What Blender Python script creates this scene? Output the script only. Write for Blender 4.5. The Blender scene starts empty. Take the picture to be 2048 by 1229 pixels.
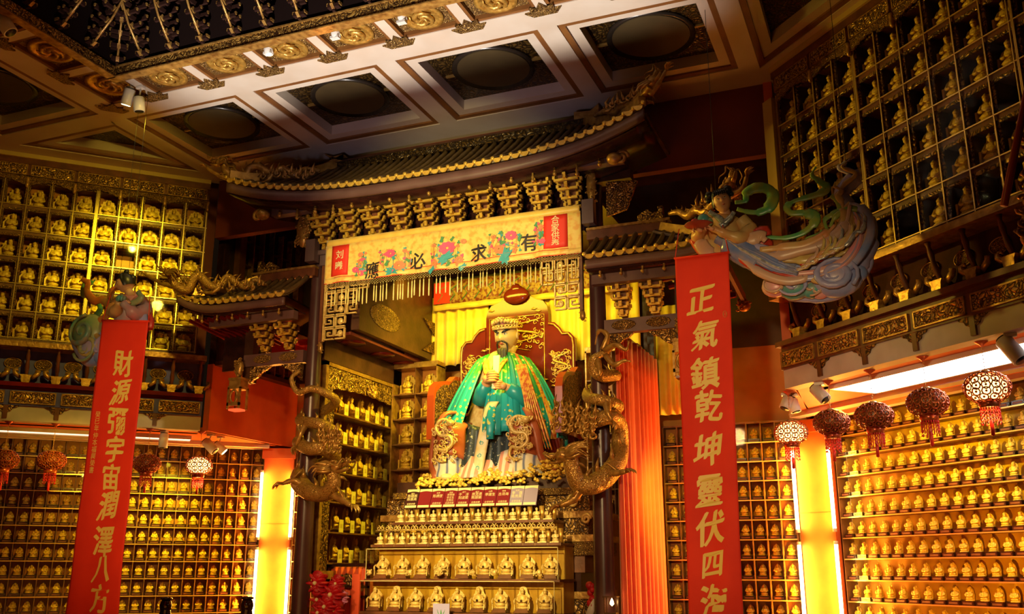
import bpy, math, random
from math import sin, cos, pi, sqrt, radians, atan2, exp
from mathutils import Vector, Matrix
C = bpy.context.scene.collection
SC = bpy.context.scene
random.seed(7)

# ------------------------------------------------------------------ camera
EYE = Vector((0, 0, 1.6)); PITCH = radians(15.265); YAW = radians(22.05); FPX = 1934.65
cd = bpy.data.cameras.new('camera'); cam = bpy.data.objects.new('camera', cd); C.objects.link(cam)
cd.sensor_width = 36.0; cd.lens = FPX * 36 / 2048; cd.clip_end = 100
cam.location = EYE; cam.rotation_euler = (pi / 2 + PITCH, 0, YAW)
SC.camera = cam
FW = Vector((-sin(YAW) * cos(PITCH), cos(YAW) * cos(PITCH), sin(PITCH)))
RT = Vector((cos(YAW), sin(YAW), 0)); UP = RT.cross(FW)

def at(px, py, Y):
    """point of the photograph's ray (px, py) on the vertical plane y = Y"""
    d = FW * FPX + RT * (px - 1024) - UP * (py - 614.5)
    return EYE + d * (Y / d.y)

# ------------------------------------------------------------------ world, exposure, room lights
SC.view_settings.view_transform = 'Standard'; SC.view_settings.look = 'None'
SC.view_settings.exposure = 0.0; SC.view_settings.gamma = 1.0
SC.cycles.use_denoising = True
SC.cycles.max_bounces = 6; SC.cycles.diffuse_bounces = 3; SC.cycles.glossy_bounces = 3
SC.cycles.transparent_max_bounces = 12; SC.cycles.sample_clamp_indirect = 4.0
SC.cycles.caustics_reflective = False; SC.cycles.caustics_refractive = False
w = bpy.data.worlds.new('world'); SC.world = w; w.use_nodes = True
w.node_tree.nodes['Background'].inputs[0].default_value = (1.0, .55, .25, 1)
w.node_tree.nodes['Background'].inputs[1].default_value = 0.006

YEL = (1.0, .66, .10); WARM = (1.0, .55, .16); ORG = (1.0, .33, .05); COOL = (.86, .84, 1.0); RED = (1.0, .06, .02)

def light(kind, name, loc, power, col, tgt=None, size=.1, angle=60, blend=.5, sy=None, spread=None):
    l = bpy.data.lights.new(name, kind); l.energy = power; l.color = col
    o = bpy.data.objects.new(name, l); C.objects.link(o); o.location = loc
    if kind == 'AREA':
        l.size = size
        if sy: l.shape = 'RECTANGLE'; l.size_y = sy
        if spread: l.spread = radians(spread)
    else: l.shadow_soft_size = size
    if kind == 'SPOT': l.spot_size = radians(angle); l.spot_blend = blend
    if tgt is not None:
        o.rotation_euler = (Vector(tgt) - Vector(loc)).to_track_quat('-Z', 'Y').to_euler()
    return o

# spots, some below the ceiling tracks, on altar, valance and upper cabinets
light('SPOT', 'altar_spot_light', (-5.5, 5.0, 4.7), 540, (1, .92, .70), (-5.0, 11.9, 3.95), .06, 24, .7)
light('SPOT', 'tier_fill_light', (-3.6, 4.4, 3.6), 2700, (1, .82, .30), (-5.1, 11.1, 1.75), .08, 25, .6)  # added front light that brightens the altar steps
light('SPOT', 'valance_spot_light', (-4.6, 4.6, 5.0), 1150, (1, .84, .34), (-5.0, 10.2, 5.4), .06, 42, .7)
light('SPOT', 'left_cabinet_spot_light', (-7.9, 8.1, 6.9), 620, (1, .84, .04), (-10.0, 9.98, 5.75), .05, 44, 1.0)
light('SPOT', 'left_cabinet_wash_light', (-6.0, 7.0, 6.5), 420, (1, .70, .07), (-10.3, 9.7, 5.2), .1, 64, 1.0)
light('SPOT', 'right_cabinet_wash_light', (-6.5, 8.9, 5.2), 640, (1, .68, .07), (.3, 9.2, 5.5), .1, 40, 1.0)
# added warm front fill on the banners, the figures and the shrine
light('SPOT', 'right_banner_fill_light', (-1.0, 1.2, 3.6), 1000, (1, .68, .30), (-1.5, 8.6, 2.9), .1, 36, .8)
light('SPOT', 'left_banner_fill_light', (-4.6, 1.4, 4.4), 1000, (1, .66, .28), (-6.6, 8.0, 3.2), .1, 38, .8)
light('SPOT', 'shrine_front_fill_light', (-3.6, 3.0, 4.6), 900, (1, .60, .24), (-5.0, 10.3, 3.9), .2, 50, .9)
# added uplight whitening the front of the ceiling, added pale fill on the eaves
light('SPOT', 'ceiling_fill_uplight', (-4.6, 4.6, .6), 3700, (1, .94, .86), (-4.7, 7.5, 7.2), .012, 54, .5)
light('SPOT', 'eave_fill_light', (-2.5, 2.0, 1.2), 420, (.80, .70, 1.0), (-4.9, 10.0, 6.0), .3, 32, .9)
# lamps hidden in the alcove behind the valance
light('AREA', 'alcove_lamp_light', (-5.0, 11.5, 5.6), 62, (1, .80, .05), (-5.0, 12.75, 4.2), 2.6, sy=.3)
light('SPOT', 'side_cabinet_fill_light', (-4.2, 10.9, 5.2), 800, (1, .76, .05), (-6.95, 11.7, 3.1), .06, 62, .8)  # spot added to light the side cabinet
light('POINT', 'wing_lamp_light', (-8.1, 11.5, 4.85), 2.5, RED, size=.08)
light('POINT', 'curtain_lamp_light', (-2.6, 12.2, 4.5), 1.3, (1, .66, .06), size=.1)
# spots under the galleries on the lower cabinets
light('SPOT', 'left_lower_spot_light', (-9.4, 10.9, 3.3), 330, (1, .80, .03), (-10.5, 11.8, 1.95), .04, 80, 1.0)
light('SPOT', 'left_lower_far_spot_light', (-9.3, 9.0, 3.2), 100, (1, .56, .05), (-11.6, 10.7, 2.1), .04, 85, 1.0)
light('SPOT', 'right_lower_spot_light', (-.6, 10.3, 3.2), 480, (1, .72, .01), (.25, 11.75, 2.15), .04, 95, 1.0)
light('SPOT', 'right_lower_far_spot_light', (.3, 9.3, 1.2), 260, (1, .42, .02), (.6, 11.4, 1.5), .04, 100, 1.0)
light('SPOT', 'back_right_spot_light', (-1.7, 10.9, 3.9), 110, (1, .66, .04), (-2.1, 12.9, 1.9), .05, 80, 1.0)
light('AREA', 'floor_bounce_light', (-5.0, 6.0, .3), 90, ORG, (-5.0, 9.0, 6.0), 5.0)
light('SPOT', 'red_curtain_fill_light', (-1.6, 11.0, 2.7), 260, (1, .58, .03), (-2.95, 12.0, 2.35), .05, 62, 1.0)  # added spot that boosts the tubes' light on the red curtain
# ------------------------------------------------------------------ materials
MATS = {}
def M(name, col, rough=.5, metal=0.0, col2=None, scale=8.0, lo=.35, hi=.65, kind='noise', bump=0.0, bscale=None, emit=None, estr=0.0, spec=.5, sheen=0):
    m = bpy.data.materials.new(name); m.use_nodes = True; nt = m.node_tree; b = nt.nodes['Principled BSDF']
    b.inputs['Base Color'].default_value = (*col, 1); b.inputs['Roughness'].default_value = rough
    b.inputs['Metallic'].default_value = metal; b.inputs['Specular IOR Level'].default_value = spec
    if sheen: b.inputs['Sheen Weight'].default_value = sheen
    if emit: b.inputs['Emission Color'].default_value = (*emit, 1); b.inputs['Emission Strength'].default_value = estr
    if col2 or bump:
        tc = nt.nodes.new('ShaderNodeTexCoord')
        def tex(s):
            if kind == 'voronoi':
                n0 = nt.nodes.new('ShaderNodeTexNoise'); n0.inputs['Scale'].default_value = s * .35; n0.inputs['Detail'].default_value = 1
                nt.links.new(tc.outputs['Object'], n0.inputs['Vector'])
                mx = nt.nodes.new('ShaderNodeMixRGB'); mx.blend_type = 'LINEAR_LIGHT'; mx.inputs[0].default_value = .10
                nt.links.new(tc.outputs['Object'], mx.inputs[1]); nt.links.new(n0.outputs['Color'], mx.inputs[2])
                t = nt.nodes.new('ShaderNodeTexVoronoi'); t.feature = 'DISTANCE_TO_EDGE'; t.inputs['Scale'].default_value = s
                nt.links.new(mx.outputs[0], t.inputs['Vector']); return t.outputs['Distance']
            if kind == 'wave':
                t = nt.nodes.new('ShaderNodeTexWave'); t.inputs['Scale'].default_value = s; t.inputs['Distortion'].default_value = 2
                nt.links.new(tc.outputs['Object'], t.inputs['Vector']); return t.outputs['Fac']
            t = nt.nodes.new('ShaderNodeTexNoise'); t.inputs['Scale'].default_value = s; t.inputs['Detail'].default_value = 3
            nt.links.new(tc.outputs['Object'], t.inputs['Vector']); return t.outputs['Fac']
        o = tex(scale)
        if col2:
            r = nt.nodes.new('ShaderNodeValToRGB'); e = r.color_ramp.elements
            e[0].position = lo; e[0].color = (*col2, 1); e[1].position = hi; e[1].color = (*col, 1)
            nt.links.new(o, r.inputs[0]); nt.links.new(r.outputs[0], b.inputs['Base Color'])
        if bump:
            bn = nt.nodes.new('ShaderNodeBump'); bn.inputs['Strength'].default_value = bump; bn.inputs['Distance'].default_value = .02
            nt.links.new(tex(bscale) if bscale else o, bn.inputs['Height']); nt.links.new(bn.outputs[0], b.inputs['Normal'])
    MATS[name] = m; return m

def zramp(name, stops, axis=2, rough=.5, dots=None):
    """cloth whose dye changes along its own height (object space), with woven flower dots"""
    m = M(name, stops[0][1], rough); nt = m.node_tree; b = nt.nodes['Principled BSDF']
    tc = nt.nodes.new('ShaderNodeTexCoord'); sp = nt.nodes.new('ShaderNodeSeparateXYZ'); nt.links.new(tc.outputs['Object'], sp.inputs[0])
    mr = nt.nodes.new('ShaderNodeMapRange'); mr.inputs[1].default_value = stops[0][0]; mr.inputs[2].default_value = stops[-1][0]
    nt.links.new(sp.outputs[axis], mr.inputs[0])
    r = nt.nodes.new('ShaderNodeValToRGB'); e = r.color_ramp.elements; a, z = stops[0][0], stops[-1][0]
    e[0].color = (*stops[0][1], 1); e[1].color = (*stops[-1][1], 1)
    for p, c in stops[1:-1]:
        k = e.new((p - a) / (z - a)); k.color = (*c, 1)
    nt.links.new(mr.outputs[0], r.inputs[0]); out = r.outputs[0]
    if dots:
        sc, dc, thr = dots
        v = nt.nodes.new('ShaderNodeTexVoronoi'); v.inputs['Scale'].default_value = sc; nt.links.new(tc.outputs['Object'], v.inputs['Vector'])
        lt = nt.nodes.new('ShaderNodeMath'); lt.operation = 'LESS_THAN'; lt.inputs[1].default_value = thr; nt.links.new(v.outputs['Distance'], lt.inputs[0])
        mx = nt.nodes.new('ShaderNodeMixRGB'); nt.links.new(lt.outputs[0], mx.inputs[0]); nt.links.new(out, mx.inputs[1]); mx.inputs[2].default_value = (*dc, 1); out = mx.outputs[0]
    nt.links.new(out, b.inputs['Base Color']); return m

GOLD = M('gilded_wood', (.78, .47, .10), .34, .55, (.42, .20, .03), 22, .3, .7, bump=.25)
GOLD2 = M('old_gilding', (.58, .33, .08), .36, .4, (.24, .10, .02), 16, .3, .7, bump=.4)
BRONZE = M('dull_gilding', (.58, .34, .07), .34, .5, (.30, .15, .03), 14, .3, .7, bump=.3)
PALE = M('pale_gold_paint', (.86, .62, .22), .4, .25, (.62, .38, .08), 30, .3, .7, bump=.2)
CARVE = M('carved_gilded_relief', (.66, .38, .08), .36, .5, (.045, .014, .006), 26, .05, .22, kind='voronoi', bump=.9)
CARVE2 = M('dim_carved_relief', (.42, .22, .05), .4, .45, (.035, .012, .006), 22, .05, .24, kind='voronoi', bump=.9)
CARVEF = M('fine_carved_relief', (.62, .36, .09), .38, .5, (.05, .016, .006), 44, .05, .25, kind='voronoi', bump=.8)
STAT = M('statuette_gold', (.94, .66, .09), .36, .15, (.70, .40, .03), 60, .3, .7, bump=.35)
STATB = M('pale_statuette_gold', (.93, .74, .36), .4, .08, (.70, .44, .10), 50, .3, .7, bump=.3)
DARK = M('dark_lacquer', (.045, .014, .010), .22, 0, (.02, .006, .005), 6)
WOOD = M('dark_brown_wood', (.085, .032, .016), .38, 0, (.045, .016, .008), 5, bump=.1, bscale=30)
WOODR = M('reddish_wood', (.20, .062, .022), .45, 0, (.11, .032, .012), 6, bump=.1, bscale=30)
WOODM = M('brown_cabinet_wood', (.24, .105, .03), .45, 0, (.13, .05, .014), 9, bump=.15, bscale=40)
REDW = M('red_lacquer', (.20, .012, .008), .16, 0, (.12, .008, .006), 4)
SCALE = M('dragon_scales', (.60, .35, .07), .32, .5, (.20, .09, .018), 38, .02, .12, kind='voronoi', bump=.5)
BLUE = M('deep_blue_panel', (.09, .09, .46), .6, 0, (.06, .06, .32), 5)
ORANGE = M('orange_wall_paint', (.72, .15, .03), .62, 0, (.60, .11, .02), 2.5)
YWALL = M('yellow_wall_paint', (.55, .30, .06), .7, 0, (.42, .21, .04), 2.0)
DRED = M('dark_red_wall_paint', (.20, .030, .010), .7, 0, (.12, .016, .006), 1.2)
CREAM = M('cream_board', (.64, .58, .54), .6, 0, (.52, .46, .42), 3)
WHITEB = M('pale_beam_paint', (.66, .56, .46), .5, 0, (.60, .48, .37), 2)
BROWNB = M('brown_trim_paint', (.24, .095, .022), .5, 0, (.17, .06, .015), 3)
DPANEL = M('dark_coffer_panel', (.15, .08, .016), .35, .4, (.016, .008, .003), 20, .04, .3, kind='voronoi', bump=.9)
DISC = M('coffer_disc', (.075, .048, .016), .6, 0, (.055, .034, .011), 3)
BLACKR = M('black_ring', (.02, .014, .010), .25)
WHITE = M('white_enamel', (.72, .66, .60), .35)
BLACK = M('black_plastic', (.012, .010, .010), .35)
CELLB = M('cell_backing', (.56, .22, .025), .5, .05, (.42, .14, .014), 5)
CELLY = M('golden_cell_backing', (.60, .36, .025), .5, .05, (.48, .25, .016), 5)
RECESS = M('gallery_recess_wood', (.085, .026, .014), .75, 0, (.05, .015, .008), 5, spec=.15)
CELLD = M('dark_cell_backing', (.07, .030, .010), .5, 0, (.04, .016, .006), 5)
BRASS = M('brass_strip', (.80, .55, .16), .28, .7)
TILE = M('glazed_roof_tile', (.17, .105, .035), .35, .15, (.10, .058, .02), 7, bump=.15)
FASC = M('eave_board', (.15, .075, .07), .45, 0, (.11, .05, .045), 4)
BANRED = M('red_banner_cloth', (.88, .035, .006), .75, 0, (.78, .026, .005), 3, bump=.08, bscale=120)
LETTER = M('gold_lettering', (.92, .64, .14), .5, 0)
SATIN = M('yellow_satin', (.90, .62, .11), .42, 0, (.84, .50, .07), 6, bump=.3, bscale=9, sheen=.4)
SATIN2 = M('brocade_satin', (.92, .66, .15), .42, 0, (.86, .44, .08), 14, .36, .52, bump=.25, bscale=10, sheen=.3)
CURT = M('yellow_curtain_cloth', (.88, .62, .05), .6, 0, (.78, .50, .03), 4, sheen=.3)
RCURT = M('red_curtain_cloth', (.78, .10, .022), .55, 0, (.68, .07, .016), 3, sheen=.3)
REDP = M('red_panel_cloth', (.80, .035, .015), .6)
PINK = M('pink_thread', (.80, .10, .22), .6); TEAL = M('teal_thread', (.05, .38, .40), .6); DKTH = M('dark_thread', (.03, .022, .02), .6)
CORAL = M('coral_thread', (.82, .25, .10), .6); LEAF = M('green_thread', (.08, .30, .10), .6); TASS = M('tassel_thread', (.86, .70, .22), .6)
SKINW = M('painted_skin', (.70, .36, .20), .45); SKING = M('gilded_face', (.86, .62, .20), .4, .15); HAND = M('tan_hand', (.62, .30, .12), .45)
HAIR = M('black_hair', (.014, .016, .014), .35); EYEW = M('eye_white', (.85, .80, .65), .3); LIP = M('lip_paint', (.55, .10, .06), .4)
BEARD = M('grey_beard', (.10, .085, .05), .6, 0, (.05, .04, .02), 60, kind='wave')
IVORY = M('ivory_tablet', (.90, .78, .50), .35)
PURP = M('purple_card', (.48, .40, .72), .5); PAPER = M('paper_label', (.86, .72, .36), .6); CARDY = M('yellow_card', (.80, .66, .14), .6)
FLR = M('red_petal', (.62, .012, .022), .5, 0, (.40, .006, .012), 10); FLP = M('pink_petal', (.75, .25, .50), .5)

def glow(name, col, strength):
    m = bpy.data.materials.new(name); m.use_nodes = True; nt = m.node_tree; nt.nodes.clear()
    o = nt.nodes.new('ShaderNodeOutputMaterial'); e = nt.nodes.new('ShaderNodeEmission')
    e.inputs[0].default_value = (*col, 1); e.inputs[1].default_value = strength; nt.links.new(e.outputs[0], o.inputs[0]); return m
TUBE = glow('lit_tube', (1.0, .62, .22), 26); PANELG = glow('lit_panel', (.95, .97, 1.0), 6.0); BULB = glow('lit_bulb', (1.0, .62, .20), 40)
LENS = glow('lit_lens', (1.0, .86, .35), 12); COVE = glow('lit_cove', (1.0, .72, .42), 2.2); EMB = glow('lit_ember', (1.0, .12, .03), 1.2)

def glass(name, tint, k, g_=.5, ro=.03):
    m = bpy.data.materials.new(name); m.use_nodes = True; nt = m.node_tree; nt.nodes.clear()
    o = nt.nodes.new('ShaderNodeOutputMaterial'); t = nt.nodes.new('ShaderNodeBsdfTransparent'); g = nt.nodes.new('ShaderNodeBsdfGlossy')
    t.inputs[0].default_value = (*tint, 1); g.inputs['Roughness'].default_value = ro
    fw_ = nt.nodes.new('ShaderNodeLayerWeight'); fw_.inputs[0].default_value = .5; pw = nt.nodes.new('ShaderNodeMath'); pw.operation = 'POWER'; pw.inputs[1].default_value = 4; nt.links.new(fw_.outputs['Facing'], pw.inputs[0])
    fr = nt.nodes.new('ShaderNodeMath'); fr.operation = 'MULTIPLY_ADD'; fr.inputs[1].default_value = g_; fr.inputs[2].default_value = k; nt.links.new(pw.outputs[0], fr.inputs[0])
    mx = nt.nodes.new('ShaderNodeMixShader'); nt.links.new(fr.outputs[0], mx.inputs[0]); nt.links.new(t.outputs[0], mx.inputs[1]); nt.links.new(g.outputs[0], mx.inputs[2])
    nt.links.new(mx.outputs[0], o.inputs[0]); return m
GLASSL = glass('anti_glare_glass', (.98, .98, .96), .0004, .08, .4)
GLASS = glass('clear_glass', (.98, .98, .96), .003, .2); ACRYL = glass('acrylic', (.97, .95, .88), .012)

# ------------------------------------------------------------------ mesh builder
class MB:
    def __init__(s): s.v = []; s.f = []; s.m = []; s.s = []
    def add(s, v, f, m=0, sm=False):
        k = len(s.v); s.v += [tuple(p) for p in v]; s.f += [tuple(i + k for i in q) for q in f]; s.m += [m] * len(f); s.s += [sm] * len(f); return s
    def box(s, x0, y0, z0, x1, y1, z1, m=0):
        v = [(x0, y0, z0), (x1, y0, z0), (x1, y1, z0), (x0, y1, z0), (x0, y0, z1), (x1, y0, z1), (x1, y1, z1), (x0, y1, z1)]
        return s.add(v, [(0, 3, 2, 1), (4, 5, 6, 7), (0, 1, 5, 4), (1, 2, 6, 5), (2, 3, 7, 6), (3, 0, 4, 7)], m)
    def bar(s, a, b, wx, wz, m=0, up=(0, 0, 1)):
        """rectangular bar from a to b"""
        a = Vector(a); b = Vector(b); d = (b - a).normalized(); u = Vector(up)
        if abs(d.dot(u)) > .98: u = Vector((0, 1, 0))
        r = d.cross(u).normalized() * wx / 2; q = r.cross(d).normalized() * wz / 2
        v = [a - r - q, a + r - q, a + r + q, a - r + q, b - r - q, b + r - q, b + r + q, b - r + q]
        return s.add(v, [(0, 1, 2, 3), (7, 6, 5, 4), (0, 4, 5, 1), (1, 5, 6, 2), (2, 6, 7, 3), (3, 7, 4, 0)], m)
    def tube(s, pts, r, n=8, m=0, flat=1.0, cap=True, up=None):
        pts = [Vector(p) for p in pts]; N = len(pts)
        rs = [r] * N if isinstance(r, (int, float)) else list(r)
        if len(rs) != N: rs = [rs[0] + (rs[-1] - rs[0]) * i / (N - 1) for i in range(N)] if len(rs) == 2 else [rs[min(len(rs) - 1, int(i * len(rs) / N))] for i in range(N)]
        t0 = (pts[1] - pts[0]).normalized(); u = Vector(up) if up else (Vector((0, 0, 1)) if abs(t0.z) < .9 else Vector((0, 1, 0)))
        u = (u - t0 * u.dot(t0)).normalized(); v = []
        for i, p in enumerate(pts):
            t = (pts[min(i + 1, N - 1)] - pts[max(i - 1, 0)]).normalized()
            u = u - t * u.dot(t); u = u.normalized() if u.length > 1e-6 else t.orthogonal().normalized()
            b = t.cross(u)
            for k in range(n):
                a = 2 * pi * k / n; v.append(p + (u * cos(a) * flat + b * sin(a)) * rs[i])
        f = [(i * n + k, i * n + (k + 1) % n, (i + 1) * n + (k + 1) % n, (i + 1) * n + k) for i in range(N - 1) for k in range(n)]
        if cap: f += [tuple(range(n - 1, -1, -1)), tuple((N - 1) * n + k for k in range(n))]
        return s.add(v, f, m, True)
    def lathe(s, prof, c=(0, 0, 0), n=16, m=0, sx=1, sy=1, sm=True):
        v = [(c[0] + r * cos(2 * pi * k / n) * sx, c[1] + r * sin(2 * pi * k / n) * sy, c[2] + z) for r, z in prof for k in range(n)]
        N = len(prof); f = [(i * n + k, i * n + (k + 1) % n, (i + 1) * n + (k + 1) % n, (i + 1) * n + k) for i in range(N - 1) for k in range(n)]
        if prof[0][0] > 1e-5: f.append(tuple(range(n - 1, -1, -1)))
        if prof[-1][0] > 1e-5: f.append(tuple((N - 1) * n + k for k in range(n)))
        return s.add(v, f, m, sm)
    def ell(s, c, r, m=0, n=10, k=6, rot=None):
        if isinstance(r, (int, float)): r = (r, r, r)
        c = Vector(c); v = []; R = rot if rot else Matrix.Identity(3)
        for i in range(k + 1):
            t = pi * i / k
            for j in range(n):
                a = 2 * pi * j / n; v.append(c + R @ Vector((r[0] * sin(t) * cos(a), r[1] * sin(t) * sin(a), r[2] * cos(t))))
        f = [(i * n + j, (i + 1) * n + j, (i + 1) * n + (j + 1) % n, i * n + (j + 1) % n) for i in range(k) for j in range(n)]
        return s.add(v, f, m, True)
    def prism(s, poly, y0, y1, m=0, o=(0, 0, 0)):
        """polygon in x,z extruded along y"""
        n = len(poly); v = [(o[0] + x, o[1] + y0, o[2] + z) for x, z in poly] + [(o[0] + x, o[1] + y1, o[2] + z) for x, z in poly]
        f = [tuple(range(n)), tuple(range(2 * n - 1, n - 1, -1))] + [(i, i + n, (i + 1) % n + n, (i + 1) % n) for i in range(n)]
        return s.add(v, f, m)
    def grid(s, fn, nu, nv, m=0, sm=True, thick=0):
        v = [Vector(fn(i / nu, j / nv)) for i in range(nu + 1) for j in range(nv + 1)]; W = nv + 1
        f = [(i * W + j, (i + 1) * W + j, (i + 1) * W + j + 1, i * W + j + 1) for i in range(nu) for j in range(nv)]
        s.add(v, f, m, sm)
        if thick:
            nn = [Vector((0, 0, 0)) for _ in v]
            for q in f:
                a = (v[q[1]] - v[q[0]]).cross(v[q[3]] - v[q[0]])
                if a.length > 0: a.normalize()
                for i in q: nn[i] += a
            v2 = [p - (n.normalized() if n.length > 0 else n) * thick for p, n in zip(v, nn)]
            s.add(v2, [tuple(reversed(q)) for q in f], m, sm); k1 = len(s.v) - len(v2); k0 = k1 - len(v)
            ed = [(i * W, (i + 1) * W) for i in range(nu)] + [((i + 1) * W + nv, i * W + nv) for i in range(nu)] + [(j + 1, j) for j in range(nv)] + [(nu * W + j, nu * W + j + 1) for j in range(nv)]
            s.f += [(k0 + b, k0 + a, k1 + a, k1 + b) for a, b in ed]; s.m += [m] * len(ed); s.s += [False] * len(ed)
        return s
    def join(s, o, mat=None):
        k = len(s.v); s.v += [tuple(mat @ Vector(p)) for p in o.v] if mat else o.v
        s.f += [tuple(i + k for i in q) for q in o.f]; s.m += o.m; s.s += o.s; return s
    def mesh(s, name, mats, off=(0, 0, 0)):
        me = bpy.data.meshes.new(name); me.from_pydata([(p[0] - off[0], p[1] - off[1], p[2] - off[2]) for p in s.v], [], s.f)
        for m in (mats if isinstance(mats, (list, tuple)) else [mats]): me.materials.append(m)
        me.polygons.foreach_set('material_index', s.m); me.polygons.foreach_set('use_smooth', s.s); me.update(); return me

class Fr:
    """a wall's own frame: a along the wall, d into the wall, z up"""
    def __init__(s, deg, c): s.rz = radians(deg); s.c = c
    def w(s, a, d, z): return Vector((a * cos(s.rz) - (s.c + d) * sin(s.rz), a * sin(s.rz) + (s.c + d) * cos(s.rz), z))
W0 = Fr(0, 0); LU = Fr(45, 14.128); LL = Fr(45, 15.769); RU = Fr(-45, 6.717); RL = Fr(-45, 8.485); BK = Fr(0, 12.9)

def tag(o, label=None, cat=None, group=None, kind=None):
    if label: o['label'] = label
    if cat: o['category'] = cat
    if group: o['group'] = group
    if kind: o['kind'] = kind
    return o
class T:
    """a thing: an Empty at its base in a wall frame, its parts built in that frame"""
    def __init__(s, name, label, cat, base=(0, 0, 0), fr=W0, group=None, kind=None):
        s.base = base; s.fr = fr; o = bpy.data.objects.new(name, None); C.objects.link(o); s.o = o
        o.empty_display_size = .1; o.location = fr.w(*base); o.rotation_euler = (0, 0, fr.rz); tag(o, label, cat, group, kind)
    def part(s, name, mb, mats, parent=None, label=None, kind=None):
        o = bpy.data.objects.new(name, mb.mesh(name, mats, s.base)); C.objects.link(o); o.parent = parent or s.o; tag(o, label, kind=kind); return o
def solo(name, mb, mats, label, cat, base=(0, 0, 0), fr=W0, group=None, kind=None):
    o = bpy.data.objects.new(name, mb.mesh(name, mats, base)); C.objects.link(o); o.location = fr.w(*base); o.rotation_euler = (0, 0, fr.rz)
    return tag(o, label, cat, group, kind)
def struct(name, mb, mats, fr=W0, parent=None):
    o = bpy.data.objects.new(name, mb.mesh(name, mats)); C.objects.link(o); o.rotation_euler = (0, 0, fr.rz); o.location = fr.w(0, 0, 0)
    if parent: o.parent = parent
    o['kind'] = 'structure'; return o
def dup(root, loc, rz, label=None, group=None):
    r = root.copy(); C.objects.link(r); r.location = loc; r.rotation_euler = (0, 0, rz)
    if label: r['label'] = label
    if group: r['group'] = group
    for ch in list(root.children):
        c = ch.copy(); C.objects.link(c); c.parent = r
        for g in ch.children:
            d = g.copy(); C.objects.link(d); d.parent = c
    return r
ORD = 'zeroth first second third fourth fifth sixth seventh eighth ninth tenth eleventh twelfth thirteenth fourteenth fifteenth sixteenth seventeenth eighteenth nineteenth twentieth'.split()
ORD += ['twenty-' + ORD[i] for i in range(1, 10)]

def text(s, size, bold=0.0):
    """the characters' filled outlines as (vertices in x,z centred at 0, faces)"""
    cu = bpy.data.curves.new('characters', 'FONT'); cu.body = s; cu.size = size; cu.align_x = 'CENTER'; cu.align_y = 'CENTER'
    cu.offset = bold * size; cu.resolution_u = 3; cu.fill_mode = 'FRONT'
    o = bpy.data.objects.new('characters', cu); C.objects.link(o); bpy.context.view_layer.update()
    me = bpy.data.meshes.new_from_object(o.evaluated_get(bpy.context.evaluated_depsgraph_get()))
    v = [(p.co.x, p.co.y) for p in me.vertices]; f = [tuple(p.vertices) for p in me.polygons]
    bpy.data.objects.remove(o); bpy.data.curves.remove(cu); bpy.data.meshes.remove(me)
    if v:
        cx = (min(p[0] for p in v) + max(p[0] for p in v)) / 2; cy = (min(p[1] for p in v) + max(p[1] for p in v)) / 2
        v = [(x - cx, y - cy) for x, y in v]
    return v, f
def put_text(mb, s, size, fn, bold=0.0, m=0, sx=1.0, wob=0.0, pen=0.0):
    """writes s onto a surface: fn(u, v) -> point"""
    v, f = text(s, size, bold); ph = random.random() * 6
    def g(x, y):
        return fn(x * sx + wob * size * sin(y / size * 3 + ph) * .5 + y * wob * .6, y + wob * size * sin(x / size * 3.3 + ph) * .5 + x * wob * .5)
    for k in ((-1.5, -.5, .5, 1.5) if pen else (0,)):      # slanted pen nib
        mb.add([g(x + k * pen * size, y + k * pen * size * .7) for x, y in v], f, m)
def smooth(pts, k=6):
    """Catmull-Rom through points (any dimension)"""
    P = [tuple(pts[0])] + [tuple(p) for p in pts] + [tuple(pts[-1])]; out = []
    for i in range(1, len(P) - 2):
        a, b, c, d = P[i - 1], P[i], P[i + 1], P[i + 2]
        for j in range(k):
            t = j / k; out.append(tuple(.5 * (2 * b[q] + (c[q] - a[q]) * t + (2 * a[q] - 5 * b[q] + 4 * c[q] - d[q]) * t * t + (3 * b[q] - a[q] - 3 * c[q] + d[q]) * t ** 3) for q in range(len(b))))
    out.append(P[-2]); return out
def spiral(c, ax, ay, r0, turns, start=0.0, n=18, r1=0.0):
    """points of a spiral in the plane of ax, ay"""
    c, ax, ay = Vector(c), Vector(ax), Vector(ay); out = []
    for i in range(n + 1):
        t = i / n; a = start + turns * 2 * pi * t; r = r0 + (r1 - r0) * t; out.append(c + ax * cos(a) * r + ay * sin(a) * r)
    return out
# ------------------------------------------------------------------ floor and walls
def zprism(mb, poly, z0, z1, m=0):
    n = len(poly); v = [(x, y, z0) for x, y in poly] + [(x, y, z1) for x, y in poly]
    mb.add(v, [tuple(range(n - 1, -1, -1)), tuple(range(n, 2 * n))] + [(i, (i + 1) % n, (i + 1) % n + n, i + n) for i in range(n)], m)
struct('floor', MB().box(-14, -1.5, -.1, 5, 13.4, 0), M('polished_floor', (.16, .045, .02), .22, 0, (.10, .028, .012), 2))
struct('wall_back', MB().box(-9.4, .22, 0, -.6, .36, 4.54), YWALL, BK)
struct('wall_back_upper', MB().box(-9.4, .20, 4.54, -.6, .36, 7.2), M('dark_olive_wall', (.075, .050, .014), .6, 0, (.05, .032, .01), 4), BK)  # upper wall given a darker olive than the wall below
struct('wall_left', MB().box(-3.0, .22, 0, 2.55, .34, 3.5), ORANGE, LL)
struct('wall_right', MB().box(-9.8, .22, 0, -5.4, .34, 3.5), ORANGE, RL)
mb = MB().box(-3.0, .34, 3.5, 1.25, .46, 7.5); struct('wall_left_gallery', mb, DRED, LU)
mb = MB().box(-8.36, .34, 3.5, -4.2, .46, 7.5); struct('wall_right_gallery', mb, DRED, RU)
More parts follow.
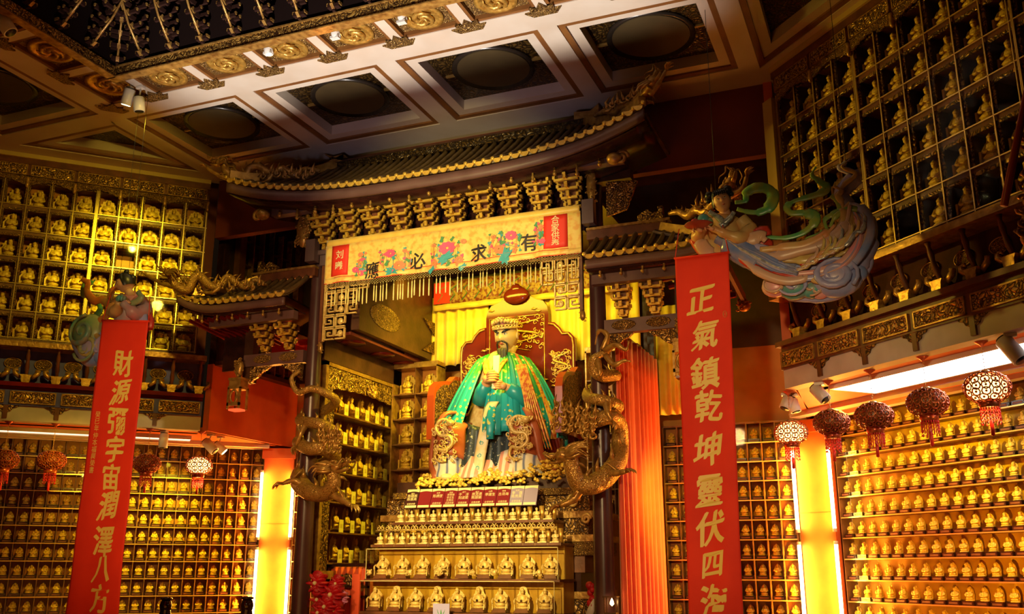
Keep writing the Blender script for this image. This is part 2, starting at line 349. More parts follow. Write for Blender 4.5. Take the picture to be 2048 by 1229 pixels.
# returns of the galleries into the alcove
mb = MB().box(-9.16, 10.98, 3.5, -9.06, 13.1, 4.46); struct('wall_left_return', mb, ORANGE)
mb = MB().box(-9.16, 11.0, 4.46, -9.06, 13.1, 7.2); struct('wall_left_return_upper', mb, DARK)
mb = MB().box(-1.14, 10.75, 3.5, -1.04, 13.1, 7.2); struct('wall_right_return', mb, ORANGE)
struct('wall_bulkhead', MB().box(-9.06, 10.78, 6.3, -1.14, 10.9, 7.2), DRED)
struct('trim_1', MB().box(-9.06, 10.9, 7.1, -1.14, 13.1, 7.16), DARK)            # alcove ceiling
# soffits under the two galleries
mb = MB(); zprism(mb, [LU.w(-3.0, .2, 0)[:2], LU.w(1.25, .2, 0)[:2], (-9.11, 11.05), (-9.11, 13.1), (-9.45, 13.1), LL.w(-3.0, .2, 0)[:2]], 3.5, 3.56); struct('trim_2', mb, ORANGE)
mb = MB(); zprism(mb, [RU.w(-8.36, .2, 0)[:2], RU.w(-4.6, .2, 0)[:2], RL.w(-4.6, .2, 0)[:2], RL.w(-9.75, .2, 0)[:2], (-1.09, 13.1)], 3.5, 3.56); struct('trim_3', mb, ORANGE)
# cream ribs of the soffits in front of the lower cabinets
struct('trim_4', MB().box(-2.6, -.46, 3.44, 2.4, -.36, 3.5).box(-2.6, -.12, 3.45, 2.4, -.04, 3.5), CREAM, LL)
struct('trim_5', MB().box(-9.7, -.62, 3.44, -5.2, -.46, 3.5).box(-9.7, -.16, 3.45, -5.2, -.04, 3.5), CREAM, RL)

t = T('uplight_edge_blocker', 'added black box and flap, out of view, shaping the uplight on the ceiling', 'lamp', (-4.6, 4.6, 0))  # added, unseen: the flap cuts the ceiling light to a straight edge
t.part('housing', MB().box(-4.75, 4.45, 0, -4.45, 4.75, .5), BLACK); t.part('flap', MB().box(-5.1, 4.814, .9, -4.1, 5.5, .91), BLACK); t.part('flap_arm', MB().bar((-4.6, 4.75, .45), (-4.6, 5.0, .9), .02, .02), BLACK)

# ------------------------------------------------------------------ coffered ceiling
ce = bpy.data.objects.new('ceiling', None); C.objects.link(ce); ce.location = (-5.1, 8, 7.2); ce['kind'] = 'structure'
def cpart(name, mb, mats):
    o = bpy.data.objects.new(name, mb.mesh(name, mats, (-5.1, 8, 7.2))); C.objects.link(o); o.parent = ce; o['kind'] = 'structure'; return o
mb = MB(); ZB = 7.2; ZT = 7.5
for x0, y0, x1, y1 in [(-9.08, 8.28, -1.1, 8.65), (-7.14, 8.65, -6.89, 10.3), (-5.18, 8.65, -4.94, 10.3), (-3.21, 8.65, -2.99, 10.3),
                       (-9.1, 8.65, -8.86, 10.3), (-1.35, 8.65, -1.12, 10.3), (-9.1, 10.3, -1.12, 10.78),
                       (-9.08, 2.0, -8.72, 8.28), (-1.48, 2.0, -1.1, 8.28), (-11.3, 8.42, -9.08, 8.72), (-1.1, 8.42, .9, 8.72),
                       (-11.4, 2.0, -10.75, 8.42), (-10.75, 6.45, -9.08, 6.7), (.55, 2, 1.2, 8.42), (-1.1, 6.45, .55, 6.7)]:
    mb.box(x0, y0, ZB, x1, y1, ZT)
for k in (-1, 1):   # borders beyond the triangular coffers
    f = (lambda x: x) if k < 0 else (lambda x: -10.22 - x)
    p = [(f(-10.78), 8.72), (f(-9.1), 10.4), (f(-9.1), 10.9), (f(-11.3), 8.72)]
    zprism(mb, p if k < 0 else p[::-1], ZB, ZT)
    p = [(f(-11.3), 8.72), (f(-11.3), 2), (f(-14), 2), (f(-14), 6.0)]
    zprism(mb, p[::-1] if k < 0 else p, ZB, ZT)
cpart('beam_field', mb, WHITEB)
cpart('ceiling_top', MB().box(-14, -1, 7.52, 5, 7.5, 7.6).box(-14, 7.5, 7.52, 5, 10.78, 7.6) if 0 else MB().box(-14, 7.75, 7.52, 5, 10.9, 7.6).box(-14, 2, 7.52, -8.15, 7.75, 7.6).box(-2.0, 2, 7.52, 5, 7.75, 7.6), WOOD)
def coffer(poly, disc=None):
    """stepped frames around an opening, the carved panel and its round disc"""
    n = len(poly); cx = sum(p[0] for p in poly) / n; cy = sum(p[1] for p in poly) / n
    def inset(d):
        out = []
        for i in range(n):
            a, b, c = Vector(poly[i - 1]), Vector(poly[i]), Vector(poly[(i + 1) % n]); e1 = (b - a).normalized(); e2 = (c - b).normalized()
            n1 = Vector((-e1.y, e1.x)); n2 = Vector((-e2.y, e2.x)); s = (n1 + n2); out.append(tuple(b + s * (d / (1 + n1.dot(n2)))))
        return out
    def ring(a, b, z0, z1):
        A, B = inset(a), inset(b); mb = MB(); v = [(x, y, z0) for x, y in A] + [(x, y, z0) for x, y in B] + [(x, y, z1) for x, y in A] + [(x, y, z1) for x, y in B]
        for i in range(n):
            j = (i + 1) % n; mb.add([v[i], v[j], v[n + j], v[n + i], v[2 * n + i], v[2 * n + j], v[3 * n + j], v[3 * n + i]], [(0, 3, 2, 1), (4, 5, 6, 7), (3, 7, 6, 2), (0, 1, 5, 4)])
        return mb
    cpart('coffer_trim', ring(-.01, .07, ZB + .012, ZB + .09), BROWNB)
    cpart('coffer_step', ring(.07, .19, ZB + .035, ZB + .17), WHITEB)
    mb = MB(); P = inset(.17); zprism(mb, P, ZB + .17, ZB + .2); cpart('coffer_panel', mb, DPANEL)
    if disc:
        r = disc; cpart('coffer_ring', MB().lathe([(r, 0), (r + .07, -.03), (r + .07, .03), (r, .03)], (cx, cy, ZB + .15), 40), BLACKR)
        cpart('coffer_disc', MB().lathe([(.001, 0), (r + .01, 0), (r + .01, .02), (.001, .02)], (cx, cy, ZB + .135), 40, sm=False), DISC)
        mb = MB()
        for sx in (-1, 1): mb.box(cx + sx * (r + .07), cy - .015, ZB + .145, cx + sx * .62, cy + .015, ZB + .175)
        cpart('coffer_rail', mb, BRASS)
for x0, x1 in [(-8.86, -7.14), (-6.89, -5.18), (-4.94, -3.21), (-2.99, -1.35)]:
    coffer([(x0, 8.65), (x1, 8.65), (x1, 10.3), (x0, 10.3)], .42)
for y0, y1 in [(6.7, 8.42), (4.7, 6.45)]:
    coffer([(-10.75, y0), (-9.08, y0), (-9.08, y1), (-10.75, y1)], .42); coffer([(-1.1, y0), (.55, y0), (.55, y1), (-1.1, y1)], .42)
coffer([(-9.1, 8.72), (-9.1, 10.4), (-10.78, 8.72)]); coffer([(-1.12, 8.72), (.56, 8.72), (-1.12, 10.4)])
# ring of small coffers with dragon medallions round the dome
stx = [-8.07 + .842 * i for i in range(8)]; sty = [7.50 - .842 * i for i in range(4)]
mb = MB(); mo = MB()
for x in stx:
    mb.box(x - .06, 7.78, ZB + .004, x + .06, 8.28, ZT)
    mo.prism([(-.17, -.02), (-.1, -.02), (-.1, .05), (.1, .05), (.1, -.02), (.17, -.02), (.17, -.045), (-.17, -.045)], 0, 0)
for y in sty: mb.box(-8.72, y - .06, ZB + .004, -8.2, y + .06, ZT)
cpart('rib', mb, WHITEB)
def orn(cx, cy, ang):
    p = [(-.20, .03), (-.13, .03), (-.13, .10), (-.06, .07), (0, .16), (.06, .07), (.13, .10), (.13, .03), (.20, .03), (.13, -.06), (-.13, -.06)]
    q = [(cx + x * cos(ang) - y * sin(ang), cy + x * sin(ang) + y * cos(ang)) for x, y in p][::-1]
    mb = MB(); zprism(mb, q, ZB - .02, ZB + .003); cpart('gilt_ornament', mb, CARVEF)
for x in stx: orn(x, 8.33, pi)
for y in sty: orn(-8.77, y, -pi / 2)
orn(-8.80, 8.36, -3 * pi / 4)
def small(x0, y0, x1, y1):
    cpart('small_panel', MB().box(x0, y0, ZB + .06, x1, y1, ZB + .08), CARVEF)
    cx, cy = (x0 + x1) / 2, (y0 + y1) / 2; r = min(x1 - x0, y1 - y0) * .47
    cpart('medallion', MB().lathe([(.001, 0), (r * .74, 0), (r * .78, -.012), (r, -.012), (r, .03), (.001, .03)], (cx, cy, ZB + .045), 28), GOLD)
    mb = MB()
    for k in range(3):
        a = k * 2.1; pts = [(cx + r * .6 * (t / 9) ** .6 * cos(a + t * .42), cy + r * .6 * (t / 9) ** .6 * sin(a + t * .42), ZB + .032 - .006 * (t % 3)) for t in range(10)]
        mb.tube(pts, [.012, .028, .03, .026, .01], 6)
    cpart('coiled_dragon_relief', mb, GOLD)
    m2 = MB(); t = .035
    for a in [(x0, y0, x1, y0 + t), (x0, y1 - t, x1, y1), (x0, y0, x0 + t, y1), (x1 - t, y0, x1, y1)]: m2.box(a[0], a[1], ZB + .01, a[2], a[3], ZB + .06)
    cpart('small_frame', m2, BROWNB)
for a, b in zip(stx, stx[1:]): small(a + .06, 7.80, b - .06, 8.28)
for a, b in zip(sty, sty[1:]): small(-8.72, b + .06, -8.2, a - .06)
small(-8.72, 7.56, -8.13, 8.28)
# the dome: carved gilded lip, dark sides and rising bracket clusters
mb = MB().box(-8.2, 7.70, 7.17, -1.9, 7.79, 7.29).box(-8.2, 2, 7.17, -8.11, 7.70, 7.29); cpart('dome_lip', mb, CARVE)
cpart('dome_lip_bead', MB().box(-8.22, 7.69, 7.29, -1.9, 7.81, 7.31).box(-8.22, 7.68, 7.155, -1.9, 7.80, 7.17).box(-8.22, 2, 7.155, -8.10, 7.70, 7.17), GOLD2)
cpart('dome_side', MB().box(-8.15, 7.72, 7.28, -1.9, 7.80, 8.75).box(-8.22, 2, 7.28, -8.13, 7.78, 8.75), M('dome_wall', (.012, .005, .004), .85, 0, spec=.1))
cpart('dome_top', MB().box(-8.2, 2, 8.7, -1.9, 7.8, 8.8), M('dome_ceiling', (.10, .03, .012), .5, 0, (.05, .014, .006), 2))
cpart('dome_boss', MB().lathe([(.001, -.06), (.35, -.05), (.45, 0)], (-6.6, 6.3, 8.7), 24), GOLD2)
DOMB = M('dome_bracket_wood', (.030, .010, .006), .7, 0, spec=.2); DOMS = M('dome_side_wood', (.012, .005, .004), .85, 0, spec=.1)
def dome_cluster(x, y, ang):
    """corbelled bracket arms that climb inward"""
    mw = MB(); mg = MB(); ca, sa = cos(ang), sin(ang)
    def L(u, v, z): return (x + u * ca - v * sa, y + u * sa + v * ca, z)
    for k in range(7):
        z = 7.34 + .125 * k; r = .06 + .085 * k; hw = .07 + .017 * k
        mw.bar(L(0, 0, z), L(0, r, z), .03, .055); mg.bar(L(0, r - .02, z + .01), L(0, r + .04, z + .05), .035, .05)
        for v in [r * .5, r]:
            mw.bar(L(-hw, v, z + .03), L(hw, v, z + .03), .028, .04)
            for s in (-1, 1): mg.box(*[c - e for c, e in zip(L(s * hw, v, z + .05), (.011, .011, .016))], *[c + e for c, e in zip(L(s * hw, v, z + .05), (.011, .011, .016))])
    mg.tube([L(0, .03, 7.32), L(0, .30, 7.62), L(0, .58, 8.10)], .014, 5)
    return mw, mg
for i in range(14):
    a, b = dome_cluster(-7.72 + i * .43, 7.72, pi); cpart('dome_bracket', a, DOMB); cpart('dome_bracket_tip', b, GOLD2)
for i in range(5):
    a, b = dome_cluster(-8.13, 7.28 - i * .43, -pi / 2); cpart('dome_bracket', a, DOMB); cpart('dome_bracket_tip', b, GOLD2)
a, b = dome_cluster(-8.11, 7.70, -3 * pi / 4); cpart('dome_bracket', a, DOMB); cpart('dome_bracket_tip', b, GOLD2)

# ------------------------------------------------------------------ pillars at the corners of the alcove with their lit tubes
def pillar(name, ca, da, deg, wid, label, where):
    fr = Fr(deg, 0); r = radians(deg); P = (ca * cos(r) + da * sin(r), -ca * sin(r) + da * cos(r))
    t = T(name, label, 'pillar', (P[0], P[1], 0), fr)
    t.part('panel', MB().box(P[0] - wid / 2, P[1], 0, P[0] + wid / 2, P[1] + .12, 3.46), ORANGE)
    t.part('cap', MB().box(P[0] - wid / 2 - .03, P[1] - .05, 3.30, P[0] + wid / 2 + .03, P[1] - .001, 3.46), ORANGE)
    t.part('joint', MB().box(P[0] - wid / 2, P[1] - .006, 2.30, P[0] + wid / 2, P[1] - .001, 2.306), BROWNB)
    for s in (-1, 1):
        for z0, z1 in ((2.06, 3.12), (.88, 1.95)):
            x = P[0] + s * (wid / 2 + .015)
            u = T('fluorescent_tube', 'lit %s fluorescent tube on the %s edge of the %s orange pillar' % ('upper' if z0 > 2 else 'lower', 'left' if s < 0 else 'right', where), 'lamp', (x, P[1] - .05, z0), fr)
            u.part('tube', MB().lathe([(.001, .03), (.022, .03), (.022, z1 - z0 - .03), (.001, z1 - z0 - .03)], (x, P[1] - .05, z0), 12), TUBE)
            m2 = MB()
            for z in (z0, z1 - .04): m2.lathe([(.001, 0), (.026, 0), (.026, .04), (.001, .04)], (x, P[1] - .05, z), 12)
            u.part('end_cap', m2, WHITE)
            q = fr.w(x - s * .03, P[1] - .10, (z0 + z1) / 2); n = fr.w(P[0] - s * .05, P[1] + .0, (z0 + z1) / 2)
            l = light('AREA', 'tube_glow', q, 13, (1, .42, .03), None, .06, sy=1.0, spread=150); l.rotation_euler = (n - q).to_track_quat('-Z', 'Y').to_euler()
            q = fr.w(x + s * .03, P[1] - .10, (z0 + z1) / 2)
            l = light('AREA', 'tube_glow', q, 60, (1, .36, .03), None, .06, sy=1.0); n = fr.w(x + s * 1.0, P[1] - .9, (z0 + z1) / 2)
            l.rotation_euler = (n - q).to_track_quat('-Z', 'Y').to_euler()
    return t
pillar('corner_pillar', -1.10, 12.82, -22.5, .46, 'orange pillar panel lit by tubes, right of the red curtain', 'right')
pillar('corner_pillar', -9.14, 12.82, 22.5, .46, 'orange pillar panel lit by tubes, left of the altar column', 'left')

# ------------------------------------------------------------------ light panel and cove strips in the soffits
t = T('ceiling_light', 'long white light panel under the right gallery', 'lamp', (-6.3, .55, 3.46), RU)
t.part('diffuser', MB().box(-8.0, .36, 3.462, -4.7, .95, 3.492), PANELG); 
t.part('frame', MB().box(-8.03, .33, 3.455, -4.67, .36, 3.499).box(-8.03, .95, 3.455, -4.67, .98, 3.499).box(-8.03, .33, 3.455, -8.0, .98, 3.499), WHITE)
l = light('AREA', 'panel_light', RU.w(-6.3, .65, 3.43), 22, (1, .80, .55), None, 3.2, sy=.5); l.rotation_euler = (0, 0, RU.rz)
t = T('ceiling_light', 'warm cove light strip under the left gallery', 'lamp', (-.6, 1.0, 3.46), LU)
t.part('diffuser', MB().box(-2.4, .72, 3.462, 1.2, .95, 3.492), COVE)
t.part('frame', MB().box(-2.4, .69, 3.45, 1.2, .72, 3.499).box(-2.4, .95, 3.45, 1.2, .98, 3.499), CREAM)

# dark cabinet on the left return, above the orange panel
t = T('display_cabinet', 'dark unlit cabinet with thin gold uprights on the return left of the shrine roof', 'cabinet', (-9.05, 11.9, 4.5))
t.part('back_panel', MB().box(-9.055, 11.0, 4.5, -9.03, 12.9, 6.9), DARK); t.part('corner_stud', MB().box(-9.05, 11.22, 4.5, -8.93, 11.36, 7.0), WOODR)
for i in range(6): t.part('upright', MB().box(-9.03, 11.55 + .24 * i, 4.52, -8.94, 11.57 + .24 * i, 6.8), GOLD2)
for i in range(6): t.part('shelf', MB().box(-9.03, 11.40, 4.56 + .374 * i, -8.96, 12.88, 4.58 + .374 * i), WOOD)
t.part('sill', MB().box(-9.05, 11.0, 4.44, -8.90, 12.9, 4.5), WOOD)
# ------------------------------------------------------------------ statuettes
def fig(mb, h, w, m=0, z=0.0, n=8, crown=True, arms=True, y=0.0):
    """small seated robed figure of height h facing -y"""
    mb.lathe([(.001, 0), (w * .52, 0), (w * .56, h * .05), (w * .46, h * .10), (.001, h * .11)], (0, y, z), n, m, 1, .72)
    mb.ell((0, y - w * .06, z + h * .19), (w * .50, w * .30, h * .11), m, n, 4)
    mb.lathe([(w * .30, h * .15), (w * .33, h * .34), (w * .36, h * .50), (w * .30, h * .62), (w * .12, h * .68), (.001, h * .69)], (0, y + w * .04, z), n, m, 1, .66)
    if arms:
        for s in (-1, 1): mb.tube([(s * w * .33, y, z + h * .60), (s * w * .44, y - w * .10, z + h * .42), (s * w * .20, y - w * .30, z + h * .34), (0, y - w * .33, z + h * .37)], [w * .11, w * .13, w * .10, w * .06], 6, m)
    mb.ell((0, y, z + h * .78), (w * .17, w * .17, h * .105), m, n, 5)
    if crown:
        mb.lathe([(w * .18, h * .82), (w * .19, h * .88), (w * .10, h * .94), (.001, h * 1.0)], (0, y, z), n, m)
def mirror_poly(h): return h + [(-x, z) for x, z in reversed(h) if abs(x) > 1e-6]
# 1. the small ones of the lower walls: plinth with a name strip, mandorla, figure
mb = MB().box(-.066, -.045, 0, .066, .045, .046, 1); mb.box(-.05, -.048, .012, .05, -.044, .032, 2)
fig(mb, .118, .088, 0, .046, 8)
mb.prism([(-.034, .05), (.034, .05), (.040, .10), (.030, .14), (0, .166), (-.030, .14), (-.040, .10)], .016, .026, 0)
mb.v = [(x * 1.12, y, z * (1 if z < .047 else 1.22) - (0 if z < .047 else .0103)) for x, y, z in mb.v]
WALL_ME = mb.mesh('small_gilded_statuette', [STAT, DARK, WOODR])
# 2. the taller ones of the upper cabinets
def upper_proto():
    B = {}
    m = MB(); fig(m, .275, .155, 0, .022, 10); B['figure'] = (m, STAT)
    m = MB(); m.prism(mirror_poly([(.100, .0), (.108, .18), (.094, .20), (.102, .235), (.078, .245), (.072, .280), (.040, .280), (.030, .312), (0, .298)]), .052, .066)
    for s in (-1, 1): m.box(s * .104 - .010, -.02, .02, s * .104 + .010, .066, .15)
    B['throne'] = (m, STAT)
    m = MB().box(-.105, -.06, 0, .105, .068, .022); m.lathe([(.001, .016), (.09, .016), (.085, .03), (.001, .03)], (0, 0, 0), 12, 0, 1, .7); B['base'] = (m, GOLD); return B
# 3. the ones on the altar steps
def step_small():
    B = {}; m = MB(); fig(m, .135, .085, 0, .012, 8); B['figure'] = (m, STATB)
    B['backing'] = (MB().lathe([(.052, .004), (.052, .165), (.001, .168)], (.045, .055, 0), 14, 0, .62, .4), GOLD)
    B['base'] = (MB().box(-.055, -.045, 0, .055, .05, .012), STATB); return B
def step_big(tall):
    B = {}; m = MB(); fig(m, .235, .135, 0, .045, 10)
    m.lathe([(.016, .24), (.020, .262), (.012, .275), (.001, .278)], (0, 0, 0), 8, 0)
    B['figure'] = (m, STATB)
    B['jewel'] = (MB().ell((0, -.058, .135), (.014, .010, .014), 0, 8, 5), DARK)
    m = MB(); top = .30 if tall else .255
    m.prism(mirror_poly([(.075, .03), (.078, .19), (.055, .215), (.04, top - .02), (0, top)]), .05, .062)
    for s in (-1, 1):
        m.tube([(s * .078, .05, .16), (s * .082, -.02, .155), (s * .086, -.05, .135), (s * .082, -.055, .10)], .010, 6); m.bar((s * .08, -.045, .03), (s * .08, -.045, .13), .012, .012)
    B['throne'] = (m, STATB)
    B['base'] = (MB().box(-.085, -.07, 0, .085, .065, .018).box(-.075, -.06, .018, .075, .06, .045), WOODR); return B
def niche_tall():
    B = {}; m = MB(); fig(m, .30, .11, 0, .03, 8); m.prism(mirror_poly([(.05, .03), (.058, .2), (.045, .29), (0, .34)]), .035, .045); B['figure'] = (m, STAT)
    B['base'] = (MB().box(-.07, -.05, 0, .07, .05, .03), WOODR); return B
def card_mb():
    m = MB().box(-.062, -.004, 0, .062, .004, .165, 0); m.box(-.030, -.007, .06, .030, -.003, .11, 1); return m
PROTO = {}
def place(kind, builder, name, label, loc, rz, group=None, cat='statuette'):
    if kind not in PROTO:
        o = bpy.data.objects.new(name, None); C.objects.link(o); o.empty_display_size = .05
        for k, (m, mt) in builder().items():
            c = bpy.data.objects.new(k, m.mesh(k, mt)); C.objects.link(c); c.parent = o
        PROTO[kind] = o; o.location = loc; o.rotation_euler = (0, 0, rz); o['label'] = label; o['category'] = cat
        if group: o['group'] = group
        return o
    o = dup(PROTO[kind], loc, rz, label, group); o['category'] = cat; return o

# ------------------------------------------------------------------ upper cabinets behind glass
UZ = [6.47 - .374 * k for k in range(6)]
def upper_cabinet(fr, a0, a1, first, pitch, ncol, heavy, label, side, post=None):
    t = T('display_cabinet', label, 'cabinet', ((a0 + a1) / 2, .16, 4.55), fr)
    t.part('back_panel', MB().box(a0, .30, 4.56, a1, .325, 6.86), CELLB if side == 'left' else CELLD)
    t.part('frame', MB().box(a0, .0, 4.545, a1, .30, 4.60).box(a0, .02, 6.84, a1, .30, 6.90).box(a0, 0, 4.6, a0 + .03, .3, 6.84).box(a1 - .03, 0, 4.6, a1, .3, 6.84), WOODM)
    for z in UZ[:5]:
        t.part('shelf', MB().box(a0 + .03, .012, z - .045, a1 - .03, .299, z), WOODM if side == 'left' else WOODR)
    cols = [first + pitch * i for i in range(ncol + 1)]
    mb = MB(); ms = MB(); mc = MB()
    for a in cols:
        if a0 + .03 < a < a1 - .03: mb.box(a - .011, .03, 4.6, a + .011, .298, 6.84)
        ms.box(a - .006, -.012, 4.58, a + .006, .0, 6.86)
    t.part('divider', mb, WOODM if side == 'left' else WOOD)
    for z in UZ: ms.box(a0, -.012, z - .008, a1, .0, z + .003)
    for a in heavy: ms.box(a - .020, -.014, 4.58, a - .011, .0, 6.86).box(a + .011, -.014, 4.58, a + .020, .0, 6.86)
    t.part('gilt_strip', ms, BRASS)
    # carved arch in the front of every cell
    for k, z in enumerate(UZ):
        top = 6.84 if k == 0 else UZ[k - 1] - .045
        for a, b in zip(cols, cols[1:]):
            if b > a1 + .02 or a < a0 - .02: continue
            mc.box(a + .008, .012, z, a + .032, .03, top).box(b - .032, .012, z, b - .008, .03, top).box(a + .03, .012, top - .035, b - .03, .03, top).box(a + .03, .012, z, b - .03, .03, z + .014)
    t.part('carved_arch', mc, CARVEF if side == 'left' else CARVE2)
    t.part('glass_front', MB().box(a0 + .01, -.004, 4.60, a1 - .01, -.001, 6.84), GLASS)
    if post: t.part('corner_post', MB().box(*post), M('pale_post_' + side, (.55, .36, .10), .5, .1))
    # carved cornice
    t.part('cornice_beam', MB().box(a0, -.02, 6.90, a1 + (.0 if side == 'left' else 0), .10, 7.06).box(a0, -.05, 7.06, a1, .12, 7.2), WOODR)
    edges = []; a = a1 - .015 if side == 'left' else a0 + .03; st = -.60 if side == 'left' else .60
    while a0 < a + st * .5 < a1: edges.append((min(a, a + st), max(a, a + st))); a += st
    for e0, e1 in edges:
        e0, e1 = max(e0, a0), min(e1, a1)
        if e1 - e0 < .2: continue
        f = t.part('cornice_panel', MB().box(e0 + .035, -.035, 6.905, e1 - .035, -.02, 7.05), CARVE)
        t.part('panel_border', MB().box(e0 + .02, -.04, 7.045, e1 - .02, -.02, 7.058).box(e0 + .02, -.04, 6.895, e1 - .02, -.02, 6.907).box(e0 + .02, -.04, 6.895, e0 + .034, -.02, 7.05).box(e1 - .034, -.04, 6.895, e1 - .02, -.02, 7.05), GOLD2, f)
        n = 14; poly = [(e0 + .02, 6.885)] + [(e1 - .02, 6.885)] + [(e1 - .02 - (e1 - e0 - .04) * i / n, 6.885 - .055 - .07 * abs(2 * i / n - 1) ** 1.5 - .012 * (i % 2)) for i in range(n + 1)]
        t.part('hanging_apron', MB().prism(poly, -.035, -.018), CARVEF)
        t.part('pendant', MB().lathe([(.001, -.13), (.022, -.11), (.03, -.07), (.018, -.02), (.026, 0), (.022, .03), (.001, .03)], (e1, -.035, 6.84), 8), GOLD2)
    t.part('ceiling_moulding', MB().box(a0, -.08, 7.14, a1, -.05, 7.2), M('moulding_' + side, (.62, .46, .16), .5, .1))
    return cols
GL = [1.08 - .297 * i for i in range(12)][::-1]
colsL = upper_cabinet(LU, -2.3, 1.10, GL[0], .297, 11, [-.405, -1.89], 'tall glazed cabinet of gilded statuettes on the left upper wall', 'left')
colsR = upper_cabinet(RU, -8.10, -4.62, -8.09, .3075, 11, [-6.86, -5.04], 'tall glazed cabinet of gilded statuettes on the right upper wall', 'right', (-8.27, -.06, 4.56, -8.11, .30, 6.84))
for fr, cols, side, miss in ((LU, colsL, 'left', {(2, 7)}), (RU, colsR, 'right', {(2, 4), (3, 9), (5, 8), (5, 5)})):
    for k, z in enumerate(UZ):
        for i, (a, b) in enumerate(zip(cols, cols[1:])):
            if (side == 'left' and b < -2.25) or (side == 'right' and a > -4.95): continue
            if (k, i) in miss: continue
            col = (len(cols) - 1 - i) if side == 'left' else i + 1
            c = (a + b) / 2 + random.uniform(-.012, .012); d = .17 if side == 'left' else .099
            lab = 'gilded statuette in the %s upper cabinet, %s shelf down, %s from the inner end' % (side, ORD[k + 1], ORD[col])
            place('upper', upper_proto, 'enthroned_statuette', lab, fr.w(c, d, z + .001), fr.rz + random.uniform(-.08, .08), 'gilded statuettes in the %s upper cabinet' % side)

# ------------------------------------------------------------------ gallery fronts below the upper cabinets
def gallery(fr, a0, a1, ba, pe, label, base, side):
    t = T('gallery_front', label, 'gallery', ((a0 + a1) / 2, 0, 3.5), fr)
    t.part('rail', MB().box(a0, -.10, 4.47, a1, .30, 4.54), GOLD2 if side == 'left' else BRONZE)
    t.part('recess_panel', MB().box(a0, .20, 3.98, a1, .26, 4.47), base)
    t.part('ledge', MB().box(a0, -.06, 3.945, a1, .26, 4.0).box(a0, .02, 3.90, a1, .26, 3.945), REDW if side == 'left' else WOODR)
    t.part('frieze_beam', MB().box(a0, .0, 3.70, a1, .24, 3.90), BLUE if side == 'left' else WOODR)
    t.part('valance_board', MB().box(a0, .03, 3.5, a1, .20, 3.70), CREAM)
    for a in ba:
        if not a0 < a < a1: continue
        b = t.part('baluster', MB().tube([(a, -.02, 4.47), (a, -.01, 4.42), (a, .01, 4.36), (a, .02, 4.30), (a, .05, 4.22), (a, .08, 4.15), (a, .10, 4.10)], [.030, .018, .030, .022, .030, .022, .026], 8), WOODR)
        t.part('corbel_block', MB().prism([(a - .075, 4.12), (a + .075, 4.12), (a + .055, 4.08), (a + .055, 4.04), (a + .04, 4.005), (a - .04, 4.005), (a - .055, 4.04), (a - .055, 4.08)], .02, .12), GOLD)
        for s in (-1, 1):
            m = MB(); m.tube([(a + s * .07, .10, 4.08), (a + s * .10, .08, 4.11), (a + s * .135, .08, 4.14), (a + s * .15, .09, 4.18), (a + s * .115, .10, 4.195), (a + s * .105, .1, 4.165)], [.018, .03, .034, .026, .02, .012], 7); t.part('corbel_leaf', m, GOLD)
    for a, b in zip(ba, ba[1:]):
        if a < a0 or b > a1: continue
        c = (a + b) / 2
        t.part('medallion', MB().ell((c, .195, 4.29), (.105, .02, .070), 0, 20, 8), CARVEF)
        t.part('medallion_rim', MB().tube([(c + .105 * cos(q * pi / 10), .185, 4.29 + .07 * sin(q * pi / 10)) for q in range(21)], .007, 6), GOLD2)
    for a, b in zip(pe, pe[1:]):
        a_, b_ = max(a, a0), min(b, a1)
        if b_ - a_ < .12: continue
        f = t.part('carved_panel', MB().box(a_ + .05, -.012, 3.735, b_ - .05, .0, 3.875), CARVE)
        t.part('panel_border', MB().box(a_ + .032, -.02, 3.872, b_ - .032, 0, 3.886).box(a_ + .032, -.02, 3.722, b_ - .032, 0, 3.736).box(a_ + .032, -.02, 3.722, a_ + .048, 0, 3.886).box(b_ - .048, -.02, 3.722, b_ - .032, 0, 3.886), GOLD2, f)
    for a in pe:
        if not a0 <= a <= a1: continue
        t.part('bracket_post', MB().box(a - .028, .005, 3.53, a + .028, .03, 3.70), WOODR)
        for s in (-1, 1):
            p = [(a + s * .028, 3.70), (a + s * .16, 3.70), (a + s * .13, 3.675), (a + s * .09, 3.665), (a + s * .07, 3.63), (a + s * .028, 3.61)]
            t.part('corner_carving', MB().prism(p if s > 0 else p[::-1], .008, .028), CARVE2)
    return t
gallery(LU, -2.4, 1.25, [-1.755 + .3675 * i for i in range(9)], [-1.82 + .615 * i for i in range(6)], 'gallery front with blue recess and gold medallions under the left upper cabinet', BLUE, 'left')
gallery(RU, -8.36, -4.5, [-8.1 + .385 * i for i in range(10)], [-8.42 + .648 * i for i in range(7)], 'gallery front with carved gold panels above the right white light panel', RECESS, 'right')

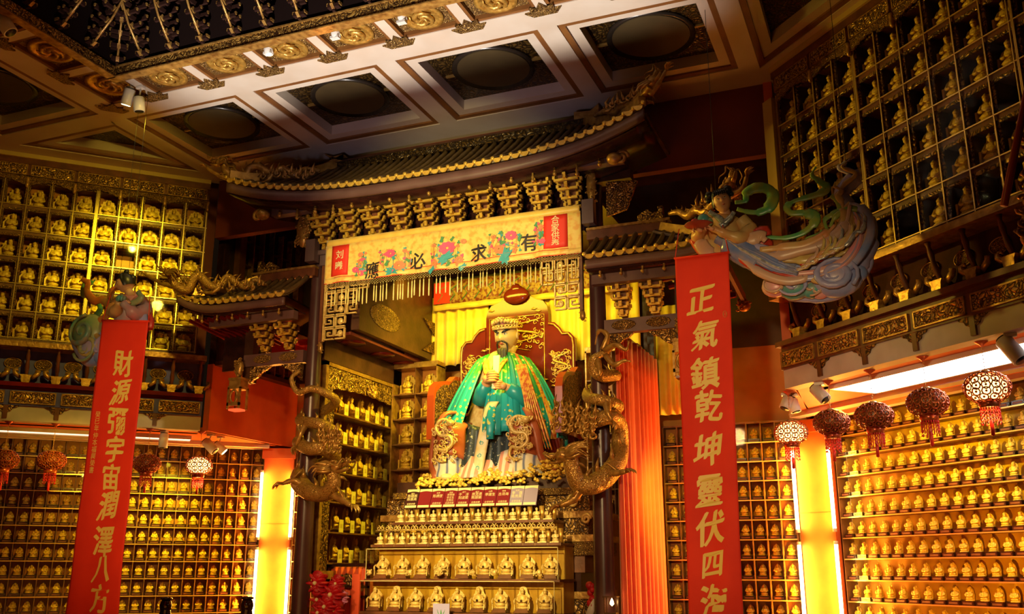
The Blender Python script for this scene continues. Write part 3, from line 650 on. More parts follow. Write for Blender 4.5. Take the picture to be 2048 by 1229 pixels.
# ------------------------------------------------------------------ lower wall cabinets
ROWZ = [3.47 - .247 * (k + 1) for k in range(11)]
SMALL = []
def lower_cabinet(fr, a0, n, pitch, label, where, rows=11):
    a1 = a0 + n * pitch; zb = ROWZ[rows - 1] - .02
    t = T('display_cabinet', label, 'cabinet', ((a0 + a1) / 2, .1, zb), fr)
    t.part('back_panel', MB().box(a0, .175, zb, a1, .20, 3.47), CELLY if where == 'right lower' else CELLB)
    t.part('frame', MB().box(a0 - .012, 0, zb - .02, a1 + .012, .2, zb).box(a0 - .012, 0, 3.47, a1 + .012, .2, 3.49).box(a0 - .012, 0, zb, a0, .2, 3.47).box(a1, 0, zb, a1 + .012, .2, 3.47), WOODM)
    m = MB(); m2 = MB(); m3 = MB()
    for z in ROWZ[:rows]: m.box(a0, .006, z - .014, a1, .175, z); m3.box(a0, 0, z - .014, a1, .006, z)
    for i in range(1, n): m2.box(a0 + i * pitch - .006, .004, zb, a0 + i * pitch + .006, .174, 3.47)
    t.part('shelves', m, WOODM); t.part('divider', m2, ACRYL if where == 'right lower' else WOODM); t.part('shelf_edge', m3, BRASS)
    t.part('glass_front', MB().box(a0, -.006, zb, a1, -.003, 3.47), GLASSL if where == 'right lower' else GLASS)
    for k in range(rows):
        for i in range(n):
            c = a0 + (i + .5) * pitch; SMALL.append((fr, c, .06 if where == 'right lower' else .085, ROWZ[k] + .001, where, k, i, n))
lower_cabinet(LL, 2.40 - 21 * .1795, 21, .1795, 'glazed cabinet of small statuettes covering the left lower wall', 'left lower')
lower_cabinet(RL, -9.64, 16, .186, 'glazed cabinet of small statuettes covering the right lower wall', 'right lower')
lower_cabinet(BK, -3.02, 9, .184, 'glazed cabinet of small statuettes behind the right red banner', 'back right')
lower_cabinet(BK, -8.86, 2, .184, 'narrow glazed cabinet of small statuettes beside the left lit pillar', 'back left')
SMALL.sort(key=lambda q: (q[0].w(q[1], q[2], q[3]) - EYE).length)
FROM = {'left lower': 'lit pillar', 'right lower': 'lit pillar', 'back right': 'red curtain', 'back left': 'lit pillar'}
mbs = MB(); n_ind = 0
def small_from_pillar(where, i, n): return n - i if where == 'left lower' else i + 1
for q, (fr, a, d, z, where, k, i, n) in enumerate(SMALL):
    if n_ind < 300:
        o = bpy.data.objects.new('small_gilded_statuette', WALL_ME); C.objects.link(o); o.location = fr.w(a, d, z); o.rotation_euler = (0, 0, fr.rz); n_ind += 1
        tag(o, 'small gilded statuette in the %s cabinet, %s row down, %s from the %s' % (where, ORD[k + 1], ORD[small_from_pillar(where, i, n)], FROM[where]), 'statuette', 'small statuettes in the %s cabinet' % where)
    else:
        P = fr.w(a, d, z); Rm = Matrix.Translation(P) @ Matrix.Rotation(fr.rz, 4, 'Z')
        k0 = len(mbs.v); mbs.v += [tuple(Rm @ v.co) for v in WALL_ME.vertices]; mbs.f += [tuple(j + k0 for j in p.vertices) for p in WALL_ME.polygons]
        mbs.m += [p.material_index for p in WALL_ME.polygons]; mbs.s += [p.use_smooth for p in WALL_ME.polygons]
solo('small_gilded_statuettes', mbs, [STAT, DARK, WOODR], 'remaining small gilded statuettes farthest away in the lower wall cabinets', 'statuettes', LL.w(0, .1, .7), W0, kind='stuff')
# ------------------------------------------------------------------ the shrine
XC = -5.06; YC = 10.4
sh = T('shrine', 'dark wooden shrine with swept tiled roof and gilded brackets, in the middle of the hall', 'shrine', (XC, 10.9, 0))
def rp(name, mb, mats, parent=None, label=None): return sh.part(name, mb, mats, parent, label)
COLM = M('column_lacquer', (.075, .030, .030), .28, 0, (.05, .018, .018), 3)
for x in (-6.98, -3.14):
    rp('column', MB().lathe([(.001, 0), (.17, 0), (.17, .08), (.14, .16), (.118, .22), (.114, 1.2), (.088, 5.5), (.086, 6.05), (.001, 6.05)], (x, YC, 0), 20), COLM)
for x in (-6.99, -3.13):
    rp('rear_post', MB().box(x - .06, 12.70, 0, x + .06, 12.85, 5.9), DARK)
BEAMC = M('lintel_wood', (.17, .115, .12), .4, 0, (.12, .07, .065), 3)
rp('lintel', MB().box(-6.88, 10.26, 5.46, -3.24, 10.40, 5.60).box(-6.95, 10.22, 5.60, -3.18, 10.44, 5.66), BEAMC)
for s in (-1, 1): rp('lintel_end', MB().box(XC + s * 1.90 - .07, 10.14, 5.50, XC + s * 1.90 + .07, 10.26, 5.80), BEAMC)
rp('lintel_board', MB().box(-6.9, 10.42, 5.66, -3.22, 10.46, 6.15), DARK)
rp('eave_beam', MB().box(-7.45, 9.93, 6.12, -2.67, 10.05, 6.22), BEAMC)
rp('eave_beam_rear', MB().box(-7.4, 10.40, 6.10, -2.7, 10.55, 6.3), WOOD)
rp('inner_ceiling', MB().box(-6.95, 10.50, 5.95, -3.16, 12.85, 6.0), DARK)
for i in range(3):
    x = -6.1 + i * 1.05; rp('gilt_cartouche', MB().prism([(x - .16, 5.66), (x + .16, 5.66), (x + .11, 5.73), (x - .11, 5.73)], 10.23, 10.26), CARVEF)
def bracket_set(x, zb, y0, k0=5, s=1.0, slim=False):
    mg = MB()
    for k in range(k0):
        z = zb + .092 * k * s; y = y0 - .062 * k * s; hw = (.052 + .024 * k) * s; q = .016
        for yy in ((y,) if k == 0 else (y, y + .12 * s)):
            mg.box(x - hw, yy - q, z, x + hw, yy + q, z + .030 * s)
            for e in (-1, 1): mg.box(x + e * hw - q, yy - q * 1.2, z + .029 * s, x + e * hw + q, yy + q * 1.2, z + .070 * s)
        mg.box(x - .018, y - .075 * s, z + .012, x + .018, y, z + .050 * s)
        mg.box(x - .02, y - .085 * s, z + .048 * s, x + .02, y - .05 * s, z + .075 * s)
    return mg
def bracket_core(x, zb, y0, k0=5, s=1.0):
    m = MB()
    for k in range(k0):
        z = zb + .092 * k * s; y = y0 - .062 * k * s; hw = (.045 + .022 * k) * s
        m.box(x - hw * .8, y + .018, z + .004, x + hw * .8, y0 + .10, z + .088 * s)
    return m
BRK = M('bracket_gilding', (.86, .56, .08), .34, .45, (.64, .36, .04), 18)
for i in range(10):
    x = -6.765 + .3775 * i; b = rp('bracket_set', bracket_set(x, 5.64, 10.24), BRK); rp('bracket_core', bracket_core(x, 5.64, 10.24), WOODR, b)
# tiled roofs -------------------------------------------------------------
def roof_fn(x0, x1, hr0, hr1, Ye, ze, Yr, zr, lift0, lift1, fwd):
    """x0..x1 eave span, hr0..hr1 ridge span; returns surface point for (x at the eave line, t)"""
    def endf(x):
        m = (x0 + x1) / 2; h = (x1 - x0) / 2; u = (x - m) / h
        return (max(0, u) ** 3.2 * lift1 + max(0, -u) ** 3.2 * lift0), (abs(u) ** 3.2) * fwd * (1 if (lift1 if u > 0 else lift0) > 0 else 0)
    def tmax(x):
        if x < hr0: return max(0.0, (x - x0) / (hr0 - x0))
        if x > hr1: return max(0.0, (x1 - x) / (x1 - hr1))
        return 1.0
    def P(x, t, dz=0.0):
        l, f = endf(x); return Vector((x, Ye - f + (Yr - Ye + f) * t, ze + l * (1 - t * .35) + (zr - ze) * (t ** 1.25) + dz))
    return P, tmax, endf
def tiled_roof(thing, x0, x1, hr0, hr1, Ye, ze, Yr, zr, lift0, lift1, fwd, pitch=.115, fasc=.13):
    P, tmax, endf = roof_fn(x0, x1, hr0, hr1, Ye, ze, Yr, zr, lift0, lift1, fwd)
    n = int(round((x1 - x0) / pitch)); N = 10
    base = MB().grid(lambda u, v: P(x0 + (x1 - x0) * u, tmax(x0 + (x1 - x0) * u) * v, -.012), n, N, 0, True, .03)
    for i in range(n + 1):
        x = x0 + (x1 - x0) * i / n; tm = tmax(x)
        if tm < .06: continue
        base.tube([P(x, tm * j / 14, .006) for j in range(15)], [.030 + .004 * (j % 2) for j in range(15)], 6)
    rf = thing.part('roof_tiles', base, TILE)
    dr = MB()
    for i in range(n + 1):
        x = x0 + (x1 - x0) * i / n; p = P(x, 0)
        dr.lathe([(.001, 0), (.023, 0), (.023, .016), (.001, .016)], (0, 0, 0), 10)
        k = 40; vs = dr.v[-k:]; dr.v[-k:] = [(p.x + a, p.y - .012 - c, p.z + .004 + b) for a, b, c in vs]
        if i < n:
            q = P(x + (x1 - x0) / n * .5, 0); w_ = (x1 - x0) / n * .44
            dr.prism([(-w_, .012), (w_, .012), (w_ * .85, -.022), (w_ * .4, -.042), (-w_ * .4, -.042), (-w_ * .85, -.022)], -.02, -.006, 0, (q.x, q.y, q.z - .012))
    dr.tube([P(x0 + (x1 - x0) * i / 60, 0, -.008) + Vector((0, -.008, 0)) for i in range(61)], .014, 5)
    thing.part('drip_tiles', dr, M_DRIP)
    fa = MB().grid(lambda u, v: P(x0 + (x1 - x0) * u, 0, -.06 - fasc * v) + Vector((0, .03, 0)), 60, 1, 0, True, .03)
    thing.part('fascia', fa, FASC)
    so = MB().grid(lambda u, v: (lambda a: Vector((a.x, a.y + .05 + (Yr - .05 - a.y) * v, a.z - .06 - fasc * (1 - v) + v * .01 if False else a.z - .05 - fasc)))(P(x0 + (x1 - x0) * u, 0)), 40, 2, 0, True, .02)
    thing.part('eave_soffit', so, DARK)
    for i in range(n * 2 // 5 + 1):     # rafter ends
        pass
    return P, tmax, rf
M_DRIP = M('gilded_drip_tile', (.82, .54, .09), .38, .35, (.62, .36, .05), 25)
RX0, RX1 = XC - 2.78, XC + 2.78
Pm, tm_m, rf = tiled_roof(sh, RX0, RX1, XC - 1.78, XC + 1.78, 9.62, 6.24, 10.52, 6.90, .30, .30, .16)
def ridge_bar(thing, pts, w, h, mat, name='ridge'):
    m = MB()
    for a, b in zip(pts, pts[1:]): m.bar(a, b, w, h)
    return thing.part(name, m, mat)
ridge_bar(sh, [(XC - 1.80, 10.52, 6.95), (XC + 1.80, 10.52, 6.95)], .10, .10, DPANEL, 'main_ridge')
ridge_bar(sh, [(XC - 1.85, 10.52, 7.01), (XC + 1.85, 10.52, 7.01)], .13, .025, WOOD, 'ridge_cap')
for s in (-1, 1):
    pts = [Pm(XC + s * (1.78 + .98 * q / 8), tm_m(XC + s * (1.78 + .98 * q / 8)), .05) for q in range(9)]
    ridge_bar(sh, pts, .09, .11, BRONZE, 'hip_ridge')
    x = XC + s * 1.82; b = rp('ridge_finial', MB().prism([(x - .16, 7.0), (x + .16, 7.0), (x + .16 * s + .0, 7.16), (x + s * .05, 7.08), (x - s * .16, 7.10)], 10.44, 10.60), GOLD2)
    # side slope of the hipped end
    e = RX1 - .02 if s > 0 else RX0 + .02
    rp('end_slope', MB().grid(lambda u, v: Vector((XC + s * (1.78 + .98 * v), 10.52 + (.26 * u) - (.9 * v) * (1 - u) * .98, 6.90 - .42 * v ** .8)), 4, 8, 0, True, .03), TILE)
    # corner boss under the eave tip
    c = Vector((XC + s * 2.36, 9.72, 6.06)); m = MB().ell(c, (.09, .08, .07), 0, 12, 8)
    m.tube(spiral(c + Vector((s * .08, 0, 0)), (1, 0, 0), (0, 0, 1), .085, 1.4, 0, 20, .02), .022, 6); rp('corner_boss', m, GOLD2)
# hanging drops under the main eave
for i in range(19):
    x = XC - 2.42 + i * .27; l = .12 if i % 2 == 0 else .07
    z = 6.06 + .2 * max(0, (abs(x - XC) - 1.8)) ** 2
    rp('hanging_drop', MB().lathe([(.001, -l), (.020, -l + .015), (.026, -l + .035), (.012, -l + .055), (.022, -l + .075), (.012, -.02), (.014, .03), (.001, .03)], (x, 9.78, z), 8), BRONZE)
# carved guardians on the column heads
def carved_cluster(c, w, h, n, seed):
    rnd = random.Random(seed); m = MB()
    m.ell(c, (w * .5, w * .35, h * .5), 0, 12, 8)
    for i in range(n):
        a = rnd.uniform(0, 6.28); z = rnd.uniform(-.5, .5) * h; r = w * .45
        p = Vector(c) + Vector((cos(a) * r, -abs(sin(a)) * r * .8, z))
        m.tube(spiral(p, (1, 0, 0), (0, .3, 1), w * rnd.uniform(.12, .24), rnd.choice((-1, 1)) * rnd.uniform(.8, 1.5), a, 10, w * .03), [w * .07, w * .03], 5)
    return m
rp('carved_guardian', carved_cluster((-7.13, 10.22, 5.98), .20, .50, 22, 3), BRONZE)
rp('carved_guardian', carved_cluster((-3.13, 10.22, 6.02), .12, .50, 16, 4), BRONZE)
b = rp('carved_plaque', MB().prism([(-2.98, 5.62), (-2.74, 5.68), (-2.66, 5.86), (-2.60, 6.02), (-2.98, 6.06)], 10.32, 10.36), CARVE)
# wings --------------------------------------------------------------------
for s in (-1, 1):
    x0, x1 = (XC + 1.98, XC + 3.60) if s > 0 else (XC - 3.60, XC - 1.98)
    if s > 0: Pw, tw, _ = tiled_roof(sh, x0, x1, x0, XC + 2.75, 9.75, 4.98, 10.24, 5.32, 0, .17, .10, .112, .10)
    else: Pw, tw, _ = tiled_roof(sh, x0, x1, XC - 2.75, x1, 9.75, 4.98, 10.24, 5.32, .17, 0, .10, .112, .10)
    ridge_bar(sh, [(XC + s * 1.86, 10.26, 5.38), (XC + s * 2.80, 10.26, 5.38)], .08, .11, WOODR, 'wing_ridge')
    ridge_bar(sh, [(XC + s * 1.86, 10.26, 5.45), (XC + s * 2.85, 10.26, 5.45)], .11, .03, GOLD2, 'wing_ridge_cap')
    ridge_bar(sh, [Pw(XC + s * (2.75 + .84 * q / 8), tw(XC + s * (2.75 + .84 * q / 8)), .05) for q in range(9)], .08, .10, BRONZE, 'wing_hip')
    fx = XC + s * 2.62; p = [(0, 5.43), (.30, 5.43), (.30, 5.62), (.24, 5.62), (.25, 5.56), (.18, 5.55), (.12, 5.60), (.06, 5.57), (0, 5.53)]
    poly = [(fx + s * (x - .15), z) for x, z in p]; rp('wing_finial', MB().prism(poly if s > 0 else poly[::-1], 10.22, 10.30), CARVE)
    # beams, brackets and hanging post under the wing
    rp('wing_beam', MB().box(min(XC + s * 1.98, XC + s * 3.3), 9.98, 4.70, max(XC + s * 1.98, XC + s * 3.3), 10.08, 4.83), FASC)
    rp('wing_back_board', MB().box(min(XC + s * 3.0, XC + s * 3.4), 10.44, 4.2, max(XC + s * 3.0, XC + s * 3.4), 10.48, 4.86), DARK)
    rp('wing_lower_beam', MB().box(min(XC + s * 2.02, XC + s * 2.95), 10.30, 4.20, max(XC + s * 2.02, XC + s * 2.95), 10.40, 4.36), FASC)
    rp('wing_end_post', MB().box(min(XC + s * 2.84, XC + s * 2.98), 10.34, 4.0, max(XC + s * 2.84, XC + s * 2.98), 10.46, 4.95), WOOD)
    for q in range(2):
        bx = XC + s * (2.25 + .37 * q); b = rp('wing_bracket', bracket_set(bx, 4.38, 10.30, 4, .92), BRK); rp('bracket_core', bracket_core(bx, 4.38, 10.30, 4, .92), WOODR, b)
        mx = XC + s * (2.25 + .40 * q)
        rp('oval_medallion', MB().ell((mx, 10.295, 4.285), (.145, .018, .06), 0, 20, 6), CARVEF)
        p = [(0, 4.19), (.32, 4.19), (.26, 4.14), (.20, 4.12), (.12, 4.05), (.06, 4.02), (0, 3.96)]
        ox = XC + s * (2.04 if q == 0 else 2.84); e = s if q == 0 else -s
        poly = [(ox + e * x, z) for x, z in p]; rp('corner_carving', MB().prism(poly if e > 0 else poly[::-1], 10.31, 10.35), CARVE)
    hx = XC + s * 2.93; hm = MB()
    hm.box(hx - .10, 10.12, 3.66, hx + .10, 10.15, 3.70).box(hx - .10, 10.12, 3.88, hx + .10, 10.30, 3.92).box(hx - .10, 10.12, 4.0, hx + .10, 10.30, 4.03).box(hx - .09, 10.13, 3.92, hx + .09, 10.29, 4.0)
    for e in (-1, 1):
        for yy in (10.12, 10.275): hm.box(hx + e * .10 - .025 * (e > 0), yy, 3.62, hx + e * .10 + .025 * (e < 0), yy + .025, 3.90)
    hm.tube([(hx + .055 * cos(q * pi / 6), 10.13, 3.78 + .085 * sin(q * pi / 6)) for q in range(13)], .014, 6)
    hp = rp('hanging_post', hm, BRONZE); rp('post_crown', carved_cluster((hx, 10.20, 4.16), .13, .24, 12, 9), BRONZE, hp)
    rp('lit_tip', MB().box(hx - .08, 10.14, 3.60, hx + .08, 10.28, 3.625), EMB if s < 0 else REDW, hp)
    for q in range(6):
        x = XC + s * (2.12 + .24 * q)
        rp('hanging_drop', MB().lathe([(.001, -.10), (.018, -.085), (.022, -.07), (.010, -.05), (.016, -.03), (.010, 0), (.012, .03), (.001, .03)], (x, 9.86, 4.83), 8), BRONZE)
    xe = XC + s * 3.42; xi = XC + s * 2.75
    rp('side_soffit', MB().box(min(xe, xi), 9.95, 4.84, max(xe, xi), 11.6, 4.87), DARK); rp('side_fascia', MB().bar((xe, 9.85, 4.93), (xe, 11.6, 4.80), .04, .12), FASC)
    rp('side_slope', MB().grid(lambda u, v: Vector((xe - s * (.75 * v), 9.85 + .30 * v * (1 - u) + 1.75 * u, 4.97 - .10 * u + .34 * v)), 6, 4, 0, True, .03), TILE)
    for q in range(5): rp('side_rafter', MB().bar((xe - s * .06, 10.15 + .3 * q, 4.80), (xi, 10.15 + .3 * q, 4.72), .05, .06), REDW)
    rp('rafter_head', carved_cluster((xe, 11.55, 4.70), .16, .14, 10, 13), GOLD2)
    if s < 0:
        rp('red_wing_panel', MB().box(-8.3, 11.2, 4.52, -7.2, 11.25, 4.75), REDP)
# stair of dark rafters seen under the left wing
for i in range(9):
    rp('rafter', MB().bar((-8.62 + .10 * i, 9.90, 4.80), (-8.40 + .10 * i, 10.8, 4.60), .035, .04), REDW)
# key-pattern corner screens beside the valance ------------------------------
def key(x, z, s, flip):
    """square spiral of strips; s its side"""
    q = [(0, 0), (1, 0), (1, 1), (0, 1), (0, .33), (.66, .33), (.66, .66), (.36, .66)]
    return [(x + (s * a if not flip else s * (1 - a)), z + s * b) for a, b in q]
def fret(xo, dirx, z0, rows):
    m = MB()
    def run(pts):
        for (xa, za), (xb, zb) in zip(pts, pts[1:]): m.bar((xa, 10.30, za), (xb, 10.30, zb), .017, .03, up=(0, 1, 0))
    s = .135
    for r, cols in enumerate(rows):
        for c in range(cols):
            x = xo + dirx * (.03 + c * (s + .025)) - (s if dirx < 0 else 0); run(key(x, z0 + r * (s + .025), s, (c + r) % 2 == 0))
            if c % 2: m.ell((x + s / 2, 10.30, z0 + r * (s + .025) + s / 2), (.045, .02, .045), 0, 8, 5)
    m.box(min(xo, xo + dirx * .02), 10.285, z0 - .02, max(xo, xo + dirx * .02), 10.315, z0 + len(rows) * (s + .025))
    return m
rp('key_screen', fret(-6.80, 1, 4.46, [2, 2, 3, 3, 4]), PALE); rp('key_screen', fret(-3.30, -1, 4.54, [2, 2, 3, 3, 4]), PALE)
for x, z in ((-6.80, 4.36), (-3.27, 4.44)):
    rp('screen_post', MB().box(x - .05, 10.28, z + .05, x - .01, 10.33, 5.55), WOODR)
    rp('screen_tassel', carved_cluster((x - .02, 10.29, z), .07, .13, 8, 5), BRONZE)
# side beam, red soffit and rear parts inside
rp('side_beam', MB().box(-6.52, 10.52, 4.62, -6.40, 12.60, 5.90), WOOD)
rp('side_beam_carving', MB().ell((-6.395, 11.2, 4.93), (.012, .42, .17), 0, 20, 8), CARVEF)
p = [(12.66, 5.2), (12.66, 4.98), (12.42, 5.2)]
for zz, f in ((5.2, -1), (4.72, 1)):
    m = MB(); v = [(-6.395, 12.66, zz), (-6.395, 12.66, zz + f * .2), (-6.395, 12.30, zz)]; v += [(-6.38, b, c) for a, b, c in v]
    m.add(v, [(0, 1, 2), (5, 4, 3), (0, 3, 4, 1), (1, 4, 5, 2), (2, 5, 3, 0)]); rp('corner_carving', m, CARVE2)
rp('side_soffit', MB().box(-6.97, 10.52, 4.56, -6.52, 12.70, 4.60), DRED)
for yy in (10.95, 11.75, 12.4): rp('soffit_disc', MB().lathe([(.001, -.015), (.17, -.012), (.18, .01), (.001, .01)], (-6.74, yy, 4.555), 20), REDW)
rp('side_lintel', MB().box(-7.0, 10.52, 4.26, -6.90, 12.70, 4.56), WOOD)
rp('curtain_post', MB().box(-3.07, 12.42, 0, -2.98, 12.54, 5.0), DARK)
rp('curtain_rail', MB().bar((-3.0, 10.45, 4.33), (-3.0, 12.5, 4.33), .03, .03), WOOD)

# ------------------------------------------------------------------ embroidered valance
VX0, VX1, VY = -6.70, -3.24, 10.12
va = T('valance', 'yellow satin valance embroidered with flowers and characters hanging across the shrine front', 'valance', ((VX0 + VX1) / 2, VY, 5.73))
def vy(x, z, off=0.0):
    t = (5.73 - z) / .55; return VY - off + .018 * t * sin(x * 9) + .010 * t * sin(x * 23 + 2)
def vsheet(x0, x1, z0, z1, off, nu=60, nv=8, thick=.004):
    return MB().grid(lambda u, v: Vector((x0 + (x1 - x0) * u, vy(x0 + (x1 - x0) * u, z0 + (z1 - z0) * v, off), z0 + (z1 - z0) * v)), nu, nv, 0, True, thick)
cl = va.part('cloth', vsheet(VX0, VX1, 5.15, 5.66, 0, 120), SATIN2)
va.part('top_band', vsheet(VX0 + .01, VX1 - .01, 5.655, 5.735, .004, 120, 2), SATIN)
va.part('lower_band', vsheet(VX0, VX1, 5.15, 5.215, .003, 120, 2), SATIN2)
va.part('piping', vsheet(VX0 + .15, VX1 - .15, 5.213, 5.219, .008, 120, 1).join(vsheet(VX0, VX1, 5.143, 5.152, .004, 120, 1)), REDP)
for x0, x1, s, n in ((-6.60, -6.35, ('刘', '曦'), 0), (-3.69, -3.40, ('合', '家', '供', '奉'), 1)):
    f = va.part('red_label', vsheet(x0, x1, 5.235, 5.645, .008, 6, 6), REDP); m = MB()
    for i, ch in enumerate(s):
        zc = 5.44 + ((.075 - .15 * i) if n == 0 else (.145 - .097 * i))
        put_text(m, ch, .125 if n == 0 else .105, lambda u, v, xc=(x0 + x1) / 2, zc=zc: (xc + u, vy(xc + u, zc + v, .016), zc + v), .012)
    va.part('label_lettering', m, PAPER, f)
for ch, px, py in (('應', 745, 540), ('必', 835, 522), ('求', 957, 508), ('有', 1058, 485)):
    m = MB(); p = at(px, py, VY); put_text(m, ch, .23, lambda u, v, p=p: (p.x + u, vy(p.x + u, p.z + v, .010), p.z + v), 0, 0, 1.0, .07, .012); va.part('embroidered_character', m, DKTH)
def flower(px, py, r, mat, n=9):
    p = at(px, py, VY); m = MB()
    for ring_, rr, k in ((0, r, n), (1, r * .62, n - 2)):
        for i in range(k):
            a = 2 * pi * i / k + ring_ * .4; c = (p.x + cos(a) * rr * .55, p.z + sin(a) * rr * .42)
            pts = [(c[0] + cos(a + q * pi / 4) * rr * .30 * (1.2 if q % 2 == 0 else .85), c[1] + sin(a + q * pi / 4) * rr * .24) for q in range(8)]
            m.add([(x, vy(x, z, .011 + .003 * ring_), z) for x, z in pts], [tuple(range(8))])
    return va.part('embroidered_flower', m, mat)
def leaf(px, py, l, ang, mat):
    p = at(px, py, VY); ca, sa = cos(ang), sin(ang); m = MB()
    pts = [(0, 0), (.3, .16), (.6, .15), (1, 0), (.6, -.12), (.3, -.14)]
    for k in range(3):
        q = [(p.x + l * ((x - .5) * cos(ang + k * .5) - z * sin(ang + k * .5)), p.z + l * ((x - .5) * sin(ang + k * .5) + z * cos(ang + k * .5))) for x, z in pts]
        m.add([(x, vy(x, z, .010 + .001 * k), z) for x, z in q], [tuple(range(6))])
    return va.part('embroidered_leaf', m, mat)
for px, py, r, mt in [(782, 508, .085, PINK), (799, 532, .095, CORAL), (895, 497, .13, PINK), (722, 510, .05, CORAL), (711, 540, .06, PINK), (810, 502, .04, CORAL), (870, 528, .06, CORAL), (918, 520, .07, CORAL), (927, 483, .05, CORAL), (869, 492, .04, CORAL),
                      (1022, 471, .09, PINK), (1000, 500, .09, CORAL), (988, 475, .04, CORAL), (1086, 484, .05, PINK), (1084, 455, .04, CORAL), (1028, 500, .045, CORAL)]: flower(px, py, r, mt)
for px, py, l, a, mt in [(785, 543, .2, -.5, TEAL), (775, 527, .1, .6, LEAF), (893, 516, .24, .05, TEAL), (865, 541, .13, .1, TEAL), (925, 534, .13, .1, TEAL), (885, 480, .1, .8, LEAF), (1012, 512, .24, .7, TEAL), (1005, 485, .1, 2.2, LEAF), (1040, 478, .08, .4, LEAF), (730, 525, .08, 1.2, LEAF), (815, 520, .09, 2.0, LEAF), (905, 478, .08, .3, LEAF), (1085, 470, .09, 1.0, LEAF)]: leaf(px, py, l, a, mt)
rv = random.Random(77)
for mt, nm in ((LEAF, 'green'), (TEAL, 'teal'), (CORAL, 'coral'), (PINK, 'pink')):
    for q, (px, py) in enumerate([(790, 520), (895, 510), (1012, 488), (1078, 468), (722, 528)]):
        c = at(px, py, VY); m = MB(); pts = []
        for i in range(9):
            x = c.x + rv.uniform(-.20, .20) * (1.1 if q < 3 else .35); z = c.z + rv.uniform(-.15, .15); pts.append((x, vy(x, z, .0095), z)); k = rv.uniform(.012, .026); a = rv.random() * 6
            for e in range(3):
                pl = [(x + k * (.6 * cos(a + e * 2.1) + .6 * cos(a + e * 2.1 + w_)), z + k * (.6 * sin(a + e * 2.1) + .6 * sin(a + e * 2.1 + w_))) for w_ in (0, 1.2, 2.4, 3.6, 4.8)]
                m.add([(x_, vy(x_, z_, .0105), z_) for x_, z_ in pl], [tuple(range(5))])
        m.tube(smooth(sorted(pts), 3), .0016, 3, cap=False); va.part('embroidered_sprig', m, mt)
# netted fringe with tassels
m = MB(); n = 90
for i in range(n):
    for s in (-1, 1):
        x = VX0 + (VX1 - VX0) * (i + .5) / n; h = (VX1 - VX0) / n
        m.tube([(x - s * h * .5, VY, 5.15), (x + s * h * .5, VY - .003, 5.125), (x - s * h * .5, VY, 5.10), (x + s * h * .2, VY, 5.075)], .0018, 3, cap=False)
m.box(VX0, VY - .003, 5.146, VX1, VY + .003, 5.152); va.part('netting', m, TASS)
random.seed(11)
x = VX0 + .05
while x < VX1 - .02:
    l = random.uniform(.19, .23); z = 5.06 - random.uniform(0, .03)
    va.part('tassel', MB().lathe([(.001, -l), (.008, -l + .003), (.010, -l * .6), (.007, -.03), (.009, -.015), (.002, 0), (.0015, .05), (.001, .05)], (x, VY - .004, z), 6), TASS)
    x += random.choice((.035, .05, .06, .075, .10))
# inner valance and curtains
iv = T('inner_valance', 'embroidered brocade valance with gold border hanging inside the shrine above the throne', 'valance', (-4.9, 12.6, 5.46))
BROC = M('dark_brocade', (.42, .24, .05), .55, 0, (.20, .03, .02), 22, .42, .55); 
iv.part('cloth', MB().grid(lambda u, v: Vector((-6.38 + 3.0 * u, 12.60 + .012 * sin(u * 60), 5.46 + .36 * v)), 60, 3, 0, True, .004), BROC)
iv.part('border', MB().grid(lambda u, v: Vector((-6.38 + 3.0 * u, 12.59 + .012 * sin(u * 60), 5.37 + .09 * v)), 60, 1, 0, True, .004), SATIN)
m = MB()
for i in range(14): m.tube([(-6.3 + .2 * i, 12.58, 5.50), (-6.22 + .2 * i, 12.58, 5.60), (-6.28 + .2 * i, 12.58, 5.68), (-6.18 + .2 * i, 12.58, 5.74)], .012, 5, 0, .3)
iv.part('vine_embroidery', m, LEAF)
iv.part('red_label', MB().box(-6.37, 12.578, 5.47, -6.10, 12.584, 5.80), REDP)
def curtain(name, label, x0, x1, y, z0, z1, mat, waves, amp, hem, cat='curtain', frz=None):
    nu = waves * 8
    f = lambda u, v: Vector((x0 + (x1 - x0) * u, y + amp * sin(u * waves * 2 * pi + .6 * sin(u * 17)) * (.5 + .5 * (1 - v)) + amp * .35 * sin(u * waves * 5.1), z0 + (z1 - z0) * v + hem * (1 - v) * sin(u * waves * 2 * pi + 1)))
    return solo(name, MB().grid(f, nu, 10, 0, True, .006), mat, label, cat, ((x0 + x1) / 2, y, z0))
curtain('curtain', 'yellow pleated curtain hanging behind the throne, left of its tall back', -6.88, -5.5, 12.66, 4.53, 5.60, CURT, 9, .035, .012)
curtain('curtain', 'yellow pleated curtain hanging behind the throne, right of its tall back', -4.62, -3.22, 12.66, 4.45, 5.60, CURT, 9, .035, .012)
curtain('curtain', 'plain yellow curtain behind the middle of the throne', -5.48, -4.64, 12.70, 2.8, 5.55, CURT, 5, .02, .0)
# red side curtain, along the depth of the shrine
rnd = random.Random(3)
f = lambda u, v: Vector((-2.95 + .045 * sin(u * 10 * 2 * pi + .9 * sin(u * 11)) * (.55 + .45 * (1 - v)) + .01 * sin(u * 71), 10.42 + 2.05 * u, .1 + (4.30 - .1) * v))
solo('curtain', MB().grid(f, 140, 12, 0, True, .006), RCURT, 'tall red curtain hanging along the right side of the shrine', 'curtain', (-2.95, 11.4, .1))
# yellow curtain at the back right, seen through the wing
curtain('curtain', 'small yellow curtain glowing between the red curtain top and the wing bracket', -3.05, -2.2, 12.62, 3.6, 5.1, CURT, 7, .03, 0)
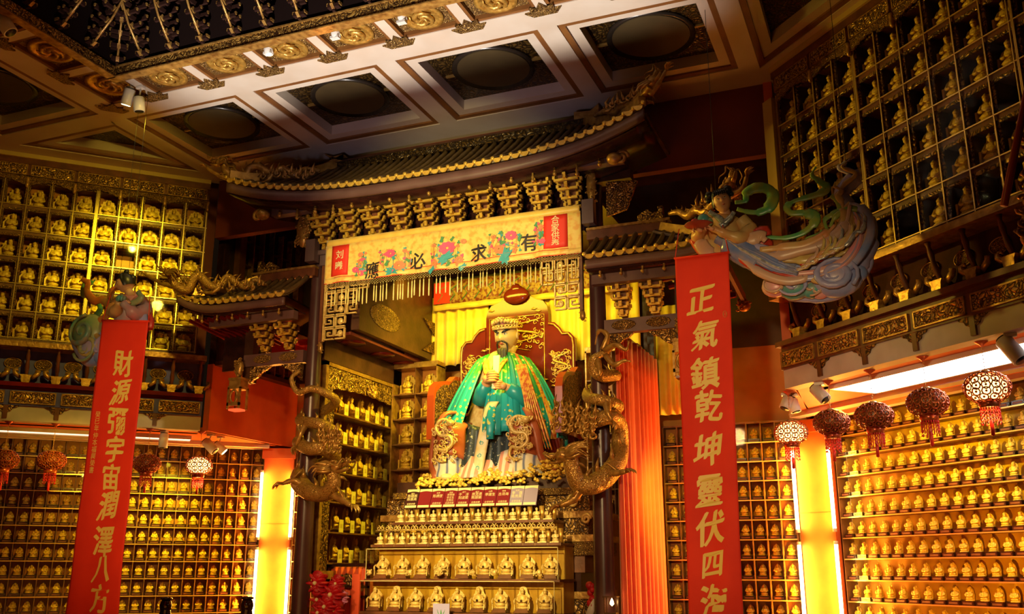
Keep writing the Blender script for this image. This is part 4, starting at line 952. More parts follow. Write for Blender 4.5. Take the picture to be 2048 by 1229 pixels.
# ------------------------------------------------------------------ side cabinet of the shrine (left) and back niches
SD = Fr(90, 6.93)
sc = T('display_cabinet', 'glazed side cabinet in a carved gold frame on the left inner side of the shrine', 'cabinet', (11.6, .1, 1.56), SD)
sc.part('back_panel', MB().box(10.62, .26, 1.56, 12.70, .29, 4.26), CELLB)
sc.part('frame', MB().box(10.60, -.02, 1.50, 10.66, .26, 4.26).box(12.66, -.02, 1.50, 12.71, .26, 4.26).box(10.60, -.02, 4.21, 12.71, .26, 4.26).box(10.60, -.02, 1.50, 12.71, .26, 1.60), BRONZE)
top = [(10.66, 4.21), (12.66, 4.21), (12.66, 3.80)] + [(12.52 - (12.52 - 10.84) * i / 16, 3.92 + .05 * sin(i * pi / 16) + .02 * (i % 2)) for i in range(17)] + [(10.66, 3.80)]
sc.part('carved_frieze', MB().prism(top[::-1], .0, .03), CARVE)
sc.part('carved_margin', MB().box(10.66, 0, 1.6, 10.86, .03, 3.84), CARVE2); sc.part('carved_margin', MB().box(12.54, 0, 1.6, 12.66, .03, 3.84), CARVE2)
sc.part('frieze_dragon', carved_cluster((11.75, -.03, 4.03), .16, .14, 26, 21).ell((11.78, -.06, 4.02), .055), GOLD)
SZ = [3.62 - .384 * k for k in range(6)]
for z in SZ: sc.part('shelf', MB().box(10.86, .0, z - .02, 12.54, .25, z), WOODM)
m = MB()
for i in range(1, 6): m.box(10.86 + i * .28 - .004, .02, 1.6, 10.86 + i * .28 + .004, .25, 3.92)
sc.part('divider', m, ACRYL)
sc.part('glass_front', MB().box(10.87, -.006, 1.61, 12.53, -.003, 3.9), GLASS)
for k, z in enumerate(SZ):
    for i in range(6):
        a = 11.0 + i * .28
        place('tall', niche_tall, 'tall_statuette', 'tall gold statuette in the shrine side cabinet, %s shelf from top, %s from the front' % (ORD[k + 1], ORD[i + 1]), SD.w(a, .16, z + .001), SD.rz, 'tall statuettes in the shrine side cabinet')
        if i:
            if 'card' not in PROTO: PROTO['card'] = card_mb().mesh('donor_card', [CARDY, M('card_emblem', (.62, .44, .08), .6)])
            o = bpy.data.objects.new('donor_card', PROTO['card']); C.objects.link(o); o.location = SD.w(a - .03, .055, z + .001); o.rotation_euler = (0, 0, SD.rz + .12)
            tag(o, 'yellow card in the shrine side cabinet, %s shelf from top, %s from the front' % (ORD[k + 1], ORD[i]), 'card', 'yellow cards in the shrine side cabinet')
for sx, x0, lab in ((-1, -6.90, 'left'), (1, -3.92, 'right')):
    t = T('display_cabinet', 'glazed niche cabinet two columns wide at the back of the shrine, %s of the throne' % lab, 'cabinet', (x0 + .35, 12.5, 2.24))
    x1 = x0 + .70; zs = [4.10 - .365 * k for k in range(6)]
    t.part('back_panel', MB().box(x0, 12.62, 2.24, x1, 12.64, 4.48), CELLB)
    t.part('frame', MB().box(x0 - .02, 12.38, 2.2, x0, 12.64, 4.5).box(x1, 12.38, 2.2, x1 + .02, 12.64, 4.5).box(x0 - .02, 12.38, 4.48, x1 + .02, 12.66, 4.56), BRONZE)
    for z in zs: t.part('shelf', MB().box(x0, 12.39, z - .018, x1, 12.62, z), WOODM)
    t.part('divider', MB().box(x0 + .345, 12.40, 2.28, x0 + .355, 12.62, 4.48), WOODM)
    t.part('glass_front', MB().box(x0, 12.375, 2.26, x1, 12.378, 4.47), GLASS)
    for k, z in enumerate(zs):
        for i in range(2):
            place('niche', upper_proto, 'enthroned_statuette', 'gold statuette in the niche cabinet %s of the throne, %s shelf from top, %s column' % (lab, ORD[k + 1], ('left', 'right')[i]), (x0 + .175 + .35 * i, 12.50, z + .001), 0, 'gold statuettes in the niche cabinets')
# ------------------------------------------------------------------ altar
AX = -5.06
al = T('altar', 'stepped altar with carved gold mouldings below the seated statue', 'altar', (AX, 11.6, 0))
al.part('platform', MB().box(-6.25, 11.40, 2.58, -3.75, 12.36, 2.72), WOOD)
al.part('platform_edge', MB().box(-6.27, 11.33, 2.50, -3.73, 12.40, 2.58), CARVEF)
for z0, z1, g, mt in [(2.30, 2.50, .06, CARVE2), (2.22, 2.30, -.02, GOLD2), (2.02, 2.22, .08, CARVE2), (1.94, 2.02, -.03, GOLD2), (1.78, 1.94, .02, CARVEF), (1.58, 1.78, .14, WOODR), (1.36, 1.58, .20, DARK), (1.28, 1.36, .02, GOLD2), (1.06, 1.28, .08, CARVE2), (0, 1.06, .04, WOODR)]:
    al.part('moulding', MB().box(-6.45 + g, 11.38 + g * .4, z0, -3.55 - g, 12.40, z1), mt)
al.part('scroll_end', MB().tube(spiral((-3.80, 11.36, 2.42), (1, 0, 0), (0, 0, 1), .09, 1.6, 0, 24, .02), .02, 6).tube(spiral((-3.62, 11.30, 2.20), (1, 0, 0), (0, 0, 1), .06, 1.6, 0, 24, .015), .018, 6), PALE)
steps = [(2.185, 11.06, -6.08, -3.92, .25), (1.915, 10.98, -6.32, -3.80, .30), (1.505, 10.92, -6.36, -3.80, .36), (1.125, 10.84, -6.42, -3.82, .40)]
for i, (z, y, x0, x1, dp) in enumerate(steps):
    al.part('step', MB().box(x0, y - .09, z - .03, x1, 11.38, z), WOODM if i < 2 else WOODR)
    al.part('step_riser', MB().box(x0 + .02, y + .10, (steps[i + 1][0] if i < 3 else .0), x1 - .02, 11.40, z - .03), CELLY)
m = MB()
m.tube([(-6.26, 10.90, 2.085), (-3.86, 10.90, 2.085)], .008, 5)
for i in range(40): m.tube(spiral((-6.22 + .0595 * i, 10.90, 2.115), (1, 0, 0), (0, 0, 1), .030, 1.2 * (1 if i % 2 else -1), 1.57, 12, .008), .006, 4)
al.part('scroll_frieze', m, PALE)
for i in range(14):
    x = -5.98 + i * .1525
    place('s1', step_small, 'step_statuette', 'small pale gold statuette on the top altar step, %s from the left' % ORD[i + 1], (x, 11.03, 2.187), 0, 'small statuettes on the altar steps')
for i in range(16):
    x = -6.22 + i * .1555
    place('s1', step_small, 'step_statuette', 'small pale gold statuette on the second altar step, %s from the left' % ORD[i + 1], (x, 10.95, 1.917), 0, 'small statuettes on the altar steps')
for x0, n, p, y, z in ((-5.98, 14, .1525, 10.968, 2.157), (-6.22, 16, .1555, 10.888, 1.887)):
    for i in range(n): al.part('name_strip', MB().box(x0 + i * p - .066, y - .006, z - .002, x0 + i * p + .066, y + .006, z + .027), WOODR)
for r, (z, y, n) in enumerate(((1.505, 10.92, 9), (1.125, 10.84, 9))):
    for i in range(n):
        x = -6.18 + i * .278 - .04 * r
        place('b%d' % (i % 2 if r else 0), (lambda: step_big(True)) if (r and i % 2) else (lambda: step_big(False)), 'crowned_statuette', 'pale gold crowned statuette in the %s acrylic case, %s from the left' % (('upper', 'lower')[r], ORD[i + 1]), (x, y + .03, z + .006), .12, 'crowned statuettes in acrylic cases')
    x0, x1 = -6.34 - .04 * r, -3.82 - .02 * r; h = .355
    t = T('acrylic_case', 'clear acrylic case holding nine statuettes on the %s altar step' % ('third', 'lowest')[r], 'case', ((x0 + x1) / 2, y, z))
    t.part('front_pane', MB().box(x0, y - .088, z + .002, x1, y - .083, z + h), ACRYL); t.part('top_pane', MB().box(x0, y - .088, z + h, x1, y + .10, z + h + .005), ACRYL)
    m = MB()
    for q in range(10): m.box(x0 + (x1 - x0) * q / 9 - .002, y - .082, z + .002, x0 + (x1 - x0) * q / 9 + .002, y + .10, z + h)
    t.part('partition', m, ACRYL)
    t.part('edge_strip', MB().box(x0, y - .092, z + h - .004, x1, y - .086, z + h + .006).box(x0 - .004, y - .092, z, x0 + .004, y - .084, z + h).box(x1 - .004, y - .092, z, x1 + .004, y - .084, z + h), M('polished_edge_%d' % r, (.62, .50, .22), .2))
# small silver ornaments in front of the upper row
for i in (0, 1, 2, 3, 5, 6, 8):
    x = -6.26 + i * .278 + (.12 if i == 3 else 0)
    k = 1.6 if i == 3 else 1.0
    solo('filigree_ornament', carved_cluster((x, 10.78, 1.56 + .02 * k), .06 * k, .07 * k, 12, 30 + i), PALE, 'small openwork ornament leaning on the upper acrylic case, %s statuette from left' % ORD[i + 1], 'ornament', (x, 10.78, 1.52), group='openwork ornaments on the altar')
# name plaques --------------------------------------------------------------
PLQ = M('plaque_board', (.22, .015, .02), .35); PLD = M('dark_plaque_board', (.05, .012, .014), .35); PLV = M('violet_plaque_board', (.34, .26, .38), .3)
rows = [(('绵', '竹'), ('陈晓枫', '陈振英'), '合家供奉', 1), ((), (), '', 0), (('北', '京'), ('陈炳堂',), '合家供奉', 0), (('西', '安'), ('李明德', '李文生', '王秀兰'), '合家供奉', 0), (('咸', '宁'), ('于　洋', '刘淑荣'), '合家供奉', 0),
        (('咸', '宁'), ('熊克勇', '熊丽娟'), '合家供奉', 0), (('山', '西'), ('李建生',), '合家供奉', 0), (('湖', '南'), ('古周海',), '合家供奉', 0), (('北', '京'), ('李　强', '陈秀英'), '合家供奉', 2), ((), (), '', 2)]
for i, (top, names, foot, kind) in enumerate(rows):
    x = -5.835 + i * .178; fr = Fr(0, 0)
    which = ('black', 'plain dark red', 'dark red', 'dark red', 'dark red', 'dark red', 'dark red', 'dark red', 'lettered violet', 'blank violet')[i]
    t = T('name_plaque', '%s donor name plaque standing below the ingots, %s from the left' % (which, ORD[i + 1]), 'plaque', (x, 11.0, 2.36), group='donor plaques below the statue')
    t.o.rotation_euler = (-.38, 0, 0)
    t.base = (0, 0, 0)
    t.part('board', MB().box(-.086, 0, 0, .086, .012, .255), (PLQ, PLD, PLV)[kind])
    n = 10; t.part('head_band', MB().prism([(-.084, .255), (-.084, .215)] + [(-.084 + .168 * q / n, .215 + .012 * sin(q * pi / n)) for q in range(n + 1)] + [(.084, .255)], -.003, .001), PAPER)
    t.part('foot_strip', MB().box(-.078, -.004, .004, .078, .001, .034), PAPER)
    m = MB()
    def line(s, z, size, xs=0):
        put_text(m, s, size, lambda u, v: (xs + u, -.003, z + v), 0)
    if names:
        line(''.join(top), .196, .026)
        for q, nm in enumerate(names): line(nm, (.155 if len(names) == 1 else .165) - q * (.036 if len(names) > 2 else .044), .046 if len(names) < 3 else .034)
        line(foot, .055, .030); t.part('lettering', m, PAPER)
# ingot paper pile
random.seed(5); m = MB()
for i in range(620):
    x = random.uniform(-5.85, -3.85); b = .05 + .16 * exp(-((x + 4.15) / .38) ** 2) + .05 * exp(-((x + 4.9) / .2) ** 2); y = random.uniform(11.16, 11.60); z = 2.72 + random.random() * b + (.04 if x > -4.05 else .03) - max(0, 11.36 - y) * .7
    a = random.uniform(0, 6.28); s_ = random.uniform(.028, .05)
    R = Matrix.Rotation(a, 3, 'Z') @ Matrix.Rotation(random.uniform(-.8, .8), 3, 'X')
    m.ell((x, y, z), (s_, s_ * .55, s_ * .45), 0, 6, 4, R); m.ell((x, y, z + s_ * .3), (s_ * .45, s_ * .4, s_ * .4), 0, 6, 3, R)
solo('paper_ingots', m, M('gold_paper', (.92, .66, .12), .4, .2, (.80, .48, .05), 30), 'heap of crumpled gold paper ingots at the feet of the statue', 'ingots', (-5, 11.45, 2.72), kind='stuff')
# ------------------------------------------------------------------ heads, hands
def head(mb, c, h, R=None, m=0, nu=40, nv=30, wide=.80):
    """face and skull; half height h, facing -y before rotation R"""
    c = Vector(c); R = R or Matrix.Identity(3); g = lambda x, z, cx, cz, wx, wz: exp(-((x - cx) / wx) ** 2 - ((z - cz) / wz) ** 2)
    V = []
    for j in range(nv + 1):
        t = pi * j / nv
        for i in range(nu):
            a = 2 * pi * i / nu; x, y, z = sin(t) * sin(a), -sin(t) * cos(a), cos(t)
            k = 1 - .34 * max(0, -z) ** 1.4; X, Y, Z = x * wide * k, y * .92 * (1 - .12 * max(0, -z)), z * 1.06
            if y < .1:
                f = min(1, max(0, (.1 - y) / .5)); d = .24 * g(X, Z, 0, -.14, .13, .12) + .15 * g(X, Z, 0, .05, .09, .17)
                d += .07 * g(abs(X), Z, .30, .30, .26, .09) - .09 * g(abs(X), Z, .29, .12, .15, .09) + .05 * g(abs(X), Z, .42, -.12, .2, .2)
                d += .09 * g(X, Z, 0, -.44, .2, .07) - .03 * g(X, Z, 0, -.53, .2, .03) + .06 * g(X, Z, 0, -.60, .18, .05) + .10 * g(X, Z, 0, -.82, .2, .13)
                Y -= d * f
            V.append(c + R @ Vector((X, Y, Z)) * h)
    F = [(j * nu + i, j * nu + (i + 1) % nu, (j + 1) * nu + (i + 1) % nu, (j + 1) * nu + i) for j in range(nv) for i in range(nu)]
    mb.add(V, F, m, True)
    for s in (-1, 1): mb.ell(c + R @ Vector((s * wide * .98, .05, -.02)) * h, (h * .07, h * .14, h * .24), m, 8, 6, R)
    return lambda x, y, z: c + R @ Vector((x, y, z)) * h
def eyes(mw, mk, L, h, R, w=.12, slant=0.0):
    for s in (-1, 1):
        mw.ell(L(s * .29, -.80, .12), (h * w, h * .06, h * .052), 0, 10, 6, R); mk.ell(L(s * .29, -.845, .12), (h * .045, h * .03, h * .045), 0, 8, 5, R)
        mk.tube([L(s * (.29 + w * 1.1), -.76, .14 + slant), L(s * .29, -.865, .185), L(s * (.29 - w), -.82, .12)], h * .014, 5)
def hand_fist(mb, c, u, v, n, s):
    """hand closed round a rod along v: u across the knuckles' reach, n towards the viewer; s scale (hand length)"""
    c, u, v, n = Vector(c), Vector(u).normalized(), Vector(v).normalized(), Vector(n).normalized()
    mb.ell(c - u * s * .30, (s * .30, s * .20, s * .26), 0, 12, 8, Matrix((u, n, v)).transposed())
    for k in range(4):
        o = c + v * s * (.20 - .135 * k); l = (.92, 1.0, .95, .8)[k]
        mb.tube([o - u * s * .30 + n * s * .10, o - u * s * .02 + n * s * .26, o + u * s * .26 * l + n * s * .20, o + u * s * .33 * l - n * s * .02, o + u * s * .18 * l - n * s * .10], [s * .075, s * .08, s * .074, s * .066, s * .05], 8)
    mb.tube([c - u * s * .34 + v * s * .16, c - u * s * .18 + v * s * .34 + n * s * .12, c + u * s * .06 + v * s * .36 + n * s * .16, c + u * s * .16 + v * s * .34 + n * s * .14], [s * .09, s * .09, s * .075, s * .055], 8)

# ------------------------------------------------------------------ throne
th = T('throne', 'dark red lacquer throne with tall gold painted back behind the robed statue', 'throne', (-4.98, 12.3, 2.73))
LAC = M('throne_lacquer', (.16, .018, .010), .12, 0, (.11, .012, .007), 4); ORL = M('orange_lacquer', (.32, .05, .012), .18)
tx = -4.98
def tpoly(pts): return [(tx + x, z) for x, z in pts]
cback = [(-.48, 2.73), (.48, 2.73), (.48, 5.14), (.46, 5.24), (.40, 5.32), (.28, 5.36), (.20, 5.42), (.14, 5.52), (.06, 5.58), (-.06, 5.58), (-.14, 5.52), (-.20, 5.42), (-.28, 5.36), (-.40, 5.32), (-.46, 5.24), (-.48, 5.14)]
th.part('back_panel', MB().prism(tpoly(cback), 12.48, 12.58), LAC)
th.part('crest', MB().ell((tx, 12.45, 5.43), (.20, .06, .13), 0, 16, 8).ell((tx, 12.44, 5.53), (.08, .05, .08), 0, 12, 8), LAC)
def side(s): 
    p = [(.48, 2.73), (.86, 2.73), (.88, 4.62), (.87, 4.74), (.80, 4.82), (.70, 4.83), (.66, 4.90), (.58, 4.98), (.48, 5.0)]
    q = [(s * x, z) for x, z in p]; return tpoly(q if s > 0 else q[::-1])
for s in (-1, 1):
    th.part('side_panel', MB().prism(side(s), 12.46, 12.55), LAC)
    m = MB(); m.tube([(tx + s * x, 12.45, z) for x, z in [(.84, 2.9), (.855, 4.62), (.84, 4.73), (.78, 4.80), (.69, 4.80), (.64, 4.88), (.57, 4.95), (.49, 4.97)]], .014, 6); th.part('gilt_edge', m, GOLD)
    ax = tx + s * .92
    ap = [(11.62, 3.3), (12.5, 3.3), (12.5, 4.30), (12.3, 4.28), (12.15, 4.18), (12.0, 4.16), (11.80, 4.12), (11.66, 4.02), (11.62, 3.9)]
    m = MB(); v = [(ax - .05, y, z) for y, z in ap] + [(ax + .05, y, z) for y, z in ap]; n = len(ap)
    m.add(v, [tuple(range(n))[::-1], tuple(range(n, 2 * n))] + [(i, (i + 1) % n, n + (i + 1) % n, n + i) for i in range(n)]); th.part('arm_rest', m, ORL)
    m = MB(); v = [(ax + e * .052, y + .04 if y < 12 else y - .06, z - .06 if z > 3.5 else z + .06) for e in (-1, 1) for y, z in ap]
    m.add(v, [tuple(range(n))[::-1], tuple(range(n, 2 * n))]); th.part('arm_panel', m, CARVE2)
th.part('seat', MB().box(tx - .88, 11.75, 2.73, tx + .88, 12.46, 3.25), LAC)
m = MB()
for s in (-1, 1): m.tube([(tx + s * .42, 12.472, 2.9), (tx + s * .42, 12.472, 5.12)], .008, 5)
m.tube([(tx - .42, 12.472, 5.12), (tx + .42, 12.472, 5.12)], .008, 5); th.part('gilt_line', m, GOLD)
def relief_dragon(c, w, h, seed, y):
    r = random.Random(seed); m = MB(); cx, cz = c
    pts = [(cx + w * .5 * sin(t * 2.4 + 1) * (1 - .3 * t / 5), y, cz + h * (.5 - t / 5)) for t in [q * .25 for q in range(21)]]
    m.tube(pts, [.006, .014, .020, .020, .020, .016, .012, .008, .004], 6)
    for i in range(54): 
        p = Vector((cx + r.uniform(-.5, .5) * w, y, cz + r.uniform(-.5, .5) * h)); m.tube(spiral(p, (1, 0, 0), (0, 0, 1), r.uniform(.02, .05), r.choice((-1, 1)) * 1.1, r.random() * 6, 9, .008), [.011, .004], 5)
    return m
th.part('painted_dragon', relief_dragon((tx + .12, 4.86), .56, .50, 1, 12.474), GOLD)
for s in (-1, 1): th.part('painted_dragon', relief_dragon((tx + s * .67, 4.36), .26, .42, 2 + s, 12.452), GOLD)
m = MB(); r = random.Random(8)
for i in range(44):
    x = r.uniform(-.82, .82); z = r.uniform(3.6, 5.25) if abs(x) < .44 else r.uniform(3.4, 4.72)
    if abs(x) > .44 and 4.15 < z < 4.56: continue
    y = 12.476 if abs(x) < .47 else 12.456
    m.tube([(tx + x - .045, y, z), (tx + x - .02, y, z + .012), (tx + x + .01, y, z + .004), (tx + x + .05, y, z + .008)], [.004, .018, .016, .003], 6, 0, 1)
th.part('painted_cloud', m, GOLD)
th.part('peony_inlay', carved_cluster((tx + .70, 12.44, 3.95), .18, .34, 26, 4), M('green_inlay', (.10, .26, .08), .4))

# ------------------------------------------------------------------ the seated deity
SX, SY = -5.0, 12.02
de = T('deity_statue', 'large seated bearded statue in a green and teal cape holding an ivory tablet', 'statue', (SX, 11.9, 2.73))
HR = Matrix.Rotation(radians(-6), 3, 'Z') @ Matrix.Rotation(radians(12), 3, 'X'); HH = .205
m = MB(); HL = head(m, at(1014, 673, 11.93), HH, HR, wide=.74)
hc = at(1014, 673, 11.93); m.tube([(SX, 12.02, 4.28), (SX + .03, 12.0, 4.42), (hc.x + .02, hc.y + .07, hc.z - .10)], [.15, .11, .11], 14)
hd = de.part('head', m, SKING)
mw, mk = MB(), MB(); eyes(mw, mk, HL, HH, HR, .13, .03)
for s in (-1, 1): mk.tube([HL(s * .10, -.90, .22), HL(s * .28, -.90, .30), HL(s * .48, -.78, .40), HL(s * .58, -.60, .42)], [.010, .017, .014, .005], 6)
de.part('eye', mw, EYEW, hd); de.part('brow', mk, HAIR, hd)
m = MB()
for s in (-1, 1): m.tube([HL(s * .03, -1.0, -.32), HL(s * .20, -.98, -.35), HL(s * .36, -.84, -.50), HL(s * .38, -.80, -.85), HL(s * .30, -.86, -1.25), HL(s * .26, -.86, -1.5)], [.008, .014, .013, .010, .007, .003], 6)
de.part('moustache', m, HAIR, hd)
m = MB().grid(lambda u, v: HL((u - .5) * .50 * (1 - v) ** .7, -.88 - .10 * sin(u * pi) - .16 * v + .02 * sin(u * 40), -.80 - 1.85 * v), 16, 10, 0, True, .03); de.part('beard', m, BEARD, hd)
de.part('lip', MB().tube([HL(-.14, -.91, -.50), HL(0, -1.0, -.48), HL(.14, -.91, -.50)], [.004, .012, .004], 6), LIP, hd)
# crown
m = MB(); CH = lambda r, z, a: HL(r * sin(a) * .78, -r * cos(a) * .94, z)
m.grid(lambda u, v: CH(1.03 + .05 * v, .50 + .78 * v * (1 - .12 * cos(u * 2 * pi)), u * 2 * pi), 32, 4, 0, True, .01)
crn = de.part('crown', m, M('crown_cloth', (.12, .10, .03), .4, .2, (.30, .06, .02), 12)); m = MB()
m.tube([CH(1.06, .52, q * pi / 14) for q in range(29)], .018, 6); m.tube([CH(1.06, .72, q * pi / 14) for q in range(29)], .010, 6)
for i in range(13):
    a = -1.5 + 3.0 * i / 12; m.ell(CH(1.10, .62, a), .016, 0, 8, 6); k = .22 * (1 - abs(i - 6) / 7)
    m.tube(spiral(CH(1.08, .86 + k, a), HR @ Vector((cos(a), sin(a), 0)), HR @ Vector((0, 0, 1)), .035, 1.2, i, 9, .008), [.016, .006], 5)
    m.ell(CH(1.10, .78 + k * 1.2, a), (.020, .016, .03), 0, 8, 5)
for s in (-1, 1): m.tube([CH(1.05, .6, s * 1.5), CH(1.1, .2, s * 1.5), CH(1.1, -.3, s * 1.5)], .007, 5)
de.part('crown_gilding', m, PALE, crn)
m = MB(); m.grid(lambda u, v: CH(1.0, .50, u * 2 * pi) * (1 - v) + HL(0, .1, 1.30) * v, 24, 4, 0, True, .01); de.part('crown_top', m, M('crown_red', (.30, .03, .02), .4), crn)
# body under the cape: one surface
m = MB(); prof = [(.92, 2.95, .50), (.80, 3.25, .48), (.60, 3.5, .40), (.50, 3.8, .34), (.48, 4.1, .30), (.46, 4.25, .27), (.36, 4.40, .22), (.16, 4.50, .15)]
m.grid(lambda u, v: (lambda k: (SX + prof[k][0] * .92 * sin(u * 2 * pi), SY - prof[k][2] * cos(u * 2 * pi), prof[k][1]))(round(v * 7)), 28, 7, 0, True)
de.part('inner_robe', m, M('inner_robe_cloth', (.80, .58, .22), .5, 0, (.62, .36, .10), 14, bump=.3))
CAPE = zramp('cape_cloth', [(.40, (.012, .30, .32)), (1.30, (.02, .42, .46)), (1.46, (.04, .38, .06)), (1.8, (.03, .24, .025))], 2, .35, (14, (.62, .58, .12), .28))
CAPE2 = zramp('cape_lining', [(.40, (.012, .22, .24)), (1.34, (.015, .34, .36)), (1.8, (.02, .17, .02))], 2, .35)
CAPE3 = M('cape_border', (.80, .42, .06), .4, .1, (.55, .10, .03), 22, .4, .55)
def cape_pt(phi, z, off):
    k = max(0, min(1, (4.52 - z) / 1.1)); rx = .15 + .70 * k ** .62; ry = .16 + .44 * k ** .8
    f = 1 + .04 * sin(phi * 17) * k
    return Vector((SX + (rx * f + off) * sin(phi), SY + .02 - (ry * f + off) * cos(phi) - .05 * k, z))
r = random.Random(12); phis = []
a = -2.3
while a < 2.3: phis.append(a); a += .105
for q, ph in enumerate(phis):
    if -.42 < ph + .05 < -.02: continue                                     # opening in front of the chest
    zt = 4.50 - .10 * abs(sin(ph)) ; front = cos(ph)
    zb = 3.22 + r.uniform(-.14, .10) + (.10 if abs(ph) < .75 else -.04); wd = .075
    mt = CAPE3 if q in (6, 30, 33, 40) else (CAPE if q % 3 else CAPE2); off = r.uniform(0, .03)
    m = MB().grid(lambda u, v, ph=ph, zt=zt, zb=zb, off=off: cape_pt(ph + (u - .5) * 2 * wd * (1 if v < .9 else .75), zt + (zb - zt) * v, off + .022 * sin(u * pi) + .012 * v * sin(u * 9)), 4, 12, 0, True, .005)
    de.part('cape_strip', m, mt)
# forearm, hand and tablet
TB = at(990, 757, 11.40); up = Vector((.02, .12, 1)).normalized()
a0, a1 = TB - up * .14, TB + up * .31
m = MB(); v = []
for q in range(9):
    t = q / 8; c = a0 + (a1 - a0) * t; w = .034 + .010 * t; y = .02 * sin(t * pi)
    v += [c + Vector((-w, -.012 + y, 0)), c + Vector((w, -.012 + y, 0)), c + Vector((w, .012 + y, 0)), c + Vector((-w, .012 + y, 0))]
f = [(4 * q + i, 4 * q + (i + 1) % 4, 4 * q + 4 + (i + 1) % 4, 4 * q + 4 + i) for q in range(8) for i in range(4)] + [(3, 2, 1, 0), (32, 33, 34, 35)]
m.add(v, f); de.part('tablet', m, IVORY)
m = MB(); hand_fist(m, TB + Vector((-.03, -.01, 0)), (1, .05, .05), up, (0, -1, .1), .24)
m.tube([TB + Vector((-.10, .03, 0)), TB + Vector((-.17, .10, -.05)), TB + Vector((-.24, .22, -.12))], [.062, .07, .09], 12); de.part('hand', m, HAND)
m = MB(); hand_fist(m, TB + Vector((.03, .035, -.10)), (-1, .05, .05), up, (0, -1, .1), .20); m.tube([TB + Vector((.10, .06, -.10)), TB + Vector((.17, .14, -.13)), TB + Vector((.24, .24, -.16))], [.048, .055, .06], 10); de.part('hand', m, HAND)
de.part('cuff', MB().tube([TB + Vector((.15, .10, -.12)), TB + Vector((.22, .16, -.17)), TB + Vector((.34, .28, -.30))], [.08, .10, .14], 16), CAPE2)
de.part('cuff', MB().tube([TB + Vector((-.16, .10, -.04)), TB + Vector((-.24, .18, -.12)), TB + Vector((-.30, .26, -.26))], [.085, .11, .13], 16), CAPE2)
# lap, legs and skirts
NAVY = M('navy_brocade', (.020, .030, .040), .4, 0, (.42, .42, .30), 26, .30, .40); RUST = M('rust_silk', (.46, .12, .05), .38, 0, (.36, .08, .03), 4)
STRIPE = M('striped_skirt', (.80, .72, .62), .45); nt = STRIPE.node_tree
wv = nt.nodes.new('ShaderNodeTexWave'); wv.inputs['Scale'].default_value = 2.6; wv.inputs['Distortion'].default_value = 3.5; wv.inputs['Detail Scale'].default_value = .8; tc = nt.nodes.new('ShaderNodeTexCoord'); nt.links.new(tc.outputs['Object'], wv.inputs[0])
cr = nt.nodes.new('ShaderNodeValToRGB'); e = cr.color_ramp.elements; e[0].color = (.14, .18, .36, 1); e[1].color = (.85, .78, .62, 1); e[1].position = .6
k = e.new(.3); k.color = (.80, .74, .66, 1); nt.links.new(wv.outputs['Fac'], cr.inputs[0]); nt.links.new(cr.outputs[0], nt.nodes['Principled BSDF'].inputs['Base Color'])
PINKS = M('pink_swirl_skirt', (.80, .34, .24), .45, 0, (.86, .74, .62), 3.2, .42, .55, kind='wave')
kn = {-1: at(905, 868, 11.5), 1: at(1052, 862, 11.5)}
for s in (-1, 1):
    K = kn[s]; F_ = Vector((K.x - s * -.03, 11.52, 2.80))
    m = MB().tube([(SX + s * .30, 12.1, 3.34), (K.x * .55 + (SX + s * .30) * .45, 11.8, 3.34), (K.x, 11.56, K.z - .08), (K.x, 11.50, K.z - .22), (K.x + s * .02, 11.52, 3.05), (K.x + s * .04, 11.52, 2.76)], [.22, .20, .175, .175, .20, .25], 20)
    lg = de.part('leg', m, STRIPE)
    # rust panel over the knee with a gold dragon
    m = MB().grid(lambda u, v: Vector((K.x + .195 * sin((u - .5) * 3.0), 11.48 - .22 * cos((u - .5) * 3.0) * (1 - .12 * v) + (.28 * (1 - v * 4) ** 2 if v < .25 else 0), K.z + .15 - .52 * v + (.0 if v > .2 else -.0) - .07 * sin(u * pi) * -v)), 16, 10, 0, True, .012); de.part('knee_panel', m, RUST)
    m = MB(); c = Vector((K.x, 11.235, K.z - .10)); path = [(x * .8, z + .03) for x, z in [(.12, .20), (-.05, .22), (-.15, .12), (-.06, .02), (.10, .0), (.14, -.10), (.02, -.18), (-.12, -.16), (-.16, -.26), (-.06, -.32), (.04, -.30)]]
    m.tube(smooth([(c.x + x, c.y + .9 * abs(x) ** 2 + .01, c.z + z) for x, z in path], 4), [.018, .026, .030, .030, .028, .026, .024, .02, .014, .008], 8)
    m.ell((c.x + .10, c.y - .01, c.z + .20), (.055, .04, .042), 0, 10, 7)
    rr = random.Random(40 + s)
    for i in range(64):
        x, z = rr.uniform(-.16, .16), rr.uniform(-.30, .24); m.tube(spiral((c.x + x, c.y + 1.0 * x * x, c.z + z), (1, 0, 0), (0, 0, 1), rr.uniform(.02, .045), rr.choice((-1, 1)), rr.random() * 6, 8, .006), [.013, .005], 5)
    de.part('embroidered_dragon', m, PALE)
    # long rust drape at the outside ending in a flared tip
    tip = at(868, 965, 11.35) if s < 0 else at(1112, 950, 11.35)
    pts = smooth([(SX + s * .42, 11.75, 3.62), (K.x + s * .06, 11.40, K.z + .25), (K.x + s * .20, 11.36, K.z - .05), (K.x + s * .26, 11.40, K.z - .38), tuple(tip + Vector((0, 0, .10))), tuple(tip)], 5)
    m = MB().tube(pts, [.05, .06, .06, .055, .055, .065, .08, .03], 10, 0, .5); de.part('drape', m, RUST)
m = MB().grid(lambda u, v: Vector((SX - .03 + (u - .5) * (.70 + .06 * v), 11.58 - .18 * v - .10 * sin(u * pi) * (1 - v) + .025 * sin(u * 22), 3.52 - .62 * v - .12 * sin(u * pi))), 24, 10, 0, True, .01); de.part('front_panel', m, NAVY)
m = MB()
